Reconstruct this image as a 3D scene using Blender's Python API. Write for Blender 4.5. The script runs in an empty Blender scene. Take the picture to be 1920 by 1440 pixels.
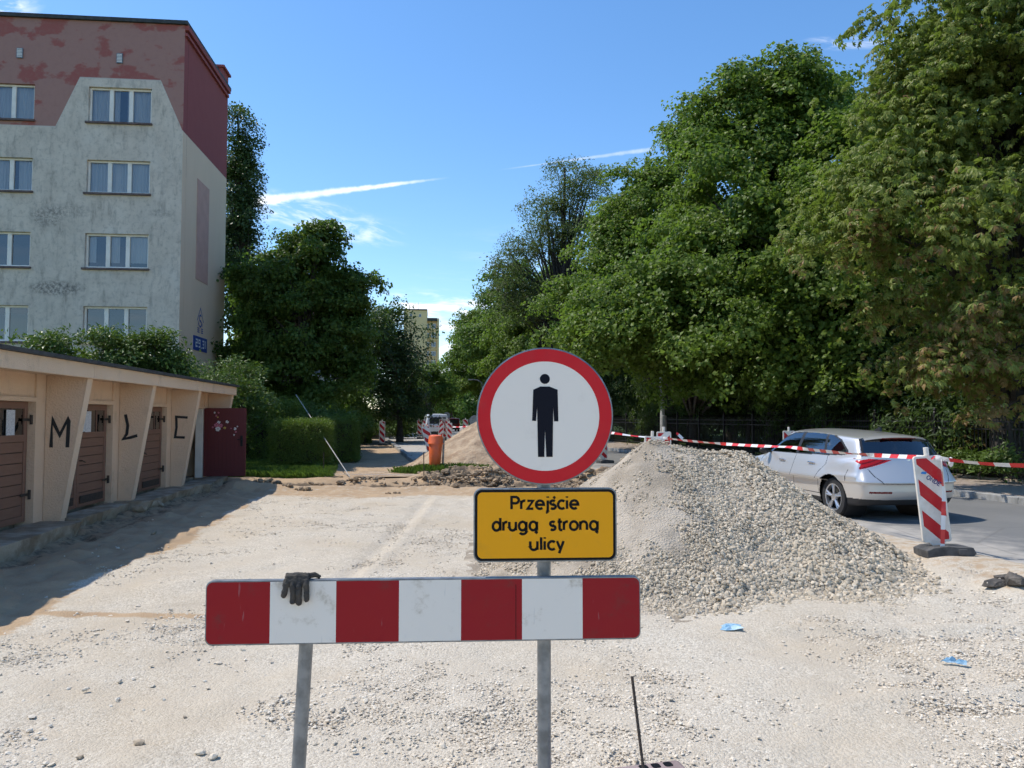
import bpy, math, random
import numpy as np
from mathutils import Vector, Matrix

sc = bpy.context.scene
R = math.radians
# ---------------------------------------------------------------- camera
CAM_Z, FPX, PITCH = 1.75, 1400.0, R(2.58)
cam_d = bpy.data.cameras.new('camera'); cam = bpy.data.objects.new('camera', cam_d)
sc.collection.objects.link(cam); sc.camera = cam
cam.location = (0, 0, CAM_Z); cam.rotation_euler = (R(90) + PITCH, 0, 0)
cam_d.sensor_width = 36.0; cam_d.lens = 36.0 * FPX / 1920.0
cam_d.clip_start = 0.05; cam_d.clip_end = 4000
# ---------------------------------------------------------------- light
SUN_AZ, SUN_EL = R(74), R(58)          # azimuth measured from straight ahead towards the left
sun_dir = Vector((-math.sin(SUN_AZ) * math.cos(SUN_EL), math.cos(SUN_AZ) * math.cos(SUN_EL), math.sin(SUN_EL)))
sd = bpy.data.lights.new('sun', 'SUN'); sun = bpy.data.objects.new('sun', sd); sc.collection.objects.link(sun)
sd.energy = 3.6; sd.angle = R(0.5); sd.color = (1.0, 0.94, 0.84)
sun.rotation_euler = (-sun_dir).to_track_quat('-Z', 'Y').to_euler()
SKY_STRENGTH = 0.15
sc.view_settings.view_transform = 'Standard'; sc.view_settings.look = 'None'
sc.view_settings.exposure = 0.42; sc.view_settings.gamma = 1.0
sc.render.engine = 'CYCLES'
sc.cycles.use_denoising = True
sc.cycles.max_bounces = 6; sc.cycles.diffuse_bounces = 3; sc.cycles.glossy_bounces = 3; sc.cycles.transparent_max_bounces = 8
sc.cycles.use_adaptive_sampling = True; sc.cycles.adaptive_threshold = 0.03
sc.cycles.sample_clamp_indirect = 6.0

# ---------------------------------------------------------------- pixel helpers (1920 x 1440 photograph -> place)
cP, sP = math.cos(PITCH), math.sin(PITCH)
def ray(px, py):
    u = (px - 960) / FPX; v = (720 - py) / FPX
    return Vector((u, cP - v * sP, sP + v * cP))
def at(px, py, Y):                      # point seen at a pixel at forward distance Y
    d = ray(px, py); k = Y / d.y
    return Vector((d.x * k, Y, CAM_Z + d.z * k))
def onz(px, py, z=0.0):                 # point seen at a pixel on the level z
    d = ray(px, py); k = (z - CAM_Z) / d.z
    return Vector((d.x * k, d.y * k, z))
def onwall(px, py, org, ang):           # (along, height) on a vertical wall through org; wall runs along local x of the rotation
    d = ray(px, py); nx, ny = -math.sin(ang), math.cos(ang)
    k = (org[0] * nx + org[1] * ny) / (d.x * nx + d.y * ny)
    x, y, z = d.x * k, d.y * k, CAM_Z + d.z * k
    return ((x - org[0]) * math.cos(ang) + (y - org[1]) * math.sin(ang), z)

# ---------------------------------------------------------------- node helpers
class NT:
    def __init__(s, tree): s.t = tree; s.L = tree.links
    def n(s, typ, _out=0, **kw):
        nd = s.t.nodes.new(typ)
        ins = {}
        for k, v in kw.items():
            if k.startswith('i_'): ins[k[2:]] = v
            else: setattr(nd, k, v)
        for k, v in ins.items():
            key = int(k) if k.isdigit() else k.replace('_', ' ')
            s.put(nd.inputs[key], v)
        nd['o'] = 0
        return nd
    def put(s, sock, v):
        if isinstance(v, bpy.types.NodeSocket): s.L.new(v, sock)
        elif isinstance(v, bpy.types.Node): s.L.new(v.outputs[0], sock)
        else:
            if isinstance(v, (tuple, list)) and len(v) == 3 and sock.type == 'RGBA': v = (*v, 1)
            sock.default_value = v
    def m(s, op, a, b=0.0, c=None, clamp=False):
        nd = s.t.nodes.new('ShaderNodeMath'); nd.operation = op; nd.use_clamp = clamp
        s.put(nd.inputs[0], a); s.put(nd.inputs[1], b)
        if c is not None: s.put(nd.inputs[2], c)
        return nd.outputs[0]
    def vm(s, op, a, b=None, out=0):
        nd = s.t.nodes.new('ShaderNodeVectorMath'); nd.operation = op
        s.put(nd.inputs[0], a)
        if b is not None: s.put(nd.inputs[1], b)
        return nd.outputs[out]
    def mr(s, v, a, b, c=0.0, d=1.0, smooth=True):
        nd = s.t.nodes.new('ShaderNodeMapRange'); nd.interpolation_type = 'SMOOTHSTEP' if smooth else 'LINEAR'
        s.put(nd.inputs[0], v)
        for i, q in enumerate((a, b, c, d)): s.put(nd.inputs[1 + i], q)
        return nd.outputs[0]
    def mix(s, f, a, b, mode='MIX'):
        nd = s.t.nodes.new('ShaderNodeMix'); nd.data_type = 'RGBA'; nd.blend_type = mode
        s.put(nd.inputs[0], f); s.put(nd.inputs[6], a); s.put(nd.inputs[7], b)
        return nd.outputs[2]
    def noise(s, vec, scale, detail=4, rough=0.55, dist=0.0):
        nd = s.t.nodes.new('ShaderNodeTexNoise')
        if vec is not None: s.put(nd.inputs['Vector'], vec)
        nd.inputs['Scale'].default_value = scale; nd.inputs['Detail'].default_value = detail
        nd.inputs['Roughness'].default_value = rough; nd.inputs['Distortion'].default_value = dist
        return nd.outputs['Fac']
    def vor(s, vec, scale, feature='F1', out='Distance', rnd=1.0):
        nd = s.t.nodes.new('ShaderNodeTexVoronoi'); nd.feature = feature
        if vec is not None: s.put(nd.inputs['Vector'], vec)
        nd.inputs['Scale'].default_value = scale; nd.inputs['Randomness'].default_value = rnd
        return nd.outputs[out]
    def mapping(s, vec, scale=(1, 1, 1), rot=(0, 0, 0), loc=(0, 0, 0)):
        nd = s.t.nodes.new('ShaderNodeMapping'); s.put(nd.inputs[0], vec)
        nd.inputs['Location'].default_value = loc; nd.inputs['Rotation'].default_value = rot; nd.inputs['Scale'].default_value = scale
        return nd.outputs[0]
    def bump(s, h, strength=0.3, dist=0.02, normal=None):
        nd = s.t.nodes.new('ShaderNodeBump'); s.put(nd.inputs['Height'], h)
        nd.inputs['Strength'].default_value = strength; nd.inputs['Distance'].default_value = dist
        if normal is not None: s.put(nd.inputs['Normal'], normal)
        return nd.outputs[0]
    def sep(s, v):
        nd = s.t.nodes.new('ShaderNodeSeparateXYZ'); s.put(nd.inputs[0], v); return nd.outputs

M = {}
def newmat(name):
    m = bpy.data.materials.new(name); m.use_nodes = True
    nt = m.node_tree; b = nt.nodes['Principled BSDF']
    M[name] = m
    return m, NT(nt), b
def coord(t, kind='Object'):
    return t.n('ShaderNodeTexCoord').outputs[kind]
def simple(name, c, rough=0.6, metal=0.0, c2=None, nscale=8.0, nrange=(0.35, 0.65), bump=0.0, bscale=60.0, bdist=0.01, coat=0.0, spec=0.5, world=False, detail=5):
    m, t, b = newmat(name)
    vec = t.n('ShaderNodeNewGeometry').outputs['Position'] if world else coord(t)
    if c2 is not None:
        f = t.mr(t.noise(vec, nscale, detail), nrange[0], nrange[1])
        t.put(b.inputs['Base Color'], t.mix(f, c, c2))
    else: b.inputs['Base Color'].default_value = (*c, 1)
    b.inputs['Roughness'].default_value = rough; b.inputs['Metallic'].default_value = metal
    b.inputs['Specular IOR Level'].default_value = spec
    if coat: b.inputs['Coat Weight'].default_value = coat; b.inputs['Coat Roughness'].default_value = 0.05
    if bump: t.put(b.inputs['Normal'], t.bump(t.noise(vec, bscale, 4), bump, bdist))
    return m

# ---------------------------------------------------------------- world: Nishita sky with thin clouds and vapour trails
w = bpy.data.worlds.new('World'); sc.world = w; w.use_nodes = True
w.cycles.sampling_method = 'MANUAL'; w.cycles.sample_map_resolution = 256
wt = NT(w.node_tree); bg = w.node_tree.nodes['Background']
sky = wt.n('ShaderNodeTexSky', sky_type='NISHITA', sun_disc=False, sun_elevation=SUN_EL, sun_rotation=-SUN_AZ,
           altitude=100.0, air_density=1.0, dust_density=0.25, ozone_density=2.5)
dirv = wt.n('ShaderNodeTexCoord').outputs['Generated']
def trail(p0, p1, w0, w1, f_in, f_out, amp, freq=60.0):
    a = ray(*p0).normalized(); b = ray(*p1).normalized()
    nrm = a.cross(b).normalized(); T = (b - a * a.dot(b)).normalized(); span = a.angle(b)
    d = wt.m('ABSOLUTE', wt.vm('DOT_PRODUCT', dirv, tuple(nrm), 1))
    al = wt.m('DIVIDE', wt.vm('DOT_PRODUCT', dirv, tuple(T), 1), math.sin(span))
    fr = wt.mr(wt.vm('DOT_PRODUCT', dirv, tuple(a), 1), 0.2, 0.4)
    nz = wt.noise(dirv, freq, 3, 0.6)
    wd = wt.m('MULTIPLY', wt.mr(al, 0.0, 1.0, w0, w1, False), wt.m('ADD', 0.35, wt.m('MULTIPLY', nz, 1.3)))
    q = wt.m('DIVIDE', d, wd)
    k = wt.m('MULTIPLY', wt.mr(q, 0.15, 1.0, 1.0, 0.0), wt.m('MULTIPLY', wt.mr(al, -f_in, f_in), wt.mr(al, 1.0 - f_out, 1.0, 1.0, 0.0)))
    k = wt.m('MULTIPLY', k, fr)
    return wt.m('MULTIPLY', wt.m('MULTIPLY', k, amp), wt.mr(nz, 0.2, 0.75, 0.45, 1.0))
def wisp(c, ang, ru, rv, amp, stretch=6.0, seed=0.0, freq=14.0):
    a = ray(*c).normalized(); U = Vector((1, 0, 0)); U = (U - a * a.dot(U)).normalized(); V = a.cross(U) * -1
    if V.z < 0: V = -V
    ca, sa = math.cos(ang), math.sin(ang)
    E = U * ca + V * sa; F = V * ca - U * sa
    e = wt.vm('DOT_PRODUCT', dirv, tuple(E), 1); f = wt.vm('DOT_PRODUCT', dirv, tuple(F), 1)
    e0, f0 = a.dot(E), a.dot(F)
    e = wt.m('SUBTRACT', e, e0); f = wt.m('SUBTRACT', f, f0)
    r2 = wt.m('ADD', wt.m('POWER', wt.m('ABSOLUTE', wt.m('DIVIDE', e, ru)), 2.0), wt.m('POWER', wt.m('ABSOLUTE', wt.m('DIVIDE', f, rv)), 2.0))
    cx = wt.n('ShaderNodeCombineXYZ'); wt.put(cx.inputs[0], e); wt.put(cx.inputs[1], wt.m('MULTIPLY', f, stretch)); cx.inputs[2].default_value = seed
    nz = wt.noise(cx.outputs[0], freq, 4, 0.62, 0.4)
    fr = wt.mr(wt.vm('DOT_PRODUCT', dirv, tuple(a), 1), 0.2, 0.4)
    return wt.m('MULTIPLY', wt.m('MULTIPLY', wt.mr(r2, 0.0, 1.0, 1.0, 0.0), wt.mr(nz, 0.4, 0.75)), wt.m('MULTIPLY', fr, amp))
cl = [trail((478, 378), (850, 332), 0.0080, 0.0014, 0.03, 0.35, 0.95),
      trail((985, 312), (1228, 279), 0.0012, 0.0040, 0.25, 0.05, 0.36),
      wisp((590, 408), R(-14), 0.13, 0.028, 0.75, 3.5, 1.0, 24.0),
      wisp((835, 582), R(-5), 0.11, 0.03, 1.5, 5.0, 3.0, 14.0),
      wisp((845, 668), R(14), 0.10, 0.06, 1.3, 5.0, 6.0, 14.0),
      wisp((1590, 80), R(0), 0.055, 0.010, 0.45, 5.0, 9.0, 24.0),
      wisp((-10, 18), R(10), 0.05, 0.02, 0.9, 3.0, 14.0, 22.0)]
# a broad, very thin veil near the horizon all the way round
el = wt.sep(dirv)[2]
cxv = wt.mapping(dirv, (2.0, 2.0, 14.0))
veil = wt.m('MULTIPLY', wt.mr(wt.noise(cxv, 3.0, 6, 0.6), 0.48, 0.8), wt.m('MULTIPLY', wt.mr(el, -0.02, 0.06), wt.mr(el, 0.10, 0.30, 0.35, 0.0)))
tot = veil
for q in cl: tot = wt.m('ADD', tot, q)
tot = wt.m('MINIMUM', tot, 0.92)
skyc = wt.n('ShaderNodeHueSaturation', i_Saturation=1.20, i_Value=1.10)
wt.put(skyc.inputs['Color'], sky.outputs[0])
col = wt.mix(tot, skyc.outputs[0], (6.6, 6.8, 7.1))
wt.put(bg.inputs['Color'], col); bg.inputs['Strength'].default_value = SKY_STRENGTH

# ---------------------------------------------------------------- mesh helpers
COL = sc.collection
def link(o, parent=None):
    COL.objects.link(o)
    if parent is not None: o.parent = parent
    return o
def tag(o, label=None, cat=None, group=None, kind=None):
    if label: o['label'] = label
    if cat: o['category'] = cat
    if group: o['group'] = group
    if kind: o['kind'] = kind
    return o
def thing(name, label, cat, loc=(0, 0, 0), rz=0.0, group=None, rot=None):
    o = bpy.data.objects.new(name, None); o.empty_display_size = 0.2
    link(o); o.location = loc; o.rotation_euler = rot if rot else (0, 0, rz)
    return tag(o, label, cat, group)
class MB:
    def __init__(s): s.v = []; s.f = []; s.mi = []
    def add(s, verts, faces, mi=0):
        k = len(s.v); s.v += [tuple(p) for p in verts]
        for f in faces: s.f.append(tuple(k + i for i in f)); s.mi.append(mi)
        return s
    def box(s, lo, hi, mi=0):
        x0, y0, z0 = lo; x1, y1, z1 = hi
        return s.add([(x0,y0,z0),(x1,y0,z0),(x1,y1,z0),(x0,y1,z0),(x0,y0,z1),(x1,y0,z1),(x1,y1,z1),(x0,y1,z1)],
                     [(0,3,2,1),(4,5,6,7),(0,1,5,4),(1,2,6,5),(2,3,7,6),(3,0,4,7)], mi)
    def prism(s, poly, axis, a, b, mi=0):       # 2-D polygon (counter-clockwise) extruded along an axis
        n = len(poly)
        def P(p, h):
            return {'x': (h, p[0], p[1]), 'y': (p[0], h, p[1]), 'z': (p[0], p[1], h)}[axis]
        vs = [P(p, a) for p in poly] + [P(p, b) for p in poly]
        fs = [tuple(range(n))[::-1], tuple(range(n, 2 * n))] + [(i, (i + 1) % n, n + (i + 1) % n, n + i) for i in range(n)]
        return s.add(vs, fs, mi)
    def tube(s, pts, rads, seg=8, mi=0, cap=True):
        pts = [Vector(p) for p in pts]
        if not hasattr(rads, '__len__'): rads = [rads] * len(pts)
        rings = []; ref = None
        for i, p in enumerate(pts):
            d = (pts[min(i + 1, len(pts) - 1)] - pts[max(i - 1, 0)]).normalized()
            if ref is None:
                ref = Vector((1, 0, 0)) if abs(d.x) < 0.9 else Vector((0, 1, 0))
            a = (ref - d * ref.dot(d)).normalized(); b = d.cross(a); ref = a
            rings.append([p + (a * math.cos(2 * math.pi * j / seg) + b * math.sin(2 * math.pi * j / seg)) * rads[i] for j in range(seg)])
        vs = [q for r in rings for q in r]; fs = []
        for i in range(len(pts) - 1):
            for j in range(seg):
                k = (j + 1) % seg
                fs.append((i * seg + j, i * seg + k, (i + 1) * seg + k, (i + 1) * seg + j))
        if cap:
            fs.append(tuple(range(seg))[::-1]); fs.append(tuple(range((len(pts) - 1) * seg, len(pts) * seg)))
        return s.add(vs, fs, mi)
    def lathe(s, prof, seg=24, axis='z', mi=0, org=(0, 0, 0)):
        vs = []; n = len(prof)
        for j in range(seg):
            a = 2 * math.pi * j / seg
            for r, h in prof:
                x, y = r * math.cos(a), r * math.sin(a)
                p = {'z': (x, y, h), 'y': (x, h, y), 'x': (h, x, y)}[axis]
                vs.append((p[0] + org[0], p[1] + org[1], p[2] + org[2]))
        fs = [(j * n + i, ((j + 1) % seg) * n + i, ((j + 1) % seg) * n + i + 1, j * n + i + 1) for j in range(seg) for i in range(n - 1)]
        return s.add(vs, fs, mi)
    def mesh(s, name, mats, smooth=False):
        me = bpy.data.meshes.new(name); me.from_pydata(s.v, [], s.f)
        for m in (mats if isinstance(mats, (list, tuple)) else [mats]): me.materials.append(M[m] if isinstance(m, str) else m)
        if any(s.mi): me.polygons.foreach_set('material_index', s.mi)
        if smooth: me.polygons.foreach_set('use_smooth', [True] * len(s.f))
        me.update(); return me
    def build(s, name, mats, parent=None, smooth=False, bevel=0.0, seg=2, fix=True):
        me = s.mesh(name, mats, smooth)
        if fix:
            import bmesh
            bm = bmesh.new(); bm.from_mesh(me); bmesh.ops.recalc_face_normals(bm, faces=bm.faces); bm.to_mesh(me); bm.free()
        o = bpy.data.objects.new(name, me); link(o, parent)
        if bevel:
            b = o.modifiers.new('bevel', 'BEVEL'); b.width = bevel; b.segments = seg; b.limit_method = 'ANGLE'; b.angle_limit = R(40)
            b.harden_normals = False
        if smooth:
            try: me.set_sharp_from_angle(angle=R(38))
            except Exception: pass
        return o
def inst(me, name, parent=None, loc=(0, 0, 0), rot=(0, 0, 0), scale=(1, 1, 1)):
    o = bpy.data.objects.new(name, me); link(o, parent); o.location = loc; o.rotation_euler = rot; o.scale = scale
    return o
def np_mesh(name, verts, faces, mats, smooth=False, mi=None):       # faces: (N,k) array
    me = bpy.data.meshes.new(name); verts = np.asarray(verts, np.float32); faces = np.asarray(faces, np.int32)
    k = faces.shape[1]
    me.vertices.add(len(verts)); me.vertices.foreach_set('co', verts.ravel())
    me.loops.add(faces.size); me.loops.foreach_set('vertex_index', faces.ravel())
    me.polygons.add(len(faces)); me.polygons.foreach_set('loop_start', np.arange(0, faces.size, k, dtype=np.int32))
    for m in (mats if isinstance(mats, (list, tuple)) else [mats]): me.materials.append(M[m] if isinstance(m, str) else m)
    if mi is not None: me.polygons.foreach_set('material_index', np.asarray(mi, np.int32))
    me.polygons.foreach_set('use_smooth', np.full(len(faces), smooth, bool))
    me.update(); me.validate(); return me
def copy_tree(o, parent=None):
    c = o.copy(); COL.objects.link(c); c.parent = parent
    for ch in list(o.children): copy_tree(ch, c)
    return c

# ---------------------------------------------------------------- numpy noise
class VN:
    def __init__(s, seed): s.g = np.random.RandomState(seed).rand(256, 256)
    def __call__(s, x, y):
        x = np.asarray(x, float); y = np.asarray(y, float)
        xi = np.floor(x).astype(int); yi = np.floor(y).astype(int); fx = x - xi; fy = y - yi
        fx = fx * fx * (3 - 2 * fx); fy = fy * fy * (3 - 2 * fy); g = s.g
        a = g[xi & 255, yi & 255]; b = g[(xi + 1) & 255, yi & 255]; c = g[xi & 255, (yi + 1) & 255]; d = g[(xi + 1) & 255, (yi + 1) & 255]
        return (a * (1 - fx) + b * fx) * (1 - fy) + (c * (1 - fx) + d * fx) * fy - 0.5
vn = [VN(i) for i in range(8)]
def fbm(x, y, k=0, octv=4):
    r = 0; a = 1.0
    for i in range(octv):
        r = r + a * vn[(k + i) % 8](x * 2 ** i + 17.3 * i, y * 2 ** i - 9.1 * i); a *= 0.5
    return r
def ss(a, b, x):
    t = np.clip((np.asarray(x, float) - a) / (b - a), 0, 1); return t * t * (3 - 2 * t)

# ---------------------------------------------------------------- scatter by geometry nodes (leaves and stones)
def scatter(name, pts, rot, scl, pick, protos, parent=None):
    me = bpy.data.meshes.new(name); n = len(pts)
    me.vertices.add(n); me.vertices.foreach_set('co', np.asarray(pts, np.float32).ravel())
    a = me.attributes.new('rot', 'FLOAT_VECTOR', 'POINT'); a.data.foreach_set('vector', np.asarray(rot, np.float32).ravel())
    a = me.attributes.new('scl', 'FLOAT', 'POINT'); a.data.foreach_set('value', np.asarray(scl, np.float32))
    a = me.attributes.new('pick', 'INT', 'POINT'); a.data.foreach_set('value', np.asarray(pick, np.int32))
    for p in protos:
        for mm in p.data.materials:
            if mm.name not in [q.name for q in me.materials]: me.materials.append(mm)
    o = bpy.data.objects.new(name, me); link(o, parent)
    g = bpy.data.node_groups.new('scatter', 'GeometryNodeTree')
    g.interface.new_socket('Geometry', in_out='INPUT', socket_type='NodeSocketGeometry')
    g.interface.new_socket('Geometry', in_out='OUTPUT', socket_type='NodeSocketGeometry')
    t = NT(g)
    gi = g.nodes.new('NodeGroupInput'); go = g.nodes.new('NodeGroupOutput')
    iop = g.nodes.new('GeometryNodeInstanceOnPoints'); jn = g.nodes.new('GeometryNodeJoinGeometry')
    g.links.new(gi.outputs[0], iop.inputs['Points'])
    for p in protos:
        oi = g.nodes.new('GeometryNodeObjectInfo'); oi.inputs['Object'].default_value = p; oi.inputs['As Instance'].default_value = True
        g.links.new(oi.outputs['Geometry'], jn.inputs[0])
    g.links.new(jn.outputs[0], iop.inputs['Instance']); iop.inputs['Pick Instance'].default_value = True
    def na(nm, dt):
        nd = g.nodes.new('GeometryNodeInputNamedAttribute'); nd.data_type = dt; nd.inputs['Name'].default_value = nm; return nd.outputs[0]
    e = g.nodes.new('FunctionNodeEulerToRotation'); g.links.new(na('rot', 'FLOAT_VECTOR'), e.inputs[0])
    g.links.new(e.outputs[0], iop.inputs['Rotation']); g.links.new(na('scl', 'FLOAT'), iop.inputs['Scale']); g.links.new(na('pick', 'INT'), iop.inputs['Instance Index'])
    g.links.new(iop.outputs[0], go.inputs[0])
    md = o.modifiers.new('scatter', 'NODES'); md.node_group = g
    return o
def proto(name, me):
    return bpy.data.objects.new(name, me)
def euler_to_dir(d, spin):              # euler (XYZ) that turns local z to d, with a spin about it; vectorised
    d = d / np.linalg.norm(d, axis=1, keepdims=True)
    pol = np.arccos(np.clip(d[:, 2], -1, 1)); az = np.arctan2(d[:, 1], d[:, 0])
    # Rz(az) Ry(pol) Rz(spin) -> xyz euler
    ca, sa, cb, sb, cg, sg = np.cos(az), np.sin(az), np.cos(pol), np.sin(pol), np.cos(spin), np.sin(spin)
    m00 = ca * cb * cg - sa * sg; m10 = sa * cb * cg + ca * sg; m20 = -sb * cg; m21 = sb * sg; m22 = cb
    return np.stack([np.arctan2(m21, m22), np.arcsin(np.clip(-m20, -1, 1)), np.arctan2(m10, m00)], 1)

# ---------------------------------------------------------------- stroke lettering
def arc(cx, cy, rx, ry, a0, a1, n=12):
    return [(cx + rx * math.cos(R(a0 + (a1 - a0) * i / n)), cy + ry * math.sin(R(a0 + (a1 - a0) * i / n))) for i in range(n + 1)]
def bowl(cx, r=0.5): return arc(cx, 0.5, r, 0.5, 0, 360, 20)
GL = {   # glyph: (advance, strokes); x-height 1, cap/ascender 1.42, descender -0.45
 'P': (0.98, [[(0, 0), (0, 1.42), (0.42, 1.42)] + arc(0.45, 1.05, 0.4, 0.37, 90, -90, 10) + [(0, 0.68)]]),
 'r': (0.62, [[(0, 0), (0, 1)], [(0, 0.6)] + arc(0.38, 0.6, 0.38, 0.38, 160, 75, 6)]),
 'z': (0.85, [[(0, 0.96), (0.68, 0.96), (0.02, 0.04), (0.7, 0.04)]]),
 'e': (1.05, [[(0.04, 0.5), (0.93, 0.5)] + arc(0.5, 0.5, 0.46, 0.48, 0, 310, 18)[0:]]),
 'j': (0.42, [[(0.2, 1), (0.2, -0.2)] + arc(-0.02, -0.2, 0.22, 0.22, 0, -90, 5), [(0.2, 1.3), (0.2, 1.46)]]),
 's': (0.78, [arc(0.33, 0.74, 0.3, 0.24, 40, 270, 10) + arc(0.33, 0.26, 0.32, 0.24, 90, -140, 10)]),
 "'": (0.0, [[(-0.50, 1.2), (-0.34, 1.46)]]),
 'c': (0.88, [arc(0.48, 0.5, 0.45, 0.48, 48, 312, 16)]),
 'i': (0.36, [[(0.06, 0), (0.06, 1)], [(0.06, 1.3), (0.06, 1.46)]]),
 'd': (1.12, [bowl(0.46, 0.44), [(0.92, 0), (0.92, 1.46)]]),
 'u': (1.0, [[(0, 1), (0, 0.42)] + arc(0.4, 0.42, 0.4, 0.42, 180, 360, 10) + [(0.8, 1)], [(0.8, 0.5), (0.8, 0)]]),
 'g': (1.12, [bowl(0.46, 0.44), [(0.92, 1), (0.92, -0.1)] + arc(0.5, -0.1, 0.42, 0.34, 0, -150, 8)]),
 'a': (1.12, [bowl(0.46, 0.44), [(0.92, 1), (0.92, 0)]]),
 'A': (1.12, [bowl(0.46, 0.44), [(0.92, 1), (0.92, 0)], [(0.9, 0), (0.78, -0.22), (0.98, -0.36)]]),
 't': (0.66, [[(0.24, 1.36), (0.24, 0.26)] + arc(0.44, 0.22, 0.2, 0.22, 190, 270, 4) + [(0.58, 0)], [(0, 0.96), (0.54, 0.96)]]),
 'o': (1.08, [bowl(0.48, 0.46)]),
 'n': (1.0, [[(0, 0), (0, 1)], [(0, 0.55)] + arc(0.4, 0.56, 0.4, 0.42, 175, 0, 10) + [(0.8, 0)]]),
 'l': (0.34, [[(0.06, 0), (0.06, 1.46)]]),
 'y': (0.9, [[(0, 1), (0.36, 0.08)], [(0.74, 1), (0.24, -0.42)]]),
 ' ': (0.6, []),
 'O': (1.4, [arc(0.6, 0.71, 0.58, 0.71, 0, 360, 20)]), 'N': (1.3, [[(0, 0), (0, 1.42), (1.0, 0), (1.0, 1.42)]]),
 'D': (1.25, [[(0, 0), (0, 1.42), (0.4, 1.42)] + arc(0.4, 0.71, 0.6, 0.71, 90, -90, 10) + [(0, 0)]]),
 'E': (1.1, [[(0.85, 1.42), (0, 1.42), (0, 0), (0.85, 0)], [(0, 0.74), (0.75, 0.74)]]),
 'S': (1.05, [arc(0.42, 1.06, 0.4, 0.35, 35, 270, 10) + arc(0.42, 0.36, 0.42, 0.35, 90, -145, 10)]),
 'C': (1.15, [arc(0.55, 0.71, 0.53, 0.71, 48, 312, 14)]),
 'L': (0.95, [[(0, 1.42), (0, 0), (0.7, 0)]]), 'Q': (1.3, [[(0, 0), (0.5, 1.42), (1.0, 0)], [(0.2, 0.5), (0.8, 0.5)]]),
 'M': (1.45, [[(0, 0), (0, 1.42), (0.55, 0.45), (1.1, 1.42), (1.1, 0)]]),
 '2': (1.0, [[(0, 1.38), (0.72, 1.38), (0.72, 0.75), (0.06, 0.75), (0.06, 0.04), (0.78, 0.04)]]),
 '9': (1.0, [[(0.72, 0.75), (0.06, 0.75), (0.06, 1.38), (0.72, 1.38), (0.72, 0.04), (0.06, 0.04)]]),
 '3': (1.0, [[(0.02, 1.38), (0.72, 1.38), (0.72, 0.04), (0.02, 0.04)], [(0.14, 0.73), (0.72, 0.73)]]),
 '1': (0.6, [[(0.02, 1.38), (0.22, 1.38), (0.22, 0)]]),
 ',': (0.42, [[(0.1, 0.1), (0.02, -0.25)]]),
}
def ribbon(mb, pts, wd, z=0.0, mp=None):
    pts = [Vector((p[0], p[1])) for p in pts]; n = len(pts)
    closed = (pts[0] - pts[-1]).length < 1e-4
    L = []; Rr = []
    for i, p in enumerate(pts):
        a = pts[i - 1] if i > 0 else (pts[-2] if closed else None)
        b = pts[i + 1] if i < n - 1 else (pts[1] if closed else None)
        d1 = (p - a).normalized() if a is not None else None
        d2 = (b - p).normalized() if b is not None else None
        if d1 is None: d1 = d2
        if d2 is None: d2 = d1
        t = (d1 + d2)
        t = t.normalized() if t.length > 1e-3 else d1
        nn = Vector((-t.y, t.x)); k = 1.0 / max(0.55, nn.dot(Vector((-d1.y, d1.x))))
        L.append(p + nn * wd * 0.5 * k); Rr.append(p - nn * wd * 0.5 * k)
    vs = []
    for a, b in zip(L, Rr): vs += [a, b]
    if mp is None: mp = lambda x, y: (x, -z, y)
    mb.add([mp(v.x, v.y) for v in vs], [(2 * i, 2 * i + 1, 2 * i + 3, 2 * i + 2) for i in range(n - 1)])
def lettering(mb, text, x0, x1, base, xh, stroke, mp):
    adv = sum(GL[c][0] for c in text); last = text[-1]
    right = max((p[0] for st in GL[last][1] for p in st), default=0)
    tw = adv - GL[last][0] + right
    sx = (x1 - x0 - stroke) / tw; cx = 0.0
    for c in text:
        a, st = GL[c]
        for s in st:
            pts = [(x0 + stroke / 2 + (cx + p[0] * 0.86) * sx, base + p[1] * xh) for p in s]
            if len(pts) > 1: ribbon(mb, pts, stroke, mp=mp)
        cx += a

# ---------------------------------------------------------------- frames of the place
AR = R(11.5); cR, sR = math.cos(AR), math.sin(AR)          # the street runs 11.5 degrees left of the view
def road_n(x, y): return cR * x + sR * y
def road_s(x, y): return -sR * x + cR * y
def rd(n, s, z=0.0): return Vector((n * cR - s * sR, n * sR + s * cR, z))
AG = R(6.6); GX, GY = -7.08, 11.4                            # garage wall line
def gar_n(x, y): return (x - GX) * math.cos(AG) + (y - GY) * math.sin(AG)
def gar_t(x, y): return -(x - GX) * math.sin(AG) + (y - GY) * math.cos(AG)
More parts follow.
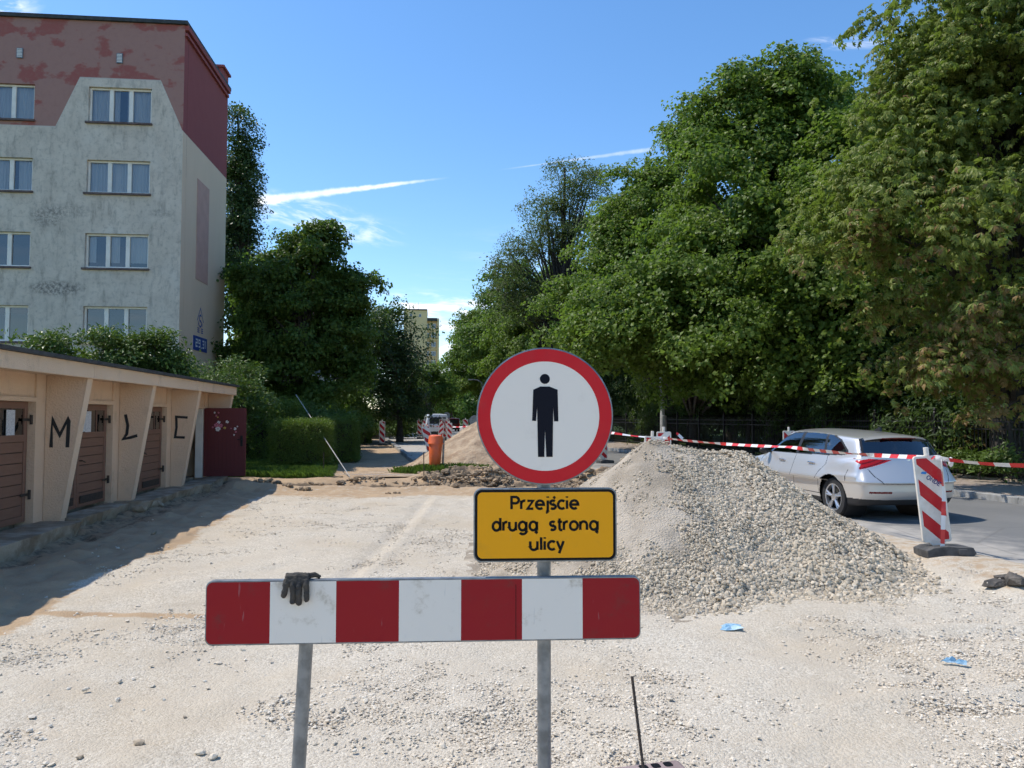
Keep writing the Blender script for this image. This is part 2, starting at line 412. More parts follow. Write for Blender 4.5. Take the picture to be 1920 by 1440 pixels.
# ================================================================ materials
def ground_material():
    m, t, b = newmat('ground')
    pos = t.n('ShaderNodeNewGeometry').outputs['Position']
    z = t.n('ShaderNodeVertexColor', layer_name='zone').outputs['Color']
    zs = t.n('ShaderNodeSeparateColor'); t.put(zs.inputs[0], z); sand, grass, soil = zs.outputs
    warp = t.vm('ADD', pos, t.vm('MULTIPLY', t.n('ShaderNodeTexNoise', i_Scale=14.0).outputs['Color'], (0.03, 0.03, 0.0)))
    c1 = t.n('ShaderNodeTexVoronoi', i_Scale=60.0); t.put(c1.inputs['Vector'], warp)
    c2 = t.n('ShaderNodeTexVoronoi', i_Scale=140.0); t.put(c2.inputs['Vector'], warp)
    v1 = t.n('ShaderNodeSeparateColor'); t.put(v1.inputs[0], c1.outputs['Color'])
    v2 = t.n('ShaderNodeSeparateColor'); t.put(v2.inputs[0], c2.outputs['Color'])
    val = t.m('ADD', t.m('MULTIPLY', v1.outputs[0], 0.5), t.m('MULTIPLY', v2.outputs[1], 0.5))
    stone = t.mix(val, (0.34, 0.29, 0.225), (0.70, 0.635, 0.53))
    fine = t.mix(t.noise(pos, 180, 3), (0.41, 0.35, 0.27), (0.60, 0.53, 0.43))
    patch = t.mr(t.noise(pos, 1.3, 5, 0.6), 0.38, 0.66)
    grav = t.mix(t.m('MULTIPLY', patch, 0.75), stone, fine)
    tint = t.mr(t.noise(pos, 0.55, 4), 0.42, 0.7)
    grav = t.mix(t.m('MULTIPLY', tint, 0.45), grav, (0.45, 0.36, 0.25))
    grav = t.mix(t.mr(t.noise(pos, 0.9, 7, 0.7, 0.5), 0.56, 0.72, 0.0, 0.4), grav, (0.30, 0.25, 0.19))
    sandc = t.mix(t.noise(pos, 3.0, 7, 0.62), (0.29, 0.195, 0.12), (0.53, 0.39, 0.25))
    soilc = t.mix(t.noise(pos, 5.0, 7, 0.65), (0.075, 0.055, 0.04), (0.20, 0.155, 0.11))
    grs = t.mix(t.noise(pos, 9.0, 6, 0.7), (0.03, 0.055, 0.012), (0.085, 0.13, 0.03))
    edge = t.m('MULTIPLY', t.m('SUBTRACT', t.noise(pos, 7, 5, 0.65), 0.5), 0.9)
    def msk(v): return t.mr(t.m('ADD', v, edge), 0.35, 0.65)
    c = t.mix(msk(sand), grav, sandc); c = t.mix(msk(soil), c, soilc); c = t.mix(msk(grass), c, grs)
    t.put(b.inputs['Base Color'], c)
    b.inputs['Roughness'].default_value = 0.95; b.inputs['Specular IOR Level'].default_value = 0.15
    h = t.m('ADD', t.m('MULTIPLY', c1.outputs['Distance'], -0.6), t.m('MULTIPLY', c2.outputs['Distance'], -0.35))
    h = t.m('ADD', h, t.m('MULTIPLY', t.noise(pos, 22, 5, 0.7), 0.9))
    t.put(b.inputs['Normal'], t.bump(h, 0.6, 0.018))
ground_material()
def stone_material(name, a, c, d):
    m, t, b = newmat(name)
    g = t.n('ShaderNodeNewGeometry'); pos = g.outputs['Position']
    q = t.mix(g.outputs['Random Per Island'], a, c)
    q = t.mix(t.mr(t.noise(pos, 0.9, 4), 0.45, 0.7, 0.0, 0.5), q, d)
    q = t.mix(t.m('MULTIPLY', t.noise(pos, 60, 4), 0.5), q, d)
    t.put(b.inputs['Base Color'], q); b.inputs['Roughness'].default_value = 0.9; b.inputs['Specular IOR Level'].default_value = 0.2
    t.put(b.inputs['Normal'], t.bump(t.noise(pos, 120, 4), 0.5, 0.006))
stone_material('yard_stone', (0.44, 0.38, 0.30), (0.78, 0.70, 0.585), (0.56, 0.475, 0.365))
stone_material('pile_stone', (0.29, 0.24, 0.175), (0.70, 0.605, 0.475), (0.47, 0.385, 0.275))
simple('pile_fines', (0.31, 0.26, 0.20), 0.95, c2=(0.48, 0.41, 0.325), nscale=2.2, bump=0.9, bscale=45, bdist=0.03, spec=0.15, world=True, detail=8)
simple('sand_heap', (0.30, 0.215, 0.145), 0.95, c2=(0.45, 0.345, 0.24), nscale=3.5, bump=0.9, bscale=14, bdist=0.06, spec=0.1, world=True, detail=8)
def asphalt_material():
    m, t, b = newmat('asphalt')
    pos = t.n('ShaderNodeNewGeometry').outputs['Position']; s = t.sep(pos)
    n = t.m('ADD', t.m('MULTIPLY', s[0], cR), t.m('MULTIPLY', s[1], sR))
    a = t.mix(t.noise(pos, 160, 3), (0.105, 0.105, 0.103), (0.20, 0.198, 0.192))
    a = t.mix(t.mr(t.noise(pos, 0.8, 6, 0.6), 0.35, 0.7, 0.0, 0.5), a, (0.20, 0.195, 0.185))
    dust = t.m('ADD', t.mr(n, 6.4, 9.6, 1.0, 0.05, False), t.m('MULTIPLY', t.m('SUBTRACT', t.noise(pos, 1.6, 6, 0.65), 0.5), 1.3))
    a = t.mix(t.mr(dust, 0.25, 0.9, 0.0, 0.85), a, (0.44, 0.40, 0.345))
    cr = t.mr(t.vor(t.vm('ADD', pos, t.vm('MULTIPLY', t.n('ShaderNodeTexNoise', i_Scale=3.0).outputs['Color'], (0.5, 0.5, 0))), 0.35, 'DISTANCE_TO_EDGE'), 0.0, 0.010, 0.22, 0.0)
    a = t.mix(cr, a, (0.05, 0.048, 0.045))
    t.put(b.inputs['Base Color'], a); b.inputs['Roughness'].default_value = 0.85; b.inputs['Specular IOR Level'].default_value = 0.3
    t.put(b.inputs['Normal'], t.bump(t.noise(pos, 220, 3), 0.35, 0.006))
asphalt_material()
def paver_material():
    m, t, b = newmat('pavers')
    vec = coord(t)
    br = t.n('ShaderNodeTexBrick', i_Scale=1.0); br.inputs['Brick Width'].default_value = 0.2; br.inputs['Row Height'].default_value = 0.1
    br.inputs['Mortar Size'].default_value = 0.006
    br.inputs['Color1'].default_value = (0.26, 0.20, 0.165, 1); br.inputs['Color2'].default_value = (0.34, 0.28, 0.235, 1); br.inputs['Mortar'].default_value = (0.14, 0.115, 0.09, 1)
    t.put(br.inputs['Vector'], vec)
    c = t.mix(t.mr(t.noise(vec, 1.2, 7, 0.65), 0.4, 0.65, 0, 0.75), br.outputs['Color'], (0.30, 0.25, 0.195))
    c = t.mix(t.mr(t.noise(vec, 26, 4, 0.6), 0.62, 0.72, 0, 0.7), c, (0.10, 0.065, 0.04))
    t.put(b.inputs['Base Color'], c); b.inputs['Roughness'].default_value = 0.9
    t.put(b.inputs['Normal'], t.bump(br.outputs['Fac'], 0.4, -0.005))
paver_material()
simple('concrete', (0.36, 0.35, 0.33), 0.9, c2=(0.24, 0.235, 0.22), nscale=4, bump=0.35, bscale=50, spec=0.2)
simple('old_concrete', (0.47, 0.39, 0.295), 0.95, c2=(0.28, 0.21, 0.14), nscale=3.2, bump=0.6, bscale=22, bdist=0.02, spec=0.15, detail=8)
simple('galvanised', (0.17, 0.18, 0.187), 0.45, 0.6, c2=(0.27, 0.285, 0.295), nscale=14, bump=0.06, bscale=40)
simple('black_iron', (0.012, 0.013, 0.014), 0.5, 0.3, c2=(0.022, 0.02, 0.018), nscale=9)
simple('rust_bar', (0.085, 0.062, 0.048), 0.8, 0.3, c2=(0.05, 0.04, 0.034), nscale=30, bump=0.4, bscale=90)

# ================================================================ the ground
def pile_h(x, y):
    ax, ay, bx, by = 1.78, 9.25, 2.70, 9.40
    dx, dy = bx - ax, by - ay; L2 = dx * dx + dy * dy
    wx = x + 0.10 * fbm(x * 1.1, y * 1.1, 1); wy = y + 0.10 * fbm(x * 1.1, y * 1.1, 4)
    t = np.clip(((wx - ax) * dx + (wy - ay) * dy) / L2, 0, 1)
    qx = wx - ax - t * dx; qy = wy - ay - t * dy
    sx = np.where(qx > 0, 1.0, 1.16)
    d = np.sqrt((sx * qx) ** 2 + qy ** 2)
    top = 1.51 - 0.14 * t - 0.05 * np.sin(np.pi * t)
    h = top - 0.685 * (np.sqrt(d * d + 0.05) - 0.16)
    h = h + 0.06 * fbm(x * 2.0, y * 2.0, 2) * ss(0.0, 0.5, h)
    # low apron round the toe
    return np.where(h > 0.12, h, 0.12 * np.exp((h - 0.12) / 0.11) - 0.012)
def gz(x, y):
    x = np.asarray(x, float); y = np.asarray(y, float)
    n = road_n(x, y); g = gar_n(x, y); t = gar_t(x, y)
    near = 1 - ss(40, 70, y)
    z = (0.07 * fbm(x * 0.33, y * 0.33, 0, 3) + 0.035 * fbm(x * 1.4, y * 1.4, 2, 3) + 0.016 * fbm(x * 5.5, y * 5.5, 4, 3)) * near
    # shallow wheel ruts curving over the yard
    for k in (-0.75, 0.75):
        c = -1.0 + k - 0.02 * (y - 12) ** 2 * 0.25
        z = z - 0.035 * np.exp(-((x - c) / 0.11) ** 2) * ss(6.5, 9, y) * (1 - ss(15, 18, y)) + 0.02 * np.exp(-((x - c - 0.2) / 0.08) ** 2) * ss(6.5, 9, y) * (1 - ss(15, 18, y))
    for (yr, am) in ((6.05, 0.030), (4.75, 0.022)):
        c2 = yr + 0.25 * np.sin(x * 0.55 + yr) + 0.12 * fbm(x * 0.6, 0 * x + yr, 5)
        z = z + am * (np.exp(-((y - c2) / 0.10) ** 2) - 0.8 * np.exp(-((y - c2 + 0.22) / 0.14) ** 2)) * np.clip(0.5 + 1.6 * fbm(x * 0.7, y * 0.2, 2), 0, 1)
    # sandy dig beside the garage slab
    sg = (1 - ss(1.7, 2.5, g + 0.5 * fbm(x * 0.8, y * 0.8, 3))) * (1 - ss(6.6, 8.0, t))
    z = z + sg * (0.03 + 0.12 * fbm(x * 2.3, y * 2.3, 5) + 0.05 * fbm(x * 7, y * 7, 2) - 0.05 * np.exp(-((g - 0.85) / 0.25) ** 2))
    # rise to the carriageway
    e = ss(5.5, 6.6, n + 0.5 * fbm(x * 0.9, y * 0.9, 1) + 0.25 * fbm(x * 3, y * 3, 6))
    z = z * (1 - 0.6 * e) + e * (0.145 - 0.10 * ss(7.05, 7.8, n))
    # trench across the yard and the level beyond it
    yc = 19.35 + 0.25 * fbm(x * 0.7, 0 * x, 2) + 0.06 * x * 0.5
    lev = ss(0.3, 0.9, y - yc) * (1 - e)
    z = z + lev * 0.13
    inx = ss(-8.2, -7.2, x) * (1 - ss(4.2, 5.5, n))
    z = z - 0.27 * np.exp(-((y - yc) / 0.30) ** 2) * inx * (0.75 + 0.8 * fbm(x * 1.3, y * 0.3, 3))
    z = z + 0.13 * np.exp(-((y - yc + 0.95) / 0.38) ** 2) * inx * np.clip(0.6 + 1.5 * fbm(x * 0.9, y * 0.9, 5), 0, 2)
    # churned clods right of the path
    clod = ss(-3.0, -2.2, x) * (1 - ss(2.5, 4.0, x)) * np.exp(-((y - 20.7) / 0.85) ** 2)
    z = z + clod * (0.15 + 0.34 * fbm(x * 1.9, y * 1.9, 6) + 0.20 * fbm(x * 5, y * 5, 1))
    path = ss(20.2, 21, y) * (1 - ss(60, 62, y)) * ss(-0.9, -0.5, n) * (1 - ss(1.6, 1.9, n))
    z = z + path * (0.03 * fbm(x * 1.8, y * 1.8, 7) - 0.05)
    z = z + 0.14 * ss(15.0, 15.6, n)
    z = np.where((n > 7.2) & (n < 15.0), np.minimum(z, 0.07), z)
    far_road = ss(26.6, 27.0, road_s(x, y)) * ss(1.75, 1.95, n) * (1 - ss(7, 7.2, n))
    return z - far_road * (z - 0.05)
def zones(x, y):
    n = road_n(x, y); g = gar_n(x, y); t = gar_t(x, y)
    sand = (1 - ss(1.9, 2.5, g + 0.45 * fbm(x * 0.8, y * 0.8, 3))) * (1 - ss(6.8, 8.2, t))
    st = np.exp(-((y - 6.75 + 0.10 * (x + 3.4) ** 2 * 0.4) / 0.13) ** 2) * ss(-5, -4.2, x) * (1 - ss(-2.6, -1.9, x))
    sand = np.maximum(sand, st * 0.75)
    sand = np.maximum(sand, 0.62 * ss(15.5, 17.2, y + 0.8 * fbm(x * 0.6, y * 0.6, 2)) * (1 - ss(1.5, 3, x)))
    sand = np.maximum(sand, ss(18.2, 18.9, y) * (1 - ss(120, 140, y)))
    sand = np.maximum(sand, 0.55 * np.exp(-((x + 3.3) ** 2 + (y - 3.4) ** 2) / 0.35))
    sand = np.maximum(sand, 0.45 * ss(5.7, 6.4, n))
    soil = np.exp(-((y - 19.45) / 0.33) ** 2) * ss(-8.2, -7.2, x) * (1 - ss(2.5, 4.5, x)) * 0.95
    soil = np.maximum(soil, 0.75 * np.clip(0.7 + 1.3 * fbm(x * 1.2, y * 1.2, 5), 0, 1) * ss(-3, -2.3, x) * (1 - ss(3, 4.5, x)) * np.exp(-((y - 20.6) / 0.8) ** 4))
    soil = np.maximum(soil, ss(14.9, 15.4, n) * 0.9)
    soil = np.maximum(soil, 0.45 * (1 - ss(0.95, 1.35, g + 0.3 * fbm(x, y, 6))) * (1 - ss(6.8, 8.2, t)))
    grass = ss(20.3, 20.8, y) * (1 - ss(-0.95, -0.6, n + 0.2 * fbm(x * 1.5, y * 1.5, 1)))
    grass = np.maximum(grass, np.exp(-(((x + 1.9) / 1.7) ** 2 + ((y - 22.6) / 0.8) ** 2)) * 1.1)
    grass = np.maximum(grass, ss(60, 90, y) * (1 - ss(1.0, 1.9, n)))
    grass = np.maximum(grass, ss(15.6, 17.0, n) * 1.0)
    grass = np.maximum(grass, (1 - ss(-12, -9, x)) * (1 - ss(-7, -5.2, g)) * 1.0)
    return sand, np.clip(grass, 0, 1), np.clip(soil, 0, 1)
def axis(lo, hi, step, far_lo, far_hi, grow=1.13, cap=60.0):
    a = list(np.arange(lo, hi + 1e-6, step)); s = step
    while a[-1] < far_hi: s = min(s * grow, cap); a.append(a[-1] + s)
    s = step; b = []; q = lo
    while q > far_lo: s = min(s * grow, cap); q -= s; b.append(q)
    return np.array(b[::-1] + a)
xs = axis(-10.5, 7.2, 0.06, -1200, 1200); ys = axis(2.4, 22.5, 0.06, -400, 2200, 1.045)
XX, YY = np.meshgrid(xs, ys)
ZZ = gz(XX, YY)
nx_, ny_ = len(xs), len(ys)
ii = np.arange(nx_ * ny_).reshape(ny_, nx_)
fc = np.stack([ii[:-1, :-1], ii[:-1, 1:], ii[1:, 1:], ii[1:, :-1]], -1).reshape(-1, 4)
me = np_mesh('ground', np.stack([XX, YY, ZZ], -1).reshape(-1, 3), fc, 'ground', True)
za = me.color_attributes.new('zone', 'FLOAT_COLOR', 'POINT')
s_, g_, d_ = zones(XX, YY)
za.data.foreach_set('color', np.stack([s_, g_, d_, np.ones_like(s_)], -1).astype(np.float32).ravel())
tag(link(bpy.data.objects.new('ground', me)), kind='structure')

# ---------------------------------------------------------------- street: carriageway, kerbs, pavement
street = MB()
ss_l = [-12] + list(np.arange(-4, 60, 2.0)) + [80, 120, 200, 420]
def strip(mb, n0, n1, sl, z):
    for a, b in zip(sl[:-1], sl[1:]):
        mb.add([rd(n0, a, z), rd(n1, a, z), rd(n1, b, z), rd(n0, b, z)], [(0, 1, 2, 3)])
strip(street, 6.95, 12.2, ss_l, 0.118)
strip(street, 2.06, 6.95, [27.0, 40, 60, 80, 120, 200, 420], 0.118)
tag(street.build('road', 'asphalt'), kind='structure')
pale = MB(); rng = random.Random(4)
pale.add([rd(-1.2, 46.5, 0.131), rd(6.4, 47.5, 0.131), rd(6.4, 53, 0.131), rd(2.5, 54, 0.131), rd(-1.2, 51, 0.131)], [(0, 1, 2, 3, 4)])
tag(pale.build('crossing_path', 'pile_fines'), kind='structure')
pave = MB(); pv = thing('pavement', None, None); del pv
pave.box((12.42, -12, -0.05), (15.15, 130, 0.235))
po = pave.build('pavement', 'pavers'); po.rotation_euler = (0, 0, AR); tag(po, kind='structure')
for oo in [q for q in bpy.data.objects if q.type == 'EMPTY' and q.name.startswith('pavement')]: bpy.data.objects.remove(oo)
for oo in bpy.data.objects:
    if oo.name.startswith('pavement'): oo.name = 'pavement'
kb = MB(); kb.box((-0.1, 0.004, -0.2), (0.1, 0.996, 0.0)); kme = kb.mesh('kerb_stone', 'concrete')
kerbR = MB(); kerbR.box((12.21, -12, -0.05), (12.39, 130, 0.20)); ko = kerbR.build('kerb', 'concrete'); ko.rotation_euler = (0, 0, AR); tag(ko, kind='structure')
rng = random.Random(2)
for i in range(46):
    o = inst(kme, 'kerb_stone', ko, (12.3, 6 + i, 0.248 + rng.uniform(-0.006, 0.006)), (0, rng.uniform(-.01, .01), rng.uniform(-.006, .006)))
    b = o.modifiers.new('b', 'BEVEL'); b.width = 0.015; b.segments = 2
k2 = MB(); k2.box((1.93, 26.8, -0.1), (2.03, 62, 0.16)); k2o = k2.build('kerb', 'concrete'); k2o.rotation_euler = (0, 0, AR); tag(k2o, kind='structure')
for i in range(30):
    o = inst(kme, 'kerb_stone', k2o, (1.98 + rng.uniform(-.02, .02), 26.6 + i, 0.235 + rng.uniform(-0.02, 0.015)), (rng.uniform(-.02, .02), rng.uniform(-.03, .03), rng.uniform(-.012, .012)))
    b = o.modifiers.new('b', 'BEVEL'); b.width = 0.015; b.segments = 2

# ---------------------------------------------------------------- stones
ICO_V = None
def ico():
    p = (1 + 5 ** 0.5) / 2
    v = np.array([(-1, p, 0), (1, p, 0), (-1, -p, 0), (1, -p, 0), (0, -1, p), (0, 1, p), (0, -1, -p), (0, 1, -p), (p, 0, -1), (p, 0, 1), (-p, 0, -1), (-p, 0, 1)], float)
    v /= np.linalg.norm(v[0])
    f = np.array([(0,11,5),(0,5,1),(0,1,7),(0,7,10),(0,10,11),(1,5,9),(5,11,4),(11,10,2),(10,7,6),(7,1,8),(3,9,4),(3,4,2),(3,2,6),(3,6,8),(3,8,9),(4,9,5),(2,4,11),(6,2,10),(8,6,7),(9,8,1)])
    return v, f
IV, IF = ico()
def stone_patch(name, n, rad, r0, r1, matn, seed, flat=0.6, zj=0.25):
    rs = np.random.RandomState(seed); V = []; F = []
    for i in range(n):
        a = rs.rand() * 6.283; d = rad * math.sqrt(rs.rand()); r = r0 + (r1 - r0) * rs.rand() ** 2.2
        v = IV * (1 + 0.55 * (rs.rand(12, 1) - 0.5)) * np.array([1.0, 0.65 + 0.35 * rs.rand(), flat * (0.7 + 0.5 * rs.rand())]) * r
        q = rs.rand(3) * np.array([0.7, 0.7, 6.283]) - np.array([0.35, 0.35, 0])
        mt = np.array(Matrix.Rotation(q[2], 3, 'Z') @ Matrix.Rotation(q[0], 3, 'X') @ Matrix.Rotation(q[1], 3, 'Y'))
        v = v @ mt.T + np.array([d * math.cos(a), d * math.sin(a), r * zj])
        F.append(IF + 12 * i); V.append(v)
    return proto(name, np_mesh(name, np.concatenate(V), np.concatenate(F), matn, False))
yard_p = [stone_patch('yard_stones', 40, 0.20, 0.003, 0.0135, 'yard_stone', 10 + i, 0.5, 0.05) for i in range(5)]
pile_p = [stone_patch('pile_stones', 60, 0.17, 0.004, 0.026, 'pile_stone', 30 + i, 0.7, 0.35) for i in range(5)]
rs = np.random.RandomState(5)
N = 15000
u = rs.rand(N); Yp = 2.6 * (16.5 / 2.6) ** u; Xp = (rs.rand(N) * 2 - 1) * (0.85 * Yp + 0.4)
keep = (zones(Xp, Yp)[0] < 0.5 + 0.25 * rs.rand(N)) & (road_n(Xp, Yp) < 6.7) & (fbm(Xp * 1.1, Yp * 1.1, 3) + 0.45 * (rs.rand(N) - 0.5) > 0.11)
Xp, Yp = Xp[keep], Yp[keep]; n = len(Xp)
sc_ = (0.75 + 0.5 * rs.rand(n)) * (1 + 0.35 * ss(0.1, 0.45, fbm(Xp * 0.8, Yp * 0.8, 6)))
tag(scatter('gravel', np.stack([Xp, Yp, gz(Xp, Yp) - 0.002], 1), np.stack([0 * Xp, 0 * Xp, rs.rand(n) * 6.28], 1), sc_, rs.randint(0, 5, n), yard_p),
    'pale crushed stone strewn over the dug up yard', 'gravel', kind='stuff')

big_p = [stone_patch('loose_stones', 5, 0.5, 0.008, 0.030, 'yard_stone', 80 + i, 0.55, 0.15) for i in range(4)]
rs = np.random.RandomState(15); n = 560; u = rs.rand(n); Yb = 3.0 * (15 / 3.0) ** u; Xb = (rs.rand(n) * 2 - 1) * (0.8 * Yb + 0.3); k = (road_n(Xb, Yb) < 6.4) & (gar_n(Xb, Yb) > 1.2) & (fbm(Xb * 0.7, Yb * 0.7, 1) + 0.5 * (rs.rand(n) - .5) > 0.0); Xb, Yb = Xb[k], Yb[k]; n = len(Xb)
tag(scatter('coarse_gravel', np.stack([Xb, Yb, gz(Xb, Yb)], 1), np.stack([0 * Xb, 0 * Xb, rs.rand(n) * 6.28], 1), 0.6 + 0.6 * rs.rand(n), rs.randint(0, 4, n), big_p), 'coarser loose stones scattered over the yard', 'gravel', kind='stuff')
rs = np.random.RandomState(6)
# ---------------------------------------------------------------- gravel pile
px_ = np.arange(-0.6, 5.6, 0.05); py_ = np.arange(6.0, 12.6, 0.05); PX, PY = np.meshgrid(px_, py_)
PH = pile_h(PX, PY) + 0.02 * fbm(PX * 6, PY * 6, 3); PZ = gz(PX, PY) * 0.5 + PH
ii = np.arange(PX.size).reshape(PX.shape); fc = np.stack([ii[:-1, :-1], ii[:-1, 1:], ii[1:, 1:], ii[1:, :-1]], -1).reshape(-1, 4)
ok = (PZ > gz(PX, PY) - 0.01).ravel(); fc = fc[ok[fc].any(1)]
pile = thing('gravel_pile', 'tall heap of crushed grey stone in front of the silver car', 'gravel pile', (2.3, 9.3, 0))
pv = np.stack([PX - 2.3, PY - 9.3, PZ], -1).reshape(-1, 3)
link(bpy.data.objects.new('heap', np_mesh('heap', pv, fc, 'pile_fines', True)), pile)
N = 7200; X = -0.5 + 6.0 * rs.rand(N); Y = 6.1 + 6.3 * rs.rand(N); H = pile_h(X, Y)
fines = ss(0.1, 0.5, 1.25 - np.hypot((X - 1.35) / 0.55, (Y - 8.3) / 1.3)) * ss(0.2, 0.5, H)
fines = np.maximum(fines, ss(0.12, 0.4, fbm(X * 1.3, Y * 1.3, 7)) * 0.92)
keep = (H > -0.008 + 0.05 * rs.rand(N) ** 1.5) & (rs.rand(N) > 0.93 * fines)
X, Y, H = X[keep], Y[keep], H[keep]; e = 0.06
gx = (pile_h(X + e, Y) - pile_h(X - e, Y)) / (2 * e); gy = (pile_h(X, Y + e) - pile_h(X, Y - e)) / (2 * e)
nr = np.stack([-gx, -gy, np.ones_like(gx)], 1)
scl = (0.60 + 0.48 * rs.rand(len(X))) * (1.0 + 0.35 * ss(0.55, 0.05, H)) * (0.8 + 0.4 * ss(1.2, 3.2, X))
st = scatter('stones', np.stack([X - 2.3, Y - 9.3, gz(X, Y) * 0.5 + H - 0.004], 1), euler_to_dir(nr, rs.rand(len(X)) * 6.28), scl, rs.randint(0, 5, len(X)), pile_p, pile)
st['kind'] = 'stuff'

# ---------------------------------------------------------------- sand heap behind the sign
SX, SY = -0.55, 25.0
sx_ = np.arange(-4, 4.01, 0.08); AX, AY = np.meshgrid(sx_, sx_)
d = np.sqrt(AX ** 2 + (AY * 0.95) ** 2 + 0.06) + 0.25 * fbm(AX * 0.9 + 5, AY * 0.9, 2)
SH = 1.95 - 0.66 * d + 0.10 * fbm(AX * 2.2, AY * 2.2, 4) + 0.05 * fbm(AX * 7, AY * 7, 1)
SH = np.where(SH > 0.1, SH, 0.1 * np.exp((SH - 0.1) / 0.2) - 0.02) + 0.12
ii = np.arange(AX.size).reshape(AX.shape); fc = np.stack([ii[:-1, :-1], ii[:-1, 1:], ii[1:, 1:], ii[1:, :-1]], -1).reshape(-1, 4)
o = link(bpy.data.objects.new('sand_heap', np_mesh('sand_heap', np.stack([AX, AY, SH], -1).reshape(-1, 3), fc, 'sand_heap', True)))
o.location = (SX, SY, 0); tag(o, 'brown heap of dug sand partly hidden behind the round sign', 'sand heap')
# clods thrown up along the trench
stone_material('clod_soil', (0.17, 0.125, 0.085), (0.38, 0.285, 0.19), (0.27, 0.20, 0.13))
clod_p = [stone_patch('clods', 14, 0.22, 0.012, 0.085, 'clod_soil', 60 + i, 0.75, 0.3) for i in range(3)]
rs = np.random.RandomState(9); n = 420; X = rs.uniform(-7.6, 2.6, n); Y = 19.4 + rs.normal(size=n) * 0.75 + 0.7 * ss(-3, -1.5, X)
k = (rs.rand(n) < 0.14 + 0.86 * ss(-3, -2, X)) & (np.abs(Y - 19.4) < 2.2); X, Y = X[k], Y[k]; n = len(X)
tag(scatter('soil_clods', np.stack([X, Y, gz(X, Y) - 0.01], 1), np.stack([0 * X, 0 * X, rs.rand(n) * 6.28], 1), 0.6 + 0.7 * rs.rand(n), rs.randint(0, 3, n), clod_p), 'brown clods of soil thrown up along the trench', 'soil', kind='stuff')
# ================================================================ apartment block
AB = R(5.3); BO = Vector((-12.54, 28.0, 0.0))
def bw(px, py): return onwall(px, py, BO, AB)              # (along front, z)
ZLOW = bw(300, 244)[1]; ZHI = bw(225, 148)[1]; ZTOP = bw(300, 45)[1]
SC = bw(226, 150)[0]
def facade_material(name, side):
    m, t, b = newmat(name)
    vec = coord(t); x, y, z = t.sep(vec)
    if side == 'front':
        a = t.m('ABSOLUTE', t.m('SUBTRACT', x, SC))
        line = t.mr(a, 1.47, 2.3, ZHI, ZLOW, False)
    else: line = ZLOW
    red = t.m('GREATER_THAN', z, line)
    if side == 'front':
        g = t.mix(t.noise(vec, 1.1, 8, 0.65), (0.45, 0.375, 0.305), (0.85, 0.735, 0.61))
        st = t.noise(t.mapping(vec, (1.6, 1.6, 0.45)), 2.2, 8, 0.7)
        g = t.mix(t.mr(st, 0.48, 0.72, 0, 0.7), g, (0.25, 0.215, 0.18))
        g = t.mix(t.mr(t.noise(vec, 0.5, 6, 0.6), 0.5, 0.72, 0, 0.5), g, (0.70, 0.64, 0.565))
        g = t.mix(t.mr(t.noise(vec, 6.0, 9, 0.75), 0.48, 0.70, 0, 0.6), g, (0.29, 0.25, 0.21))
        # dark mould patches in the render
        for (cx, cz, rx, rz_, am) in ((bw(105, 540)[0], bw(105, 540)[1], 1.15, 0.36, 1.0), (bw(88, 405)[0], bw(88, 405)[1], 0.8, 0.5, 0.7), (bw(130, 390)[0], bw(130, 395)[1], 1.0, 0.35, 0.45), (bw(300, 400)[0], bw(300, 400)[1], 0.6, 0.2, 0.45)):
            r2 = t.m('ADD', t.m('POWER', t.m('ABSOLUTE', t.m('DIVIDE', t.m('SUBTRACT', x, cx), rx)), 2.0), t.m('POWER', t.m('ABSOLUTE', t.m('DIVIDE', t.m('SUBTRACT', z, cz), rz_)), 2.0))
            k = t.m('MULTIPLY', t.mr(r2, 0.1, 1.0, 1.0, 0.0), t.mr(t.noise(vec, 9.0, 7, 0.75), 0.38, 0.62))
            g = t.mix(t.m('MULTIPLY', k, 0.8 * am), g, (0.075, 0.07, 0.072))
        sp = t.mr(t.vor(vec, 1.7), 0.0, 0.03, 1.0, 0.0)
        g = t.mix(t.m('MULTIPLY', sp, 0.7), g, (0.66, 0.66, 0.66))
        r = t.mix(t.mr(t.m('ADD', t.noise(t.mapping(vec, (1, 1, 1.5)), 0.75, 9, 0.55), t.m('MULTIPLY', t.sep(t.n('ShaderNodeTexVoronoi', distance='CHEBYCHEV', i_Scale=0.55).outputs['Color'])[0], 0.22)), 0.56, 0.62), (0.35, 0.115, 0.10), (0.39, 0.215, 0.18))
        r = t.mix(t.mr(t.noise(vec, 5, 7, 0.7), 0.45, 0.75, 0, 0.6), r, (0.33, 0.175, 0.15))
    else:
        g = t.mix(t.noise(t.mapping(vec, (1, 1, 0.3)), 1.5, 7, 0.6), (0.78, 0.56, 0.385), (0.86, 0.64, 0.455))
        r = t.mix(t.noise(vec, 2.0, 6), (0.29, 0.08, 0.078), (0.33, 0.10, 0.094))
    c = t.mix(red, g, r)
    edge = t.mr(t.m('ABSOLUTE', t.m('SUBTRACT', z, line)), 0.015, 0.03, 1.0, 0.0)
    c = t.mix(t.m('MULTIPLY', edge, 0.6 if side == 'front' else 0.0), c, (0.60, 0.55, 0.50))
    t.put(b.inputs['Base Color'], c); b.inputs['Roughness'].default_value = 0.92; b.inputs['Specular IOR Level'].default_value = 0.2
    t.put(b.inputs['Normal'], t.bump(t.noise(vec, 40, 5), 0.3, 0.01))
facade_material('facade_front', 'front'); facade_material('facade_gable', 'gable')
simple('white_pvc', (0.86, 0.79, 0.70), 0.35, c2=(0.78, 0.71, 0.62), nscale=4)
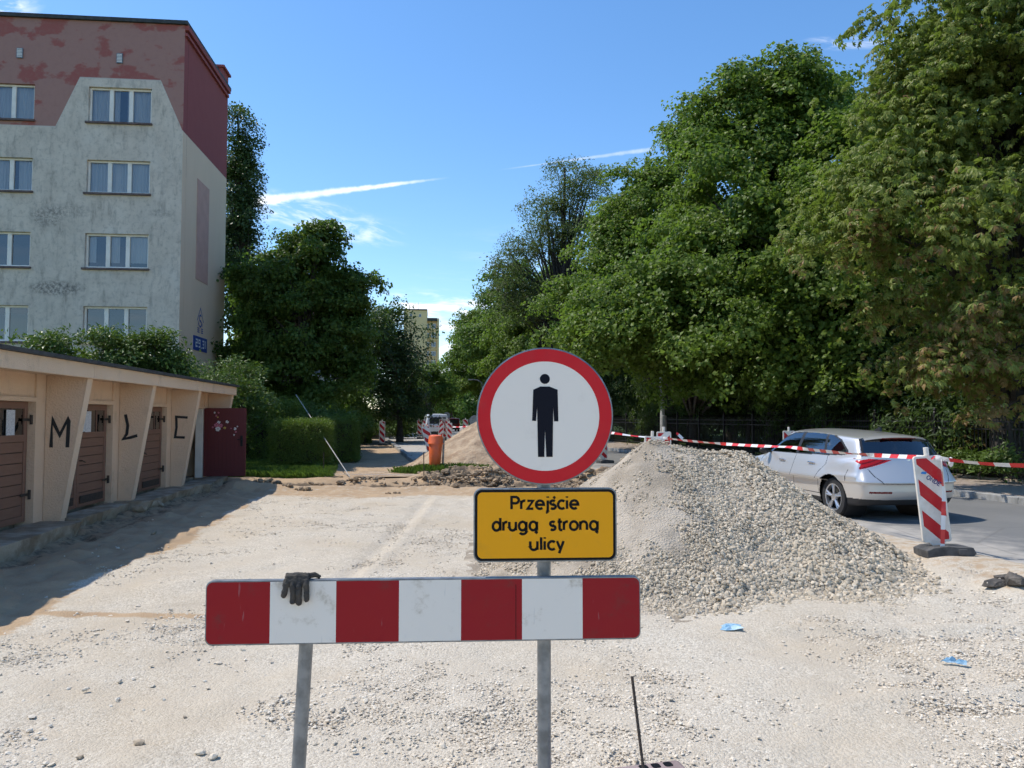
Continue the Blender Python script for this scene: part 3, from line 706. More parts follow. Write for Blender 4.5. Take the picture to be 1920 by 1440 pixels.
def glass_material(name, tint, ro=0.02):
    m, t, b = newmat(name); nt = m.node_tree
    gl = t.n('ShaderNodeBsdfGlossy'); gl.inputs['Roughness'].default_value = ro; gl.inputs['Color'].default_value = (0.95, 0.97, 1, 1)
    tr = t.n('ShaderNodeBsdfTransparent'); tr.inputs[0].default_value = (*tint, 1)
    fr = t.n('ShaderNodeFresnel'); fr.inputs[0].default_value = 1.55
    k = t.m('ADD', t.m('MULTIPLY', fr.outputs[0], 1.6), 0.05, clamp=True)
    mx = t.n('ShaderNodeMixShader'); t.put(mx.inputs[0], k); t.L.new(tr.outputs[0], mx.inputs[1]); t.L.new(gl.outputs[0], mx.inputs[2])
    t.L.new(mx.outputs[0], nt.nodes['Material Output'].inputs[0])
glass_material('window_glass', (0.75, 0.78, 0.8)); glass_material('car_glass', (0.30, 0.33, 0.34))
simple('dark_room', (0.05, 0.045, 0.04), 0.95)
def curtain_material():
    m, t, b = newmat('curtain'); vec = coord(t); x, y, z = t.sep(vec)
    wv = t.noise(t.mapping(vec, (9, 9, 0.25)), 3.0, 3)
    t.put(b.inputs['Base Color'], t.mix(wv, (0.45, 0.44, 0.43), (0.84, 0.82, 0.78))); b.inputs['Roughness'].default_value = 0.95
curtain_material()
simple('sill', (0.10, 0.065, 0.06), 0.7, c2=(0.16, 0.11, 0.10)); simple('roof_felt', (0.035, 0.038, 0.042), 0.8, c2=(0.06, 0.062, 0.06), nscale=6, bump=0.3)
simple('peach_panel', (0.62, 0.36, 0.28), 0.92, c2=(0.57, 0.33, 0.255), nscale=2)
simple('sign_blue', (0.035, 0.075, 0.30), 0.5); simple('paint_white', (0.76, 0.76, 0.76), 0.5)

blk = thing('apartment_block', 'grey and maroon four storey apartment block with white framed windows behind the garages', 'building', BO, AB)
rows = [((168, 284), (162, 232)), ((163, 281), (299, 364)), ((159, 277), (437, 504)), ((155, 274), (574, 642))]
rowsB = [(67, 157, 221), (62, 290, 355), (57, 430, 495), (52, 570, 637)]
wins = []
for k, ((xa, xb), (ya, yb)) in enumerate(rows):
    s0, z1 = bw(xa, ya); s1, z0 = bw(xb, yb); wins.append((s0, s1, z0, z1, 0, k))
    wd = s1 - s0; r = rowsB[k]; t1 = bw(r[0], r[1]); t0 = bw(r[0], r[2])
    wins.append((t1[0] - wd, t1[0], t0[1], t1[1], 1, k))
    wins.append((t1[0] - wd - 2 * wd - 1.9, t1[0] - wd - 1.9 - wd, z0, z1, 2, k))
# equal sills and heads over each row
for k in range(4):
    zz0 = np.mean([q[2] for q in wins if q[5] == k and q[4] == 0]); zz1 = np.mean([q[3] for q in wins if q[5] == k and q[4] == 0])
    wins = [(q[0], q[1], zz0, zz1, q[4], q[5]) if q[5] == k else q for q in wins]
SL = -20.0
wall = MB(); RV = 0.16
scols = {}
for c in range(3):
    sel = [q for q in wins if q[4] == c]
    a = float(np.mean([q[0] for q in sel])); b_ = float(np.mean([q[1] for q in sel])); scols[c] = (a, b_)
wins = [(scols[q[4]][0], scols[q[4]][1], q[2], q[3], q[4], q[5]) for q in wins]
xsb = sorted([SL, 0.0] + [v for c in scols.values() for v in c]); zsb = sorted([0.0, ZTOP] + [v for q in wins if q[4] == 0 for v in q[2:4]])
holes = {(round(q[0], 4), round(q[2], 4)) for q in wins}
for i in range(len(xsb) - 1):
    for j in range(len(zsb) - 1):
        if (round(xsb[i], 4), round(zsb[j], 4)) in holes: continue
        wall.add([(xsb[i], 0, zsb[j]), (xsb[i + 1], 0, zsb[j]), (xsb[i + 1], 0, zsb[j + 1]), (xsb[i], 0, zsb[j + 1])], [(0, 1, 2, 3)])
for (a, b_, z0, z1, c, k) in wins:      # reveals
    wall.add([(a, 0, z0), (b_, 0, z0), (b_, 0, z1), (a, 0, z1), (a, RV, z0), (b_, RV, z0), (b_, RV, z1), (a, RV, z1)], [(0, 3, 7, 4), (1, 5, 6, 2), (3, 2, 6, 7), (0, 4, 5, 1)])
wall.build('front_wall', 'facade_front', blk, fix=False)
gab = MB(); GD = 5.75
gab.add([(0, 0, 0), (0, 0.42, 0), (0, 0.42, ZTOP), (0, 0, ZTOP)], [(0, 1, 2, 3)])
gab.add([(0, 0.432, 0), (0, GD, 0), (0, GD, ZTOP), (0, 0.432, ZTOP)], [(0, 1, 2, 3)])
gab.add([(-0.02, 0.40, 0), (-0.02, 0.45, 0), (-0.02, 0.45, ZTOP), (-0.02, 0.40, ZTOP)], [(0, 1, 2, 3)])
gab.add([(0, GD, 0), (-20, GD, 0), (-20, GD, ZTOP), (0, GD, ZTOP)], [(0, 1, 2, 3)])
gab.build('gable_wall', 'facade_gable', blk, fix=False)
rf = MB(); rf.box((SL, -0.10, ZTOP), (0.12, GD + 0.1, ZTOP + 0.14)); rfo = rf.build('roof', 'roof_felt', blk)
cn = MB(); cn.box((0.003, 0.0, ZTOP - 0.42), (0.10, GD - 0.15, ZTOP - 0.30)); cn.box((0.003, 0.0, ZTOP - 0.19), (0.14, GD - 0.05, ZTOP - 0.004)); cn.build('cornice', 'facade_gable', blk)
ch = MB(); ch.box((-0.9, GD - 0.95, ZTOP + 0.14), (0.02, GD - 0.05, ZTOP + 0.62)); ch.box((-1.0, GD - 1.05, ZTOP + 0.62), (0.12, GD + 0.05, ZTOP + 0.72)); ch.build('chimney', ['facade_gable'], rfo)
for o_ in (blk,):
    pp = []
    g0 = Vector((BO.x, BO.y, 0))
    def gw(px, py):   # (depth along gable, z)
        d_ = ray(px, py); nxx, nyy = math.cos(AB), math.sin(AB)
        k_ = (BO.x * nxx + BO.y * nyy) / (d_.x * nxx + d_.y * nyy)
        x_, y_, z_ = d_.x * k_, d_.y * k_, CAM_Z + d_.z * k_
        return (-(x_ - BO.x) * math.sin(AB) + (y_ - BO.y) * math.cos(AB), z_)
    a, zt = gw(370, 334); b_, _ = gw(392, 360); _, zb = gw(366, 522)
    p = MB(); p.box((0.002, a, zb), (0.016, b_, zt)); p.build('peach_panel', 'peach_panel', blk)
    a, zt = gw(362, 628); b_, _ = gw(387, 640); _, zb = gw(361, 655)
    p = MB(); p.box((0.002, a, zb), (0.03, b_, zt)); pl = p.build('number_plate', 'sign_blue', blk)
    q = MB(); hh = zt - zb; ww = b_ - a
    lettering(q, '29,31', a + 0.12 * ww, b_ - 0.10 * ww, zb + 0.27 * hh, 0.5 * hh / 1.42, 0.085 * hh * 1.3, lambda x, y: (0.034, x, y))
    q.build('numerals', 'paint_white', pl, fix=False)
    c0 = (a + b_) / 2; q = MB(); f = lambda x, y: (0.006, x, y)
    z9 = zt + 0.14; H_ = 1.05
    ribbon(q, [(c0 - 0.40, z9 + 0.50), (c0, z9 + H_), (c0 + 0.40, z9 + 0.50)], 0.05, mp=f)
    ribbon(q, [(c0 + 0.14 * (p_[0] - 0.42) / 0.42, z9 + 0.28 + 0.48 * p_[1] / 1.42) for p_ in GL['S'][1][0]], 0.075, mp=f)
    for sgn in (-1, 1):
        ribbon(q, [(c0 + sgn * 0.20 + 0.1 * (p_[0] - 0.55), z9 + 0.30 + 0.13 * p_[1]) for p_ in GL['M'][1][0]], 0.035, mp=f)
        for kk in range(3): ribbon(q, [(c0 + sgn * 0.10, z9 + 0.05 + 0.08 * kk), (c0 + sgn * 0.36, z9 + 0.05 + 0.08 * kk)], 0.045, mp=f)
    q.build('emblem', 'sign_blue', blk, fix=False)
# roof vents
for (px, py) in ((38, 100), (225, 110), (-160, 92)):
    s, z = bw(px, py); v = MB(); v.box((s - 0.11, -0.05, z - 0.19), (s + 0.11, -0.001, z + 0.19)); vo = v.build('vent', 'galvanised', blk)
    v = MB()
    for kk in range(6): v.box((s - 0.09, -0.058, z - 0.15 + kk * 0.055), (s + 0.09, -0.051, z - 0.12 + kk * 0.055))
    v.build('louvre', 'white_pvc', vo)
# windows: each with frame, three panes, sill, curtain
rng = random.Random(11)
for (a, b_, z0, z1, c, k) in wins:
    wn = MB(); y0, y1 = RV - 0.05, RV + 0.03
    W_, H_ = b_ - a, z1 - z0; fr = 0.075
    wn.box((a + .002, y0, z0 + .002), (a + fr, y1, z1 - .002)); wn.box((b_ - fr, y0, z0 + .002), (b_ - .002, y1, z1 - .002))
    wn.box((a + fr, y0, z1 - fr), (b_ - fr, y1, z1 - .002)); wn.box((a + fr, y0, z0 + .002), (b_ - fr, y1, z0 + fr))
    xm = [a + fr + (W_ - 2 * fr) * q for q in (1 / 3, 2 / 3)]
    for x in xm: wn.box((x - 0.075, y0 - .003, z0 + fr), (x + 0.075, y1, z1 - fr))
    wo = wn.build('window', 'white_pvc', blk, bevel=0.008)
    sl = MB(); sl.box((a - 0.08, -0.09, z0 - 0.07), (b_ + 0.05, RV - 0.052, z0 - 0.002)); sl.build('sill', 'sill', wo)
    lims = [a + fr, xm[0] - 0.075, xm[0] + 0.075, xm[1] - 0.075, xm[1] + 0.075, b_ - fr]
    for q in range(3):
        g = MB(); x0, x1 = lims[2 * q], lims[2 * q + 1]; yy = RV
        tl = 0.012 * rng.uniform(-1, 1); tz = 0.01 * rng.uniform(-1, 1)
        g.add([(x0, yy + tl, z0 + fr), (x1, yy - tl, z0 + fr), (x1, yy - tl + tz, z1 - fr), (x0, yy + tl + tz, z1 - fr)], [(0, 1, 2, 3)])
        g.build('pane', 'window_glass', wo, fix=False)
    rm = MB(); rm.add([(a - .02, RV + .02, z0 - .02), (b_ + .02, RV + .02, z0 - .02), (b_ + .02, RV + .02, z1 + .02), (a - .02, RV + .02, z1 + .02), (a - .02, 2.5, z0 - .02), (b_ + .02, 2.5, z0 - .02), (b_ + .02, 2.5, z1 + .02), (a - .02, 2.5, z1 + .02)],
                      [(4, 5, 6, 7), (0, 1, 5, 4), (3, 7, 6, 2), (0, 4, 7, 3), (1, 2, 6, 5)])
    rm.build('room', 'dark_room', wo, fix=False)
    if k < 3 and not (c == 1 and k == 2):
        cu = MB(); n = 60; zc = z0 + (0.02 if k < 2 else 0.25); vs = []
        for i in range(n + 1):
            x = a + (W_) * i / n; yy = RV + 0.12 + 0.025 * math.sin(i * 1.9 + k) + 0.012 * math.sin(i * 4.1)
            vs += [(x, yy, zc), (x, yy, z1)]
        skip = set()
        if c == 0 and k == 0: skip = set(range(27, 34))
        if c == 1 and k == 1: skip = set(range(34, 44))
        if k == 2: skip = set(range(0, 60, 3)) | set(range(1, 60, 3)) if c == 1 else set(range(8, 20)) | set(range(30, 38))
        cu.add(vs, [(2 * i, 2 * i + 2, 2 * i + 3, 2 * i + 1) for i in range(n) if i not in skip])
        cu.build('curtain', 'curtain', wo, fix=False)

# ================================================================ row of garages
def plaster(name, a, b2, rough_scale=38):
    m, t, b = newmat(name); vec = coord(t)
    c = t.mix(t.noise(vec, 1.4, 7, 0.6), a, b2)
    c = t.mix(t.mr(t.noise(t.mapping(vec, (1.3, 1.3, 0.8)), 2.0, 7, 0.7), 0.52, 0.75, 0, 0.5), c, tuple(q * 0.55 for q in a))
    t.put(b.inputs['Base Color'], c); b.inputs['Roughness'].default_value = 0.93; b.inputs['Specular IOR Level'].default_value = 0.2
    t.put(b.inputs['Normal'], t.bump(t.noise(vec, rough_scale, 3, 0.6), 0.9, 0.02))
plaster('peach_plaster', (0.70, 0.49, 0.335), (0.80, 0.58, 0.415)); plaster('peach_smooth', (0.78, 0.575, 0.405), (0.86, 0.655, 0.475), 90)
def wood(name, a, b2):
    m, t, b = newmat(name); vec = coord(t)
    n = t.noise(t.mapping(vec, (12, 0.9, 12)), 3.0, 6, 0.6)
    t.put(b.inputs['Base Color'], t.mix(n, a, b2)); b.inputs['Roughness'].default_value = 0.6
    t.put(b.inputs['Normal'], t.bump(n, 0.25, 0.01))
wood('brown_wood', (0.17, 0.083, 0.054), (0.25, 0.135, 0.092)); wood('red_door', (0.10, 0.016, 0.018), (0.15, 0.026, 0.026))
simple('dark_wood', (0.03, 0.02, 0.017), 0.7); simple('paper', (0.70, 0.70, 0.70), 0.8, c2=(0.45, 0.46, 0.5), nscale=70, nrange=(0.48, 0.52))
simple('spray', (0.02, 0.02, 0.022), 0.7); simple('petal_white', (0.72, 0.68, 0.66), 0.7); simple('petal_pink', (0.55, 0.16, 0.22), 0.7); simple('petal_yellow', (0.6, 0.42, 0.1), 0.7)
ZS = 0.20; FT = [0.0, 2.75, 5.65, 8.55]; ZF = 2.40; TH = 0.085
gar = thing('garage_row', 'row of peach garages with slanted fins and brown wooden doors', 'garage', (GX, GY, 0), AG)
YN, YF = -6.2, 8.63
wl = MB()
for i, t0 in enumerate([FT[0] - 5.6, FT[0] - 2.8] + FT):       # pilasters and lintels
    if i >= 2 or True:
        ya = t0 - TH - 0.27
        wl.box((-0.25, ya, 0.0), (0.0, t0 + TH - 0.02, ZF - 0.002))
    if i < 5:
        nxt = ([FT[0] - 5.6, FT[0] - 2.8] + FT)[i + 1]
        wl.box((-0.25, t0 + TH - 0.02, 2.05), (-0.03, nxt - TH - 0.27, ZF - 0.002))
        wl.box((-0.20, t0 + TH - 0.018, 1.985), (0.02, nxt - TH - 0.272, 2.048))
wl.build('wall', 'peach_plaster', gar)
shell = MB(); shell.box((-5.2, YN, 0), (-5.0, YF, ZF - .002)); shell.box((-5.0, YF - 0.15, 0), (-0.26, YF, ZF - .002)); shell.box((-5.0, YN, 0), (-0.26, YN + 0.15, ZF - .002))
for t0 in FT[:3]: shell.box((-4.99, t0 - 0.1, 0), (-0.26, t0 + 0.05, ZF - .003))
shell.build('back_wall', 'peach_smooth', gar)
fl = MB(); fl.box((-4.99, YN + 0.16, -0.1), (-0.26, YF - 0.16, ZS + 0.01)); fl.build('floor', 'old_concrete', gar)
fin_me = MB(); fin_me.prism([(0.001, ZS - 0.25), (0.28, ZS - 0.25), (0.78, ZF), (0.001, ZF)], 'y', -TH, TH); fme = None
for i, t0 in enumerate([-5.6, -2.8] + FT):
    f = MB(); f.prism([(0.001, ZS - 0.25), (0.23, ZS - 0.25), (0.25, ZS), (0.60, ZF - 0.002), (0.001, ZF - 0.002)], 'y', t0 - TH, t0 + TH)
    fo = f.build('fin', 'peach_plaster', gar, bevel=0.012)
    e = MB()
    e.prism([(0.2525, ZS + 0.02), (0.262, ZS + 0.02), (0.609, ZF - 0.004), (0.602, ZF - 0.004)], 'y', t0 - TH - 0.004, t0 + TH + 0.004); e.build('edge_band', 'peach_smooth', fo)
rfm = MB(); rfm.box((-5.4, YN, ZF), (0.58, YF + 0.05, ZF + 0.06)); ro = rfm.build('roof', 'peach_smooth', gar)
joints = [-6.2, -2.8, 0.0, 2.75, 5.65, YF + 0.08]
for a, b_ in zip(joints[:-1], joints[1:]):
    f = MB(); f.box((0.582, a + 0.006, ZF - 0.05), (0.66, b_ - 0.006, ZF + 0.17)); f.build('fascia', 'peach_smooth', ro, bevel=0.008)
ft = MB(); ft.box((-5.45, YN, ZF + 0.172), (0.72, YF + 0.14, ZF + 0.225)); ft.box((-5.4, YN, ZF + 0.062), (0.578, YF + 0.04, ZF + 0.17)); ft.build('roof_felt', 'roof_felt', ro)
# door leaves
plank_cache = {}
def leaf(y0, y1, matn='brown_wood', panes=3, parent=gar, x=-0.10):
    w_ = y1 - y0; z0, z1 = ZS + 0.03, 1.98; st = 0.085
    d = MB()
    d.box((x - 0.035, y0, z0), (x, y0 + st, z1)); d.box((x - 0.035, y1 - st, z0), (x, y1, z1))
    d.box((x - 0.035, y0 + st, z1 - 0.10), (x, y1 - st, z1)); d.box((x - 0.035, y0 + st, z0), (x, y1 - st, z0 + 0.09)); d.box((x - 0.035, y0 + st, 1.40), (x, y1 - st, 1.50))
    do = d.build('door', matn, parent, bevel=0.006)
    np_ = 7; hh = (1.40 - z0 - 0.09) / np_
    key = (round(w_, 3), matn)
    if key not in plank_cache:
        p = MB(); p.box((-0.012, 0.0, 0.004), (0.0, w_ - 2 * st - 0.004, hh - 0.006)); plank_cache[key] = p.mesh('plank', matn)
    for k in range(np_):
        o = inst(plank_cache[key], 'plank', do, (x - 0.012, y0 + st + 0.002, z0 + 0.09 + k * hh)); bv = o.modifiers.new('b', 'BEVEL'); bv.width = 0.004; bv.segments = 1
    bk = MB(); bk.box((x - 0.034, y0 + st, z0 + 0.08), (x - 0.0255, y1 - st, 1.41)); bk.build('backing', 'dark_wood', do)
    pw = (w_ - 2 * st) / panes
    for k in range(panes):
        p = MB(); ya = y0 + st + k * pw; p.box((x - 0.022, ya + 0.012, 1.50), (x - 0.018, ya + pw - 0.012, z1 - 0.10)); p.build('pane', 'car_glass', do)
        if k: m_ = MB(); m_.box((x - 0.03, ya - 0.012, 1.50), (x - 0.004, ya + 0.012, z1 - 0.10)); m_.build('glazing_bar', matn, do)
    return do
for bay, (a, b_) in enumerate([(-5.6, -2.8), (-2.8, 0.0), (0.0, 2.75), (2.75, 5.65)]):
    y0 = a + TH + 0.01; y1 = b_ - TH - 0.29; mid = (y0 + y1) / 2
    d1 = leaf(y0, mid - 0.006, panes=2 if bay != 3 else 3); d2 = leaf(mid + 0.006, y1)
    for zz in (0.62, 1.72):      # hinges on the pilaster
        h = MB(); h.tube([(-0.06, y1 + 0.02, zz - 0.07), (-0.06, y1 + 0.02, zz + 0.07)], 0.022, 8); h.box((-0.095, y1 - 0.16, zz - 0.02), (-0.085, y1 + 0.02, zz + 0.02)); h.build('hinge', 'rust_bar', d2)
    hd = MB(); hd.tube([(-0.098, mid + 0.08, 1.02), (-0.05, mid + 0.08, 1.02), (-0.05, mid + 0.19, 0.99)], 0.010, 6); hd.build('handle', 'black_iron', d2)
    if bay in (2, 3):
        kp = MB(); kp.box((-0.094, y0 + 0.12, 0.29), (-0.088, mid - 0.12, 0.42)); kp.build('kick_plate', 'rust_bar', d1)
        kp = MB(); kp.box((-0.094, mid + 0.12, 0.29), (-0.088, y1 - 0.12, 0.42)); kp.build('kick_plate', 'rust_bar', d2)
    if bay in (1, 2):
        pz = y1 - 0.44 if bay == 1 else mid + 0.40
        p = MB(); p.box((-0.101, pz - 0.13, 1.50), (-0.097, pz + 0.09, 1.86)); p.build('notice', 'paper', d2)
        if bay == 2:
            p = MB(); p.box((-0.101, mid + 0.10, 1.51), (-0.097, mid + 0.26, 1.85)); p.build('notice', 'paper', d2)
# open bay at the far end: frame post and red door swung out
y0 = 5.65 + TH + 0.01; y1 = 8.55 - TH - 0.29
leaf(y0, (y0 + y1) / 2)
fp = MB(); fp.box((-0.2, y1 - 0.10, ZS), (-0.02, y1, 1.98)); fp.build('door_post', 'white_pvc', gar)
z0, z1 = ZS + 0.03, 2.0; W_ = 1.05; ya = y1 - 0.02
d = MB(); d.box((0.0, ya - 0.03, z0), (W_, ya + 0.03, z1))
rdoor = d.build('open_door', 'red_door', gar, bevel=0.005); rdoor['label'] = 'dark red door swung open with flower stickers'
tr = MB()
for bx_ in ((0.0, z0, 0.08, z1), (W_ - 0.08, z0, W_, z1), (0.08, z1 - 0.1, W_ - 0.08, z1), (0.08, z0, W_ - 0.08, z0 + 0.1)):
    tr.box((bx_[0], ya - 0.045, bx_[1]), (bx_[2], ya - 0.031, bx_[3]))
tr.build('door_frame', 'red_door', rdoor)
for k in range(9):
    p = MB(); xx = 0.08 + k * 0.099; p.box((xx + .003, ya - 0.038, z0 + 0.1), (xx + 0.096, ya - 0.031, z1 - 0.1)); p.build('plank', 'red_door', rdoor)
hd = MB(); hd.box((W_ - 0.13, ya - 0.060, 1.0), (W_ - 0.07, ya - 0.046, 1.28)); hd.tube([(W_ - 0.1, ya - 0.06, 1.18), (W_ - 0.1, ya - 0.11, 1.18), (W_ - 0.2, ya - 0.11, 1.18)], 0.01, 6); hd.build('handle', 'black_iron', rdoor)
rng = random.Random(5)
fl_spots = [(0.35, 1.46, 'petal_white', .05), (0.31, 1.56, 'petal_pink', .045), (0.42, 1.54, 'petal_pink', .04), (0.37, 1.63, 'petal_white', .03), (0.30, 1.8, 'petal_pink', .02), (0.26, 1.88, 'petal_white', .018), (0.36, 1.88, 'petal_pink', .018), (0.34, 1.76, 'petal_yellow', .016),
            (0.58, 1.64, 'petal_white', .03), (0.52, 1.48, 'petal_yellow', .025), (0.78, 1.46, 'petal_white', .028), (0.80, 1.38, 'petal_pink', .02), (0.76, 1.3, 'petal_white', .016), (0.22, 1.5, 'petal_pink', .02), (0.84, 1.52, 'petal_white', .015), (0.68, 1.47, 'petal_pink', .014)]
for (xx, zz, mt, r_) in fl_spots:
    p = MB()
    for q in range(6):
        a = q * 1.047 + rng.random(); fx_, fz_ = xx + r_ * 0.8 * math.cos(a), zz + r_ * 0.8 * math.sin(a)
        p.add([(fx_ + r_ * 0.6 * math.cos(b2), ya - 0.047 - 0.001 * q, fz_ + r_ * 0.6 * math.sin(b2)) for b2 in [j * 6.283 / 7 for j in range(7)]], [tuple(range(7))[::-1]])
    p.build('flower_sticker', mt, rdoor, fix=False)
# painted letters on the fins
def graffiti(t0, strokes, x0, z0, w_, h_, st=0.054):
    g = MB(); yy = t0 - TH - 0.006
    for s in strokes: ribbon(g, [(x0 + p[0] * w_, z0 + p[1] * h_) for p in s], st, mp=lambda x, y: (x, yy, y))
    g.build('painted_letter', 'spray', gar, fix=False)
graffiti(0.0, [[(0, 0), (0.03, 1), (0.1, 0.86), (0.48, 0.42), (0.92, 0.98), (0.97, 0.9), (0.93, 0.0)]], 0.10, 1.30, 0.25, 0.44)
graffiti(2.75, [[(0.1, 1.0), (0.28, 0.55), (0.22, 0.2), (0.0, 0.0), (0.5, 0.06), (0.95, 0.14)]], 0.09, 1.35, 0.26, 0.46)
graffiti(5.65, [[(1.0, 0.96), (0.08, 1.0), (0.12, 0.5), (0.02, 0.02), (0.8, 0.0)]], 0.09, 1.30, 0.27, 0.47)
g = MB()
ribbon(g, [(0.0, 1.22), (0.05, 1.62), (0.16, 1.35), (0.22, 1.72)], 0.05, mp=lambda x, y: (-0.094, 0.22 + x, y)); g.build('painted_letter', 'spray', gar, fix=False)
# ---------------------------------------------------------------- broken concrete slabs in front of the garages
rng = random.Random(8)
def slab(ta, tb, wa, wb, label, tilt=0.0):
    m = MB(); n = 14; top = []
    for i in range(n + 1):
        t_ = ta + (tb - ta) * i / n; top.append((wa + (wb - wa) * i / n + rng.uniform(-0.05, 0.05), t_ + rng.uniform(-0.03, 0.03)))
    vs = [(-0.02, ta, ZS)] + [(x, y, ZS + rng.uniform(-.01, .008)) for x, y in top] + [(-0.02, tb, ZS)]
    nn = len(vs); vs2 = [(x - (0.07 + rng.uniform(-.05, .04) if 0 < i < nn - 1 else 0), y, ZS - 0.26) for i, (x, y, z) in enumerate(vs)]
    m.add(vs + vs2, [tuple(range(nn))] + [(i, i + nn, (i + 1) % nn + nn, (i + 1) % nn) for i in range(nn)])
    o = m.build('concrete_slab', 'old_concrete'); o.location = (GX, GY, 0); o.rotation_euler = (0, tilt, AG)
    return tag(o, label, 'slab', 'concrete slabs along the garage doors')
slab(-5.5, -0.15, 0.80, 0.62, 'broken concrete slab before the nearest garage doors at the left edge')
slab(0.25, 2.3, 0.42, 0.36, 'cracked sunken concrete slab between the first two garage fins', 0.03)
slab(2.5, 5.95, 0.62, 0.62, 'broken concrete slab before the third pair of garage doors')
slab(6.02, 8.5, 0.72, 0.5, 'far concrete slab at the foot of the open red door')
for i, (px, py, s) in enumerate([(122, 990, .16), (152, 968, .13), (178, 953, .2), (262, 958, .17), (285, 950, .12), (80, 1000, .1), (300, 948, .1), (206, 963, .08), (288, 1000, .06)]):
    p = onz(px, py, 0.06); p.z = float(gz(p.x, p.y)) + s * 0.18
    v = IV * np.array([1, 0.7, 0.45]) * s * (0.75 + 0.5 * np.random.RandomState(i).rand(12, 1))
    o = link(bpy.data.objects.new('concrete_chunk', np_mesh('concrete_chunk', v, IF, 'old_concrete'))); o.location = p; o.rotation_euler = (0.3 * i, 0.2, i)
    lab = ['pale pointed concrete chunk beside the first garage fin', 'flat concrete shard at the foot of the second doors', 'largest flat concrete shard under the middle of the second doors', 'grey concrete lump at the near end of the third slab', 'smaller concrete lump just right of the grey lump by the third slab', 'small concrete piece on the sand left of the pointed chunk', 'small concrete crumb right of the third slab end', 'little concrete piece on the sand below the second fin', 'lone dark clod lying on the sand below the third slab'][i]
    tag(o, lab, 'rubble', 'rubble beside the garage slabs')
# ================================================================ road sign and barrier in the foreground
def scuffed(name, c, dirt, amt, rough=0.35, seed=0.0):
    m, t, b = newmat(name); vec = t.mapping(coord(t), loc=(seed, seed, 0))
    f = t.mr(t.noise(vec, 7, 8, 0.7), 0.54, 0.74, 0, amt)
    col_ = t.mix(f, c, dirt)
    sp = t.mr(t.vor(vec, 16), 0.0, 0.05, 1.0, 0.0)
    sp = t.m('MULTIPLY', sp, t.mr(t.noise(vec, 5, 3), 0.52, 0.6))
    col_ = t.mix(t.m('MULTIPLY', sp, amt), col_, tuple(0.5 * (a + q) for a, q in zip(c, dirt)))
    scr = t.mr(t.noise(t.mapping(vec, (26, 26, 3), (0, 0.6, 0)), 2.2, 3, 0.5), 0.68, 0.74, 0, amt)
    col_ = t.mix(scr, col_, tuple(q * 0.7 + 0.12 for q in c))
    t.put(b.inputs['Base Color'], col_); b.inputs['Roughness'].default_value = rough; b.inputs['Specular IOR Level'].default_value = 0.25
    t.put(b.inputs['Roughness'], t.mr(t.noise(vec, 12, 5), 0.3, 0.7, rough * 0.8, rough * 1.5))
scuffed('board_red', (0.30, 0.006, 0.012), (0.16, 0.035, 0.03), 0.8); scuffed('board_white', (0.80, 0.74, 0.655), (0.42, 0.345, 0.24), 0.9, seed=3)
scuffed('sign_red', (0.60, 0.010, 0.018), (0.3, 0.05, 0.05), 0.3, seed=5); scuffed('sign_white', (0.86, 0.78, 0.68), (0.62, 0.54, 0.44), 0.3, seed=7)
scuffed('sign_yellow', (0.86, 0.37, 0.002), (0.5, 0.26, 0.04), 0.25, seed=9); simple('sign_black', (0.008, 0.008, 0.009), 0.5, spec=0.12); simple('sign_figure', (0.006, 0.007, 0.014), 0.45, spec=0.12)
M['galvanised'].node_tree
simple('glove_fabric', (0.035, 0.033, 0.032), 0.9, c2=(0.075, 0.062, 0.048), nscale=28, bump=0.5, bscale=160, bdist=0.004)
SG = at(1022, 780, 3.27); YAW = R(3.2)
sg = thing('road_closure_sign', 'round no pedestrians sign, yellow text plate and striped barrier board on two poles', 'road sign', (SG.x, SG.y, 0), YAW)
def sl_(px, py): return onwall(px, py, (SG.x, SG.y), YAW)
CZ = SG.z; RS = 0.30
pole = MB(); pole.tube([(0, 0.065, -0.25), (0, 0.065, CZ + 0.2)], 0.0302, 20); pole.build('pole', 'galvanised', sg, smooth=True)
a_, za_ = sl_(562, 1300); b_, zb_ = sl_(553, 1440)
slope = (a_ - b_) / (za_ - zb_)
pl2 = MB(); pl2.tube([(a_ + slope * (-0.25 - za_), 0.085, -0.25), (a_ + slope * (0.98 - za_), 0.065, 0.98)], 0.0300, 20); pl2.build('pole', 'galvanised', sg, smooth=True)
disc = MB(); disc.lathe([(0.0, 0.028), (RS - 0.004, 0.028), (RS, 0.024), (RS, 0.0), (RS - 0.006, -0.002), (RS - 0.008, 0.002), (0, 0.002)], 96, 'y', org=(0, 0, CZ))
rs_o = disc.build('round_sign', 'galvanised', sg, smooth=True)
def ring_face(r0, r1, y, n=96):
    m = MB(); vs = []
    for i in range(n):
        a = 2 * math.pi * i / n
        vs += [(r1 * math.cos(a), y, CZ + r1 * math.sin(a))] + ([(r0 * math.cos(a), y, CZ + r0 * math.sin(a))] if r0 else [])
    if r0: m.add(vs, [(2 * i, 2 * ((i + 1) % n), 2 * ((i + 1) % n) + 1, 2 * i + 1) for i in range(n)])
    else: m.add(vs, [tuple(range(n))])
    return m
ring_face(0, 0.2405, -0.0005).build('white_face', 'sign_white', rs_o, fix=False)
ring_face(0.239, RS - 0.006, -0.0012).build('red_ring', 'sign_red', rs_o, fix=False)
fg = MB(); k_ = RS / 412.0
def fp_(x, y): return ((x - 518) * k_, -0.0020, CZ - (y - 480) * k_)
body = [(490, 303), (545, 303), (594, 322), (598, 512), (572, 512), (567, 424), (563, 725), (525, 725), (517, 560), (513, 725), (475, 725), (470, 424), (463, 510), (440, 508), (447, 322)]
fg.add([fp_(*p) for p in body], [tuple(range(len(body)))])
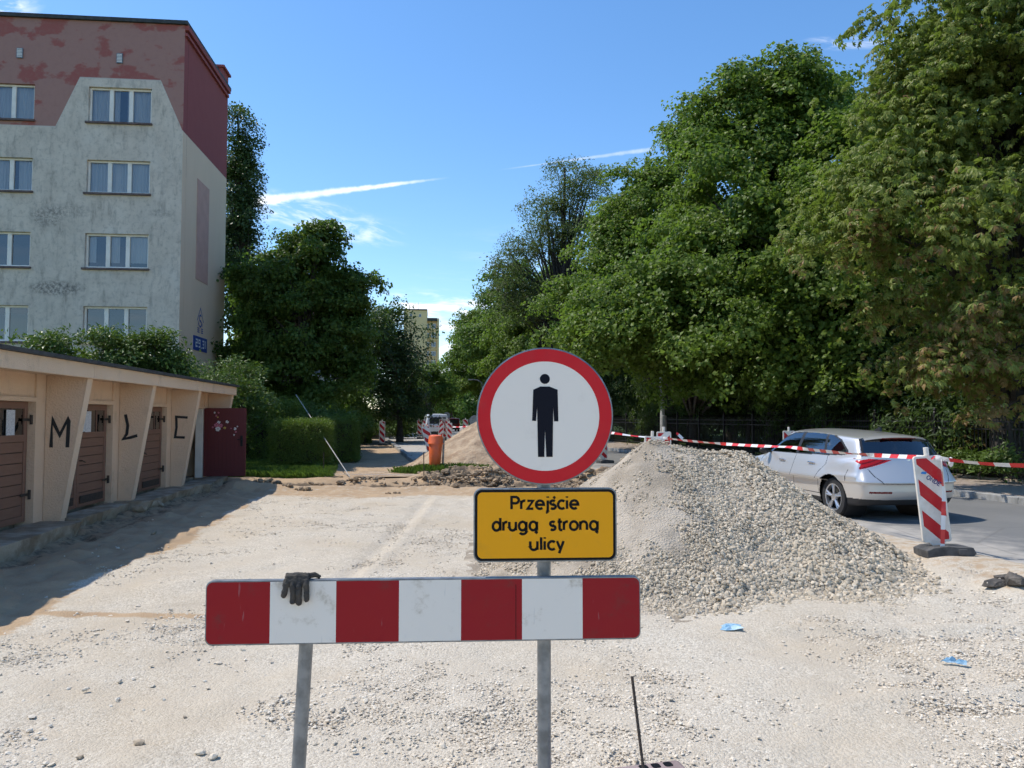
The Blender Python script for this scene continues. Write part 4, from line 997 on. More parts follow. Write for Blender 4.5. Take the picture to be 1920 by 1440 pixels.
hd_ = [(517 + 30 * math.cos(a), 257 + 30 * math.sin(a)) for a in [i * 6.2832 / 28 for i in range(28)]]
fg.add([fp_(*p) for p in hd_], [tuple(range(28))]); fg.build('pedestrian_figure', 'sign_figure', rs_o, fix=False)
# text plate
x0, z1 = sl_(888, 916); x1, z0 = sl_(1157, 1052)
def rrect(xa, xb, za, zb, r, n=6):
    pts = []
    for cx, cz, a0 in ((xb - r, za + r, -90), (xb - r, zb - r, 0), (xa + r, zb - r, 90), (xa + r, za + r, 180)):
        pts += [(cx + r * math.cos(R(a0 + 90 * i / n)), cz + r * math.sin(R(a0 + 90 * i / n))) for i in range(n + 1)]
    return pts
tp = MB(); tp.prism(rrect(x0, x1, z0, z1, 0.035), 'y', 0.0, 0.026); plate = tp.build('text_plate', 'galvanised', sg, bevel=0.003)
def flat_poly(pts, y, name, mt, par):
    m = MB(); m.add([(p[0], y, p[1]) for p in pts], [tuple(range(len(pts)))]); return m.build(name, mt, par, fix=False)
flat_poly(rrect(x0 + .006, x1 - .006, z0 + .006, z1 - .006, 0.030), -0.0008, 'black_border', 'sign_black', plate)
flat_poly(rrect(x0 + .017, x1 - .017, z0 + .017, z1 - .017, 0.022), -0.0016, 'yellow_face', 'sign_yellow', plate)
def cx_(px): return x0 + (px - 90) / 865.0 * (x1 - x0)
def cz_(py): return z1 - (py - 905) / 452.0 * (z1 - z0)
mp = lambda x, y: (x, -0.0024, y); xh = 56 / 452.0 * (z1 - z0); stk = 15.5 / 865 * (x1 - x0)
tx = MB(); lettering(tx, "Przejs'cie", cx_(310), cx_(735), cz_(1040) + stk * 0.45, xh * 0.94, stk, mp)
tx.build('text_line', 'sign_black', plate, fix=False); tx = MB(); lettering(tx, 'drugA', cx_(197), cx_(489), cz_(1170) + stk * 0.45, xh * 0.94, stk, mp)
tx.build('text_line', 'sign_black', plate, fix=False); tx = MB(); lettering(tx, 'stronA', cx_(541), cx_(856), cz_(1170) + stk * 0.45, xh * 0.94, stk, mp)
tx.build('text_line', 'sign_black', plate, fix=False); tx = MB(); lettering(tx, 'ulicy', cx_(422), cx_(645), cz_(1290) + stk * 0.45, xh * 0.94, stk, mp)
tx.build('text_line', 'sign_black', plate, fix=False)
for zz in (z0 + 0.06, z1 - 0.06, CZ - 0.2, CZ + 0.15):
    c = MB(); c.box((-0.04, 0.027, zz - 0.012), (0.04, 0.062, zz + 0.012)); c.build('clamp', 'galvanised', sg)
# striped board: local x runs along it
cor = [sl_(388, 1088), sl_(1199, 1079), sl_(1201, 1197), sl_(385, 1210)]
bl, br_ = (cor[0][0] + cor[3][0]) / 2, (cor[1][0] + cor[2][0]) / 2
def edge_z(x, top):
    a, b = (cor[0], cor[1]) if top else (cor[3], cor[2])
    return a[1] + (b[1] - a[1]) * (x - a[0]) / (b[0] - a[0])
def board_pts(xa, xb, ins, r):
    pts = []
    for cxx, top, a0 in ((xb, False, -90), (xb, True, 0), (xa, True, 90), (xa, False, 180)):
        sx = -1 if cxx == xb else 1; sz = -1 if top else 1
        cc = (cxx + sx * r, edge_z(cxx, top) + sz * (r + ins))
        for i in range(6): pts.append((cc[0] + r * math.cos(R(a0 + 18 * i)), cc[1] + r * math.sin(R(a0 + 18 * i))))
    return pts
BY = -0.012
bd = MB(); bd.prism(board_pts(bl, br_, 0, 0.03), 'y', BY, BY + 0.03); board = bd.build('barrier_board', 'galvanised', sg, bevel=0.003)
cuts = [bl + 0.005] + [sl_((xa + xb) / 2, 1145)[0] for xa, xb in ((509, 506), (633, 629), (749, 748), (865, 864), (978, 979), (1090, 1093))] + [br_ - 0.005]
for i in range(7):
    xa, xb = cuts[i], cuts[i + 1]; inz = 0.007; yb = BY - 0.0008
    pts = [(xa, edge_z(xa, False) + inz), (xb, edge_z(xb, False) + inz), (xb, edge_z(xb, True) - inz), (xa, edge_z(xa, True) - inz)]
    if i == 0:
        r = 0.026; p = board_pts(xa, xb, inz, r); pts = [pts[1], pts[2]] + p[12:24]
    if i == 6:
        r = 0.026; p = board_pts(xa, xb, inz, r); pts = p[0:12] + [pts[3], pts[0]]
    flat_poly(pts, yb, 'red_stripe' if i % 2 == 0 else 'white_stripe', 'board_red' if i % 2 == 0 else 'board_white', board)
jx = sl_(967, 1140)[0]; j = MB(); j.box((jx - 0.0012, BY - 0.0016, edge_z(jx, False) + .008), (jx + 0.0012, BY - 0.0010, edge_z(jx, True) - .03)); j.build('seam', 'sign_black', board)
# glove draped over the top edge of the board
def gl(px, py): return sl_(px, py)
g = MB(); zt = edge_z(gl(556, 1080)[0], True)
fing = [((540, 1092), (535, 1117), 0.0128), ((552, 1095), (552, 1128), 0.0124), ((564, 1095), (563.5, 1131), 0.0128), ((577, 1094), (578, 1124), 0.0124)]
for (p0, p1, r) in fing:
    a, b = gl(*p0), gl(*p1); mid = ((a[0] + b[0]) / 2 + 0.001, (a[1] + b[1]) / 2)
    pts = [(a[0], BY - 0.012, zt + 0.004), (a[0], BY - 0.020, a[1]), (mid[0], BY - 0.021, mid[1]), (b[0], BY - 0.018, b[1] + 0.005), (b[0], BY - 0.016, b[1] - 0.003)]
    g.tube(pts, [r * 1.0, r * 1.04, r * 0.94, r * 1.0, r * 0.5], 10)
xa, xb = gl(532, 1085)[0], gl(584, 1085)[0]
g.tube([(xa + 0.012, BY + 0.002, zt + 0.008), ((xa + xb) / 2, BY - 0.002, zt + 0.011), (xb - 0.008, BY + 0.004, zt + 0.010)], [0.020, 0.022, 0.020], 12)
g.tube([(xa + 0.015, BY - 0.012, zt - 0.002), ((xa + xb) / 2, BY - 0.012, zt - 0.004), (xb - 0.012, BY - 0.011, zt - 0.002)], [0.014, 0.015, 0.014], 10)
g.tube([(xa + 0.03, BY + 0.035, zt - 0.03), ((xa + xb) / 2, BY + 0.045, zt - 0.05), (xb - 0.03, BY + 0.035, zt - 0.03)], [0.02, 0.03, 0.02], 10)
g.tube([((xa + xb) / 2, BY + 0.022, zt + 0.002), ((xa + xb) / 2, BY + 0.042, zt - 0.10)], [0.03, 0.036], 12)
g.tube([(xb - 0.022, BY + 0.01, zt + 0.010), (xb + 0.012, BY + 0.02, zt + 0.018), (xb + 0.034, BY + 0.028, zt + 0.004)], [0.013, 0.012, 0.007], 8)
go_ = g.build('work_glove', 'glove_fabric'); go_.location = (SG.x, SG.y, 0); go_.rotation_euler = (0, 0, YAW)
rm = go_.modifiers.new('r', 'REMESH'); rm.mode = 'VOXEL'; rm.voxel_size = 0.0022; sm = go_.modifiers.new('s', 'SMOOTH'); sm.iterations = 5; sm.factor = 0.5; gtx = bpy.data.textures.new('folds', 'CLOUDS'); gtx.noise_scale = 0.018; dm_ = go_.modifiers.new('d', 'DISPLACE'); dm_.texture = gtx; dm_.strength = 0.007; dm_.mid_level = 0.5
tag(go_, 'dark grey fabric work glove hanging over the barrier board', 'glove')
# steel bar and plastic foot at the lower edge
b0 = at(1206, 1440, 3.42); b1 = at(1185, 1268, 3.50); d_ = (b1 - b0).normalized(); b00 = b0 + (b0 - b1) * 0.55
bar = MB(); nn = 60; pts = [b00 + (b1 - b00) * (i / nn) for i in range(nn + 1)]
bar.tube([p - b00 for p in pts], [0.0072 if i % 2 else 0.0062 for i in range(nn + 1)], 8)
o = bar.build('steel_bar', 'rust_bar'); o.location = b00; tag(o, 'thin rusty steel bar stuck upright in front of the right pole', 'steel bar')
simple('pink_plastic', (0.23, 0.17, 0.16), 0.8, c2=(0.30, 0.23, 0.215), nscale=9, bump=0.3)
ft_ = thing('sign_base_block', 'brownish plastic sign base block with holes at the bottom edge', 'sign base', (0.63, 3.44, float(gz(0.63, 3.44)) + 0.012), R(14))
f_ = MB(); f_.box((-0.42, -0.2, -0.05), (0.22, 0.185, 0.095)); f_.build('block', 'pink_plastic', ft_, bevel=0.02)
f_ = MB()
for i in range(3): f_.prism(rrect(0.00 + i * 0.062, 0.042 + i * 0.062, 0.115, 0.16, 0.012, 3), 'z', 0.0955, 0.0965)
f_.build('holes', 'sign_black', ft_)
f_ = MB(); f_.box((-0.36, 0.05, 0.094), (0.2, 0.07, 0.104)); f_.box((-0.36, -0.12, 0.094), (0.2, -0.1, 0.104)); f_.build('ribs', 'pink_plastic', ft_, bevel=0.003)

# ================================================================ striped delineator boards
def clip_half(poly, a, b, c):          # keep a x + b y <= c
    out = []
    for i in range(len(poly)):
        p, q = poly[i], poly[(i + 1) % len(poly)]; dp = a * p[0] + b * p[1] - c; dq = a * q[0] + b * q[1] - c
        if dp <= 0: out.append(p)
        if (dp < 0) != (dq < 0):
            t = dp / (dp - dq); out.append((p[0] + t * (q[0] - p[0]), p[1] + t * (q[1] - p[1])))
    return out
simple('delineator_white', (0.80, 0.75, 0.67), 0.45, c2=(0.66, 0.60, 0.51), nscale=6); scuffed('delineator_red', (0.52, 0.02, 0.025), (0.35, 0.1, 0.08), 0.3, seed=11)
simple('rubber', (0.045, 0.045, 0.045), 0.9, c2=(0.10, 0.095, 0.09), nscale=7, bump=0.5, bscale=30); simple('logo_blue', (0.03, 0.22, 0.55), 0.5); simple('logo_navy', (0.02, 0.04, 0.16), 0.5)
def delineator(loc, rz, label, h=1.02, wd=0.30, lean=(0, 0), base=True, sgn=1, logo=False, group='striped delineator boards', z0=0.16):
    t = thing('delineator', label, 'delineator', loc, rz, group); t.rotation_euler = (lean[0], lean[1], rz)
    b = MB(); b.prism(rrect(-wd / 2, wd / 2, z0, z0 + h, 0.03, 3), 'y', -0.02, 0.02); bo = b.build('board', 'delineator_white', t, bevel=0.006)
    face = rrect(-wd / 2 + .028, wd / 2 - .028, z0 + .028, z0 + h - .028, 0.012, 2)
    P = wd * 1.22
    for side, yy in ((1, -0.0212), (-1, 0.0212)):
        k = -2
        while k < 8:
            lo = z0 + k * P * 0.92 + 0.06; poly = clip_half(face, 0 - sgn * 1.0, -1, -lo); poly = clip_half(poly, sgn * 1.0, 1, lo + P * 0.47)
            if len(poly) > 2 and poly:
                m = MB(); pts = [(p[0] * side, yy, p[1]) for p in poly]; m.add(pts, [tuple(range(len(pts)))]); m.build('red_stripe', 'delineator_red', bo, fix=False)
            k += 1
    hn = MB(); hn.tube([(0, 0, z0 + h - 0.005), (0, 0, z0 + h + 0.10)], 0.030, 10); hn.build('handle', 'delineator_white', t, bevel=0.006)
    ne = MB(); ne.prism([(-wd * 0.3, z0 + 0.002), (-0.04, z0 - 0.06), (-0.04, 0.03), (0.04, 0.03), (0.04, z0 - 0.06), (wd * 0.3, z0 + 0.002)], 'y', -0.018, 0.018); ne.build('stem', 'delineator_white', t)
    if base:
        m = MB(); pr = [(-0.2, 0), (0.3, 0), (0.34, 0.03), (0.31, 0.10), (0.12, 0.115), (0.05, 0.13), (-0.12, 0.12), (-0.2, 0.09)]
        m.prism(pr, 'y', -0.2, 0.2); m.box((0.14, -0.21, 0.02), (0.24, -0.195, 0.09)); m.build('base', 'rubber', t, bevel=0.015)
    if logo:
        m = MB(); c, s_ = math.cos(R(-36)), math.sin(R(-36)); ox, oz = -0.085, z0 + 0.80
        mpp = lambda x, y: (ox + c * x - s_ * y, -0.0225, oz + s_ * x + c * y)
        lettering(m, 'ONDE', 0.055, 0.24, -0.015, 0.046 / 1.42, 0.0105, mpp); m.build('lettering', 'logo_navy', bo, fix=False)
        m = MB(); m.add([mpp(-0.02, 0.0), mpp(0.035, 0.025), mpp(0.028, 0.058), mpp(-0.022, 0.03)], [(0, 1, 2, 3)]); m.build('emblem', 'logo_blue', bo, fix=False)
    return t
DM = onz(1760, 1040, 0.13); DM.z = 0.118
MAIN = delineator(DM, R(-6), 'dusty red and white delineator board with printed name at the edge of the stone heap', h=1.02, wd=0.325, lean=(R(-3), R(4.0) * -1), logo=True)
def dl(px, pybase, label, rz=0, **kw):
    p = onz(px, pybase, 0.118); return delineator(p, rz, label, **kw)
def dlY(px, Y, label, rz=0, **kw):
    u = (px - 960) / FPX; return delineator((u * Y, Y, 0.118 if 'zz' not in kw else kw.pop('zz')), rz, label, **kw)
dlY(1216, 14.2, 'delineator board peeking over the left shoulder of the stone heap', R(8), lean=(0, R(3)), sgn=-1, h=1.08, z0=0.2)
dlY(1244, 15.6, 'delineator board peeking over the very top of the stone heap', R(-4), sgn=-1, h=1.1, z0=0.24)
dlY(1478, 19.5, 'delineator board half hidden behind the roof front of the silver car', R(-10), h=1.05, z0=0.24)
dlY(1131, 27.0, 'delineator board peeking out right of the round sign', R(20), h=0.95)
dlY(717, 44.0, 'lone delineator board beside the far hedges on the left', R(0), h=1.25, wd=0.34)
DB = dlY(814, 27.6, 'tilted delineator board leaning behind the orange bin', R(5), lean=(0, R(-14)), h=1.05, wd=0.30, z0=0.3)
dlY(787, 58.0, 'far delineator board leftmost before the white van', R(0), h=1.2, wd=0.34, z0=0.3)
dlY(797, 60.5, 'far delineator board just left of the white van', R(10), h=1.2, wd=0.34, z0=0.3)
dlY(806, 63.0, 'farthest delineator board beside the rear corner of the white van', R(0), h=1.2, wd=0.4, z0=0.3)
dlY(824.5, 41.5, 'delineator board standing before the white van on the left', R(-8), h=1.2, wd=0.28, lean=(0, R(5)), sgn=-1)
dlY(833, 53.0, 'delineator board between the white van and the pair before it', R(0), h=1.3, wd=0.4, lean=(0, R(-5)), z0=0.25)
dlY(843, 39.5, 'nearest delineator board before the white van, beside the sand heap', R(12), h=1.2, wd=0.28)
dlY(838.5, 57.0, 'delineator board at the right rear corner of the white van', R(0), h=1.2, wd=0.34, z0=0.3)
dlY(873, 56.0, 'delineator board showing above the flank of the sand heap', R(0), h=1.2, wd=0.4, z0=0.3)

# ================================================================ barrier tape
simple('tape_white', (0.74, 0.72, 0.70), 0.35); simple('tape_red', (0.62, 0.03, 0.03), 0.35)
def tape(pts, label, wdt=0.055, seg=0.16, sag=0.0):
    P = []; pts = [Vector(p) for p in pts]
    for a, b in zip(pts[:-1], pts[1:]):
        L = (b - a).length; n = max(2, int(L / (seg / 2)))
        for i in range(n):
            t = i / n; p = a.lerp(b, t); p.z -= sag * 4 * t * (1 - t); P.append(p)
    P.append(pts[-1]); m = MB(); vs = []; al = 0
    for i, p in enumerate(P):
        tw = 0.9 * math.sin(i * 0.13) + 0.35 * math.sin(i * 0.41)
        d = (P[min(i + 1, len(P) - 1)] - P[max(i - 1, 0)]).normalized(); n = d.cross(Vector((0, 0, 1))).normalized(); u = n.cross(d)
        a = u * math.cos(tw) + n * math.sin(tw); vs += [p - a * wdt / 2, p + a * wdt / 2]
    k = len(m.v); m.v += [tuple(v) for v in vs]
    for i in range(len(P) - 1): m.f.append((2 * i, 2 * i + 1, 2 * i + 3, 2 * i + 2)); m.mi.append((i // 2) % 2)
    o = m.build('barrier_tape', ['tape_white', 'tape_red'], fix=False)
    return tag(o, label, 'barrier tape', 'red and white barrier tape')
t_main = at(1752, 858, DM.y)
tape([at(1000, 800, 22), at(1152, 812, 15.6), at(1243, 821, 15.4)], 'pale barrier tape running behind the round sign to the heap top', sag=0.02)
tape([at(1243, 821, 15.4), at(1480, 838, 12.2), t_main], 'barrier tape stretched past the silver car to the near delineator', sag=0.03)
tape([t_main + Vector((0.01, 0, 0)), at(1925, 873, DM.y - 0.9), at(2200, 885, DM.y - 2.2)], 'barrier tape leaving the near delineator towards the right edge', sag=0.02)
b = DM
tape([t_main + Vector((0.05, -0.05, 0.02)), b + Vector((0.02, -0.10, 0.65)), b + Vector((-0.03, -0.13, 0.08))], 'loose tape end hanging down the near delineator board', 0.05)
tape([at(1280, 823, 14.8), at(1272, 815, 14.8), at(1268, 812, 14.8)], 'small red knot of tape above the heap', 0.06)
tape([at(800, 797, 60), at(840, 800, 55), at(880, 799, 52), at(960, 800, 50)], 'far barrier tape strung before the white van', 0.09, 0.5, 0.04)
kn = MB(); kn.lathe([(0.0, 0.05), (0.022, 0.035), (0.03, 0.0), (0.024, -0.05), (0.0, -0.075)], 8, 'z'); o = kn.build('tape_knot', 'tape_white', smooth=True); o.location = t_main + Vector((0.17, -0.04, -0.04)); tag(o, 'scrunched white knot of tape on the near delineator', 'barrier tape')

# ================================================================ cars
def car_paint(name, c, metal=0.6):
    m, t, b = newmat(name); g = t.n('ShaderNodeNewGeometry')
    t.put(b.inputs['Base Color'], t.mix(g.outputs['Backfacing'], c, (0.03, 0.03, 0.032))); b.inputs['Metallic'].default_value = metal
    b.inputs['Roughness'].default_value = 0.32; b.inputs['Coat Weight'].default_value = 0.8; b.inputs['Coat Roughness'].default_value = 0.06
car_paint('silver_paint', (0.64, 0.62, 0.59)); car_paint('white_paint', (0.70, 0.70, 0.70), 0.0); car_paint('wine_paint', (0.10, 0.012, 0.015), 0.2)
simple('black_trim', (0.014, 0.014, 0.015), 0.45); simple('shut_line', (0.03, 0.03, 0.032), 0.7); simple('bumper_black', (0.022, 0.022, 0.023), 0.6)
simple('lamp_red', (0.50, 0.008, 0.010), 0.25, coat=0.25, spec=0.3); simple('lamp_dark', (0.16, 0.004, 0.006), 0.25, coat=0.25, spec=0.3); simple('tyre', (0.022, 0.022, 0.023), 0.85, bump=0.2); simple('alloy', (0.52, 0.53, 0.55), 0.3, 0.8); simple('chrome', (0.7, 0.7, 0.72), 0.15, 1.0)
simple('seat', (0.025, 0.025, 0.027), 0.9)
def smax(gs, k):
    g = np.stack(gs); m = g.max(0); return m + k * np.log(np.exp((g - m) / k).sum(0))
def hatch(L=4.36, W=0.895, H=1.435):
    def f(x, y, z):
        a = np.abs(x); c = lambda v: np.clip(v, 0, None)
        tap = 0.13 * c((0.62 - y) / 0.62) ** 2 + 0.20 * c((y - (L - 0.85)) / 0.85) ** 2
        side = a - (W - 0.11 * c((z - 0.66) / 0.35) ** 2 - 0.05 * c((0.60 - z) / 0.4) ** 2 - tap + 0.018 * np.exp(-((z - 0.69) / 0.05) ** 2) + 0.022 * (np.exp(-(((y - 0.82) / 0.46) ** 2)) + np.exp(-(((y - 3.47) / 0.46) ** 2))) * ss(0.86, 0.62, z))
        yr = np.where(z < 0.60, 0.0 + 0.30 * c((0.48 - z) / 0.4) ** 1.6, 0.0) + np.where(z >= 0.60, 0.05 * ss(0.60, 0.64, z) + 0.30 * c(z - 0.62), 0) + 0.13 * (a / 0.8) ** 3
        rear = yr - y
        front = y - (L - 0.12 * (a / 0.8) ** 2.5 - 0.25 * c(z - 0.55) ** 2 * 2)
        bot = 0.21 - z + 0.05 * c((0.7 - y) / 0.7)
        top = z - (1.015 - 0.012 * y - 0.17 * c(y - 3.15) - 0.05 * (a / 0.8) ** 4)
        low = smax([side, rear, front, bot, top], 0.016)
        gside = a - (0.835 - 0.42 * (z - 0.96) - 0.30 * c(z - 1.1) ** 2 - 0.17 * c((1.15 - y) / 1.15) ** 2)
        groof = z - (H - np.where(y < 2.2, 0.030, 0.055) * (y - 2.2) ** 2 - 0.05 * (a / 0.6) ** 2)
        gr = (0.16 + 0.74 * (z - 0.98) + 0.10 * (a / 0.6) ** 2.2) - y
        gf = y - (3.30 - 1.75 * (z - 1.0) - 0.28 * (a / 0.7) ** 2)
        gre = smax([gside, groof, gr * 0.8, gf * 0.5, 0.6 - z], 0.016)
        return -smax([-low, -gre], 0.010)
    return f
def boxvan(L=4.9, W=0.95, H=1.95):
    def f(x, y, z):
        a = np.abs(x); c = lambda v: np.clip(v, 0, None)
        side = a - (W - 0.16 * c((z - 1.0) / 0.95) ** 1.5 - 0.08 * c((0.5 - y) / 0.5) ** 2 - 0.05 * c((0.5 - z) / 0.4) ** 2)
        rear = (0.0 + 0.10 * c(z - 1.0) + 0.08 * (a / 0.9) ** 4) - y; front = y - (L - 0.1 * a ** 2 - 0.2 * c(z - 0.7) ** 2)
        roof = z - (H - 0.015 * (y - 2) ** 2 - 0.05 * (a / 0.8) ** 2); wind = (y - (4.1 - 0.9 * (z - 1.05))) * 0.7
        lowtop = z - 1.08
        low = smax([side, rear, front, 0.25 - z, lowtop], 0.02); up = smax([side, rear, roof, wind, 0.3 - z], 0.02)
        return -smax([-low, -up], 0.02)
    return f
def shell(f, L, zc, inset, nphi, ncyl, nth):
    ya, yb = inset, L - inset
    ph = np.linspace(0.0008, math.pi / 2, nphi); th = np.linspace(0, 2 * math.pi, nth, endpoint=False)
    oy = np.concatenate([np.full(nphi, ya), np.linspace(ya, yb, ncyl + 2)[1:-1], np.full(nphi, yb)])
    dy = np.concatenate([-np.cos(ph), np.zeros(ncyl), np.cos(ph[::-1])]); dr = np.concatenate([np.sin(ph), np.ones(ncyl), np.sin(ph[::-1])])
    OY, TH_ = np.meshgrid(oy, th, indexing='ij'); DY = dy[:, None] + 0 * TH_; DX = dr[:, None] * np.cos(TH_); DZ = dr[:, None] * np.sin(TH_)
    lo = np.zeros_like(OY); hi = np.full_like(OY, 2.2)
    for _ in range(26):
        m = (lo + hi) / 2; v = f(DX * m, OY + DY * m, zc + DZ * m); lo = np.where(v < 0, m, lo); hi = np.where(v < 0, hi, m)
    V = np.stack([DX * lo, OY + DY * lo, zc + DZ * lo], -1); nr_ = len(oy)
    ii = np.arange(nr_ * nth).reshape(nr_, nth)
    F = np.stack([ii[:-1], ii[1:], np.roll(ii, -1, 1)[1:], np.roll(ii, -1, 1)[:-1]], -1).reshape(-1, 4)
    V = V.reshape(-1, 3); C = V[F].mean(1); e1 = V[F[:, 2]] - V[F[:, 0]]; e2 = V[F[:, 3]] - V[F[:, 1]]
    Nn = np.cross(e1, e2); Nn /= np.linalg.norm(Nn, axis=1, keepdims=True) + 1e-12
    out = np.sign((Nn * (C - np.array([0, L / 2, zc]))).sum(1).mean())
    if out < 0: F = F[:, ::-1]; Nn = -Nn
    return V, F, C, Nn
def inpoly(y, z, poly):
    r = np.zeros(len(y), bool); n = len(poly)
    for i in range(n):
        (x1, y1), (x2, y2) = poly[i], poly[(i + 1) % n]
        c = ((y1 > z) != (y2 > z)); r ^= c & (y < (x2 - x1) * (z - y1) / (y2 - y1 + 1e-12) + x1)
    return r
def take(name, V, F, mask, mt, parent):
    Fm = F[mask]
    if not len(Fm): return None
    u, inv = np.unique(Fm, return_inverse=True)
    return link(bpy.data.objects.new(name, np_mesh(name, V[u], inv.reshape(-1, 4), mt, True)), parent)
def nearline(y, z, pts, wdt):
    r = np.zeros(len(y), bool)
    for (a, b), (c, d) in zip(pts[:-1], pts[1:]):
        L2 = (c - a) ** 2 + (d - b) ** 2; t = np.clip(((y - a) * (c - a) + (z - b) * (d - b)) / L2, 0, 1)
        r |= np.hypot(y - a - t * (c - a), z - b - t * (d - b)) < wdt
    return r
def wheel(parent, x, y, r=0.325, sgn=-1, spokes=5):
    t = MB(); wdt = 0.205
    prof = [(r * 0.68, -wdt / 2), (r * 0.93, -wdt / 2), (r, -wdt / 2 + 0.03), (r, wdt / 2 - 0.03), (r * 0.93, wdt / 2), (r * 0.68, wdt / 2)]
    t.lathe(prof, 40, 'x', org=(x, y, r)); wo = t.build('wheel', 'tyre', parent, smooth=True)
    xo = x + sgn * (wdt / 2 - 0.012)
    m = MB(); m.lathe([(r * 0.70, 0.0), (r * 0.685, sgn * 0.012), (r * 0.62, sgn * 0.006), (r * 0.60, -sgn * 0.05)], 40, 'x', org=(xo, y, r))
    for k in range(spokes):
        for off in (-0.13, 0.13):
            a = 2 * math.pi * k / spokes + off + 0.3
            p0 = (xo - sgn * 0.01, y + 0.06 * math.cos(a - off * 1.5), r + 0.06 * math.sin(a - off * 1.5)); p1 = (xo, y + 0.64 * r * math.cos(a), r + 0.64 * r * math.sin(a))
            m.tube([p0, p1], [0.026, 0.017], 6)
    m.lathe([(0.0, sgn * 0.012), (0.06, sgn * 0.008), (0.07, -sgn * 0.03)], 20, 'x', org=(xo, y, r)); m.build('rim', 'alloy', wo, smooth=True)
    m = MB(); m.lathe([(0.0, -sgn * 0.07), (r * 0.66, -sgn * 0.07)], 30, 'x', org=(xo, y, r)); m.build('brake', 'black_trim', wo)
    return wo
CARP = (6.32, 11.75); CARR = R(10.5)
car = thing('silver_hatchback', 'silver five door hatchback parked behind the stone heap, seen from its rear', 'car', (CARP[0], CARP[1], 0.118), CARR)
V, F, C, Nn = shell(hatch(), 4.36, 0.74, 0.72, 165, 260, 470)
ax = np.abs(C[:, 0]); cy, cz = C[:, 1], C[:, 2]; lat = np.abs(Nn[:, 0]) > 0.45; rearf = Nn[:, 1] < -0.35
cls = np.zeros(len(F), int)
DLO = [(3.08, 0.985), (2.62, 1.25), (2.30, 1.365), (1.6, 1.392), (1.15, 1.365), (0.84, 1.27), (0.60, 1.10), (0.58, 1.045), (0.66, 1.02), (1.1, 1.00), (2.2, 0.985)]
side_up = lat & (cz > 0.95) & (cy > 0.5)
cls[side_up & inpoly(cy, cz, DLO)] = 1
for k, pl_ in enumerate([[(2.98, 1.00), (2.58, 1.235), (2.29, 1.342), (2.02, 1.36), (2.02, 1.005)], [(1.93, 1.006), (1.93, 1.362), (1.55, 1.37), (1.30, 1.355), (1.18, 1.02)], [(1.11, 1.022), (1.23, 1.347), (1.13, 1.338), (0.86, 1.25), (0.655, 1.10), (0.645, 1.06), (0.69, 1.042)]]):
    cls[side_up & inpoly(cy, cz, pl_)] = 10 + k
rw = rearf & (cz > 1.015) & (cz < 1.345) & (ax < 0.70 - 0.10 * (cz - 1.0) / 0.35) & (cy < 0.75)
cls[rw] = 1
rw2 = rearf & (cz > 1.035) & (cz < 1.325) & (ax < 0.665 - 0.10 * (cz - 1.0) / 0.35) & (cy < 0.75); cls[rw2] = 14
ws = (Nn[:, 1] > 0.3) & (cz > 1.01) & (cz < 1.41) & (cy > 2.3) & (ax < 0.70 - 0.28 * (cz - 1.0)); cls[ws] = 15
# tail lamps: wedge over the corner
lo_ = 0.80 + 0.30 * np.clip(0.80 - ax, 0, 1) + 0.10 * np.clip(cy - 0.10, 0, 1); hi_ = 0.985 - 0.06 * np.clip(0.7 - ax, 0, 1)
tl = (cy < 0.46) & (ax > 0.24) & (cz > np.where(cy < 0.30, lo_, 0.80 + 0.55 * (cy - 0.22))) & (cz < hi_ - 0.02 * np.clip(cy - 0.2, 0, 1)) & (Nn[:, 2] < 0.7)
tl &= ~((cy > 0.25) & (cz < 0.80 + 0.42 * (cy - 0.02)))
cls[tl] = 20
cls[tl & (np.sin((cz * 0.85 + 0.35 * ax - 0.4 * cy) * 150) > 0.55)] = 21
cls[(cz < 0.345 + 0.03 * np.clip(ax - 0.5, 0, 1)) & (cy < 0.75) & (Nn[:, 1] < -0.05)] = 2
cls[(cz < 0.30)] = np.where(cls[(cz < 0.30)] == 0, 2, cls[(cz < 0.30)])
cls[rearf & (cz > 0.445) & (cz < 0.475) & (ax > 0.40) & (ax < 0.74)] = 21
sl = np.zeros(len(F), bool)
sl |= lat & nearline(cy, cz, [(1.975, 0.36), (1.975, 0.98)], 0.006)
sl |= lat & nearline(cy, cz, [(1.04, 0.99), (1.02, 0.86), (1.16, 0.72), (1.22, 0.60), (1.22, 0.36)], 0.006)
sl |= lat & nearline(cy, cz, [(3.12, 0.36), (3.10, 0.95)], 0.006)
sl |= lat & nearline(cy, cz, [(1.2, 0.355), (3.1, 0.355)], 0.006)
sl |= rearf & (nearline(ax, cz, [(0.0, 0.595), (0.56, 0.60), (0.66, 0.72), (0.70, 0.82)], 0.007))
sl |= (cy < 0.6) & (Nn[:, 2] < 0.6) & nearline(cy, cz, [(0.44, 0.80), (0.46, 0.70), (0.46, 0.62)], 0.006) & lat
cls[sl & (cls == 0)] = 3
for wy in (0.83, 3.47):
    inside = lat & (np.hypot(cy - wy, cz - 0.335) < 0.365) & (cz < 0.72); cls[inside] = 99
lip = lat & ((np.abs(np.hypot(cy - 0.83, cz - 0.335) - 0.372) < 0.008)) & (cz > 0.3); cls[lip & (cls == 0)] = 4
bo = take('body', V, F, cls == 0, 'silver_paint', car)
take('window_surround', V, F, cls == 1, 'black_trim', car); take('bumper_lower', V, F, cls == 2, 'bumper_black', car); take('panel_gap', V, F, cls == 3, 'shut_line', car); take('arch_lip', V, F, cls == 4, 'silver_paint', car)
for k in (10, 11, 12):
    for s in (-1, 1): take('side_window', V, F, (cls == k) & (C[:, 0] * s > 0), 'car_glass', car)
take('rear_window', V, F, cls == 14, 'car_glass', car); take('windscreen', V, F, cls == 15, 'car_glass', car)
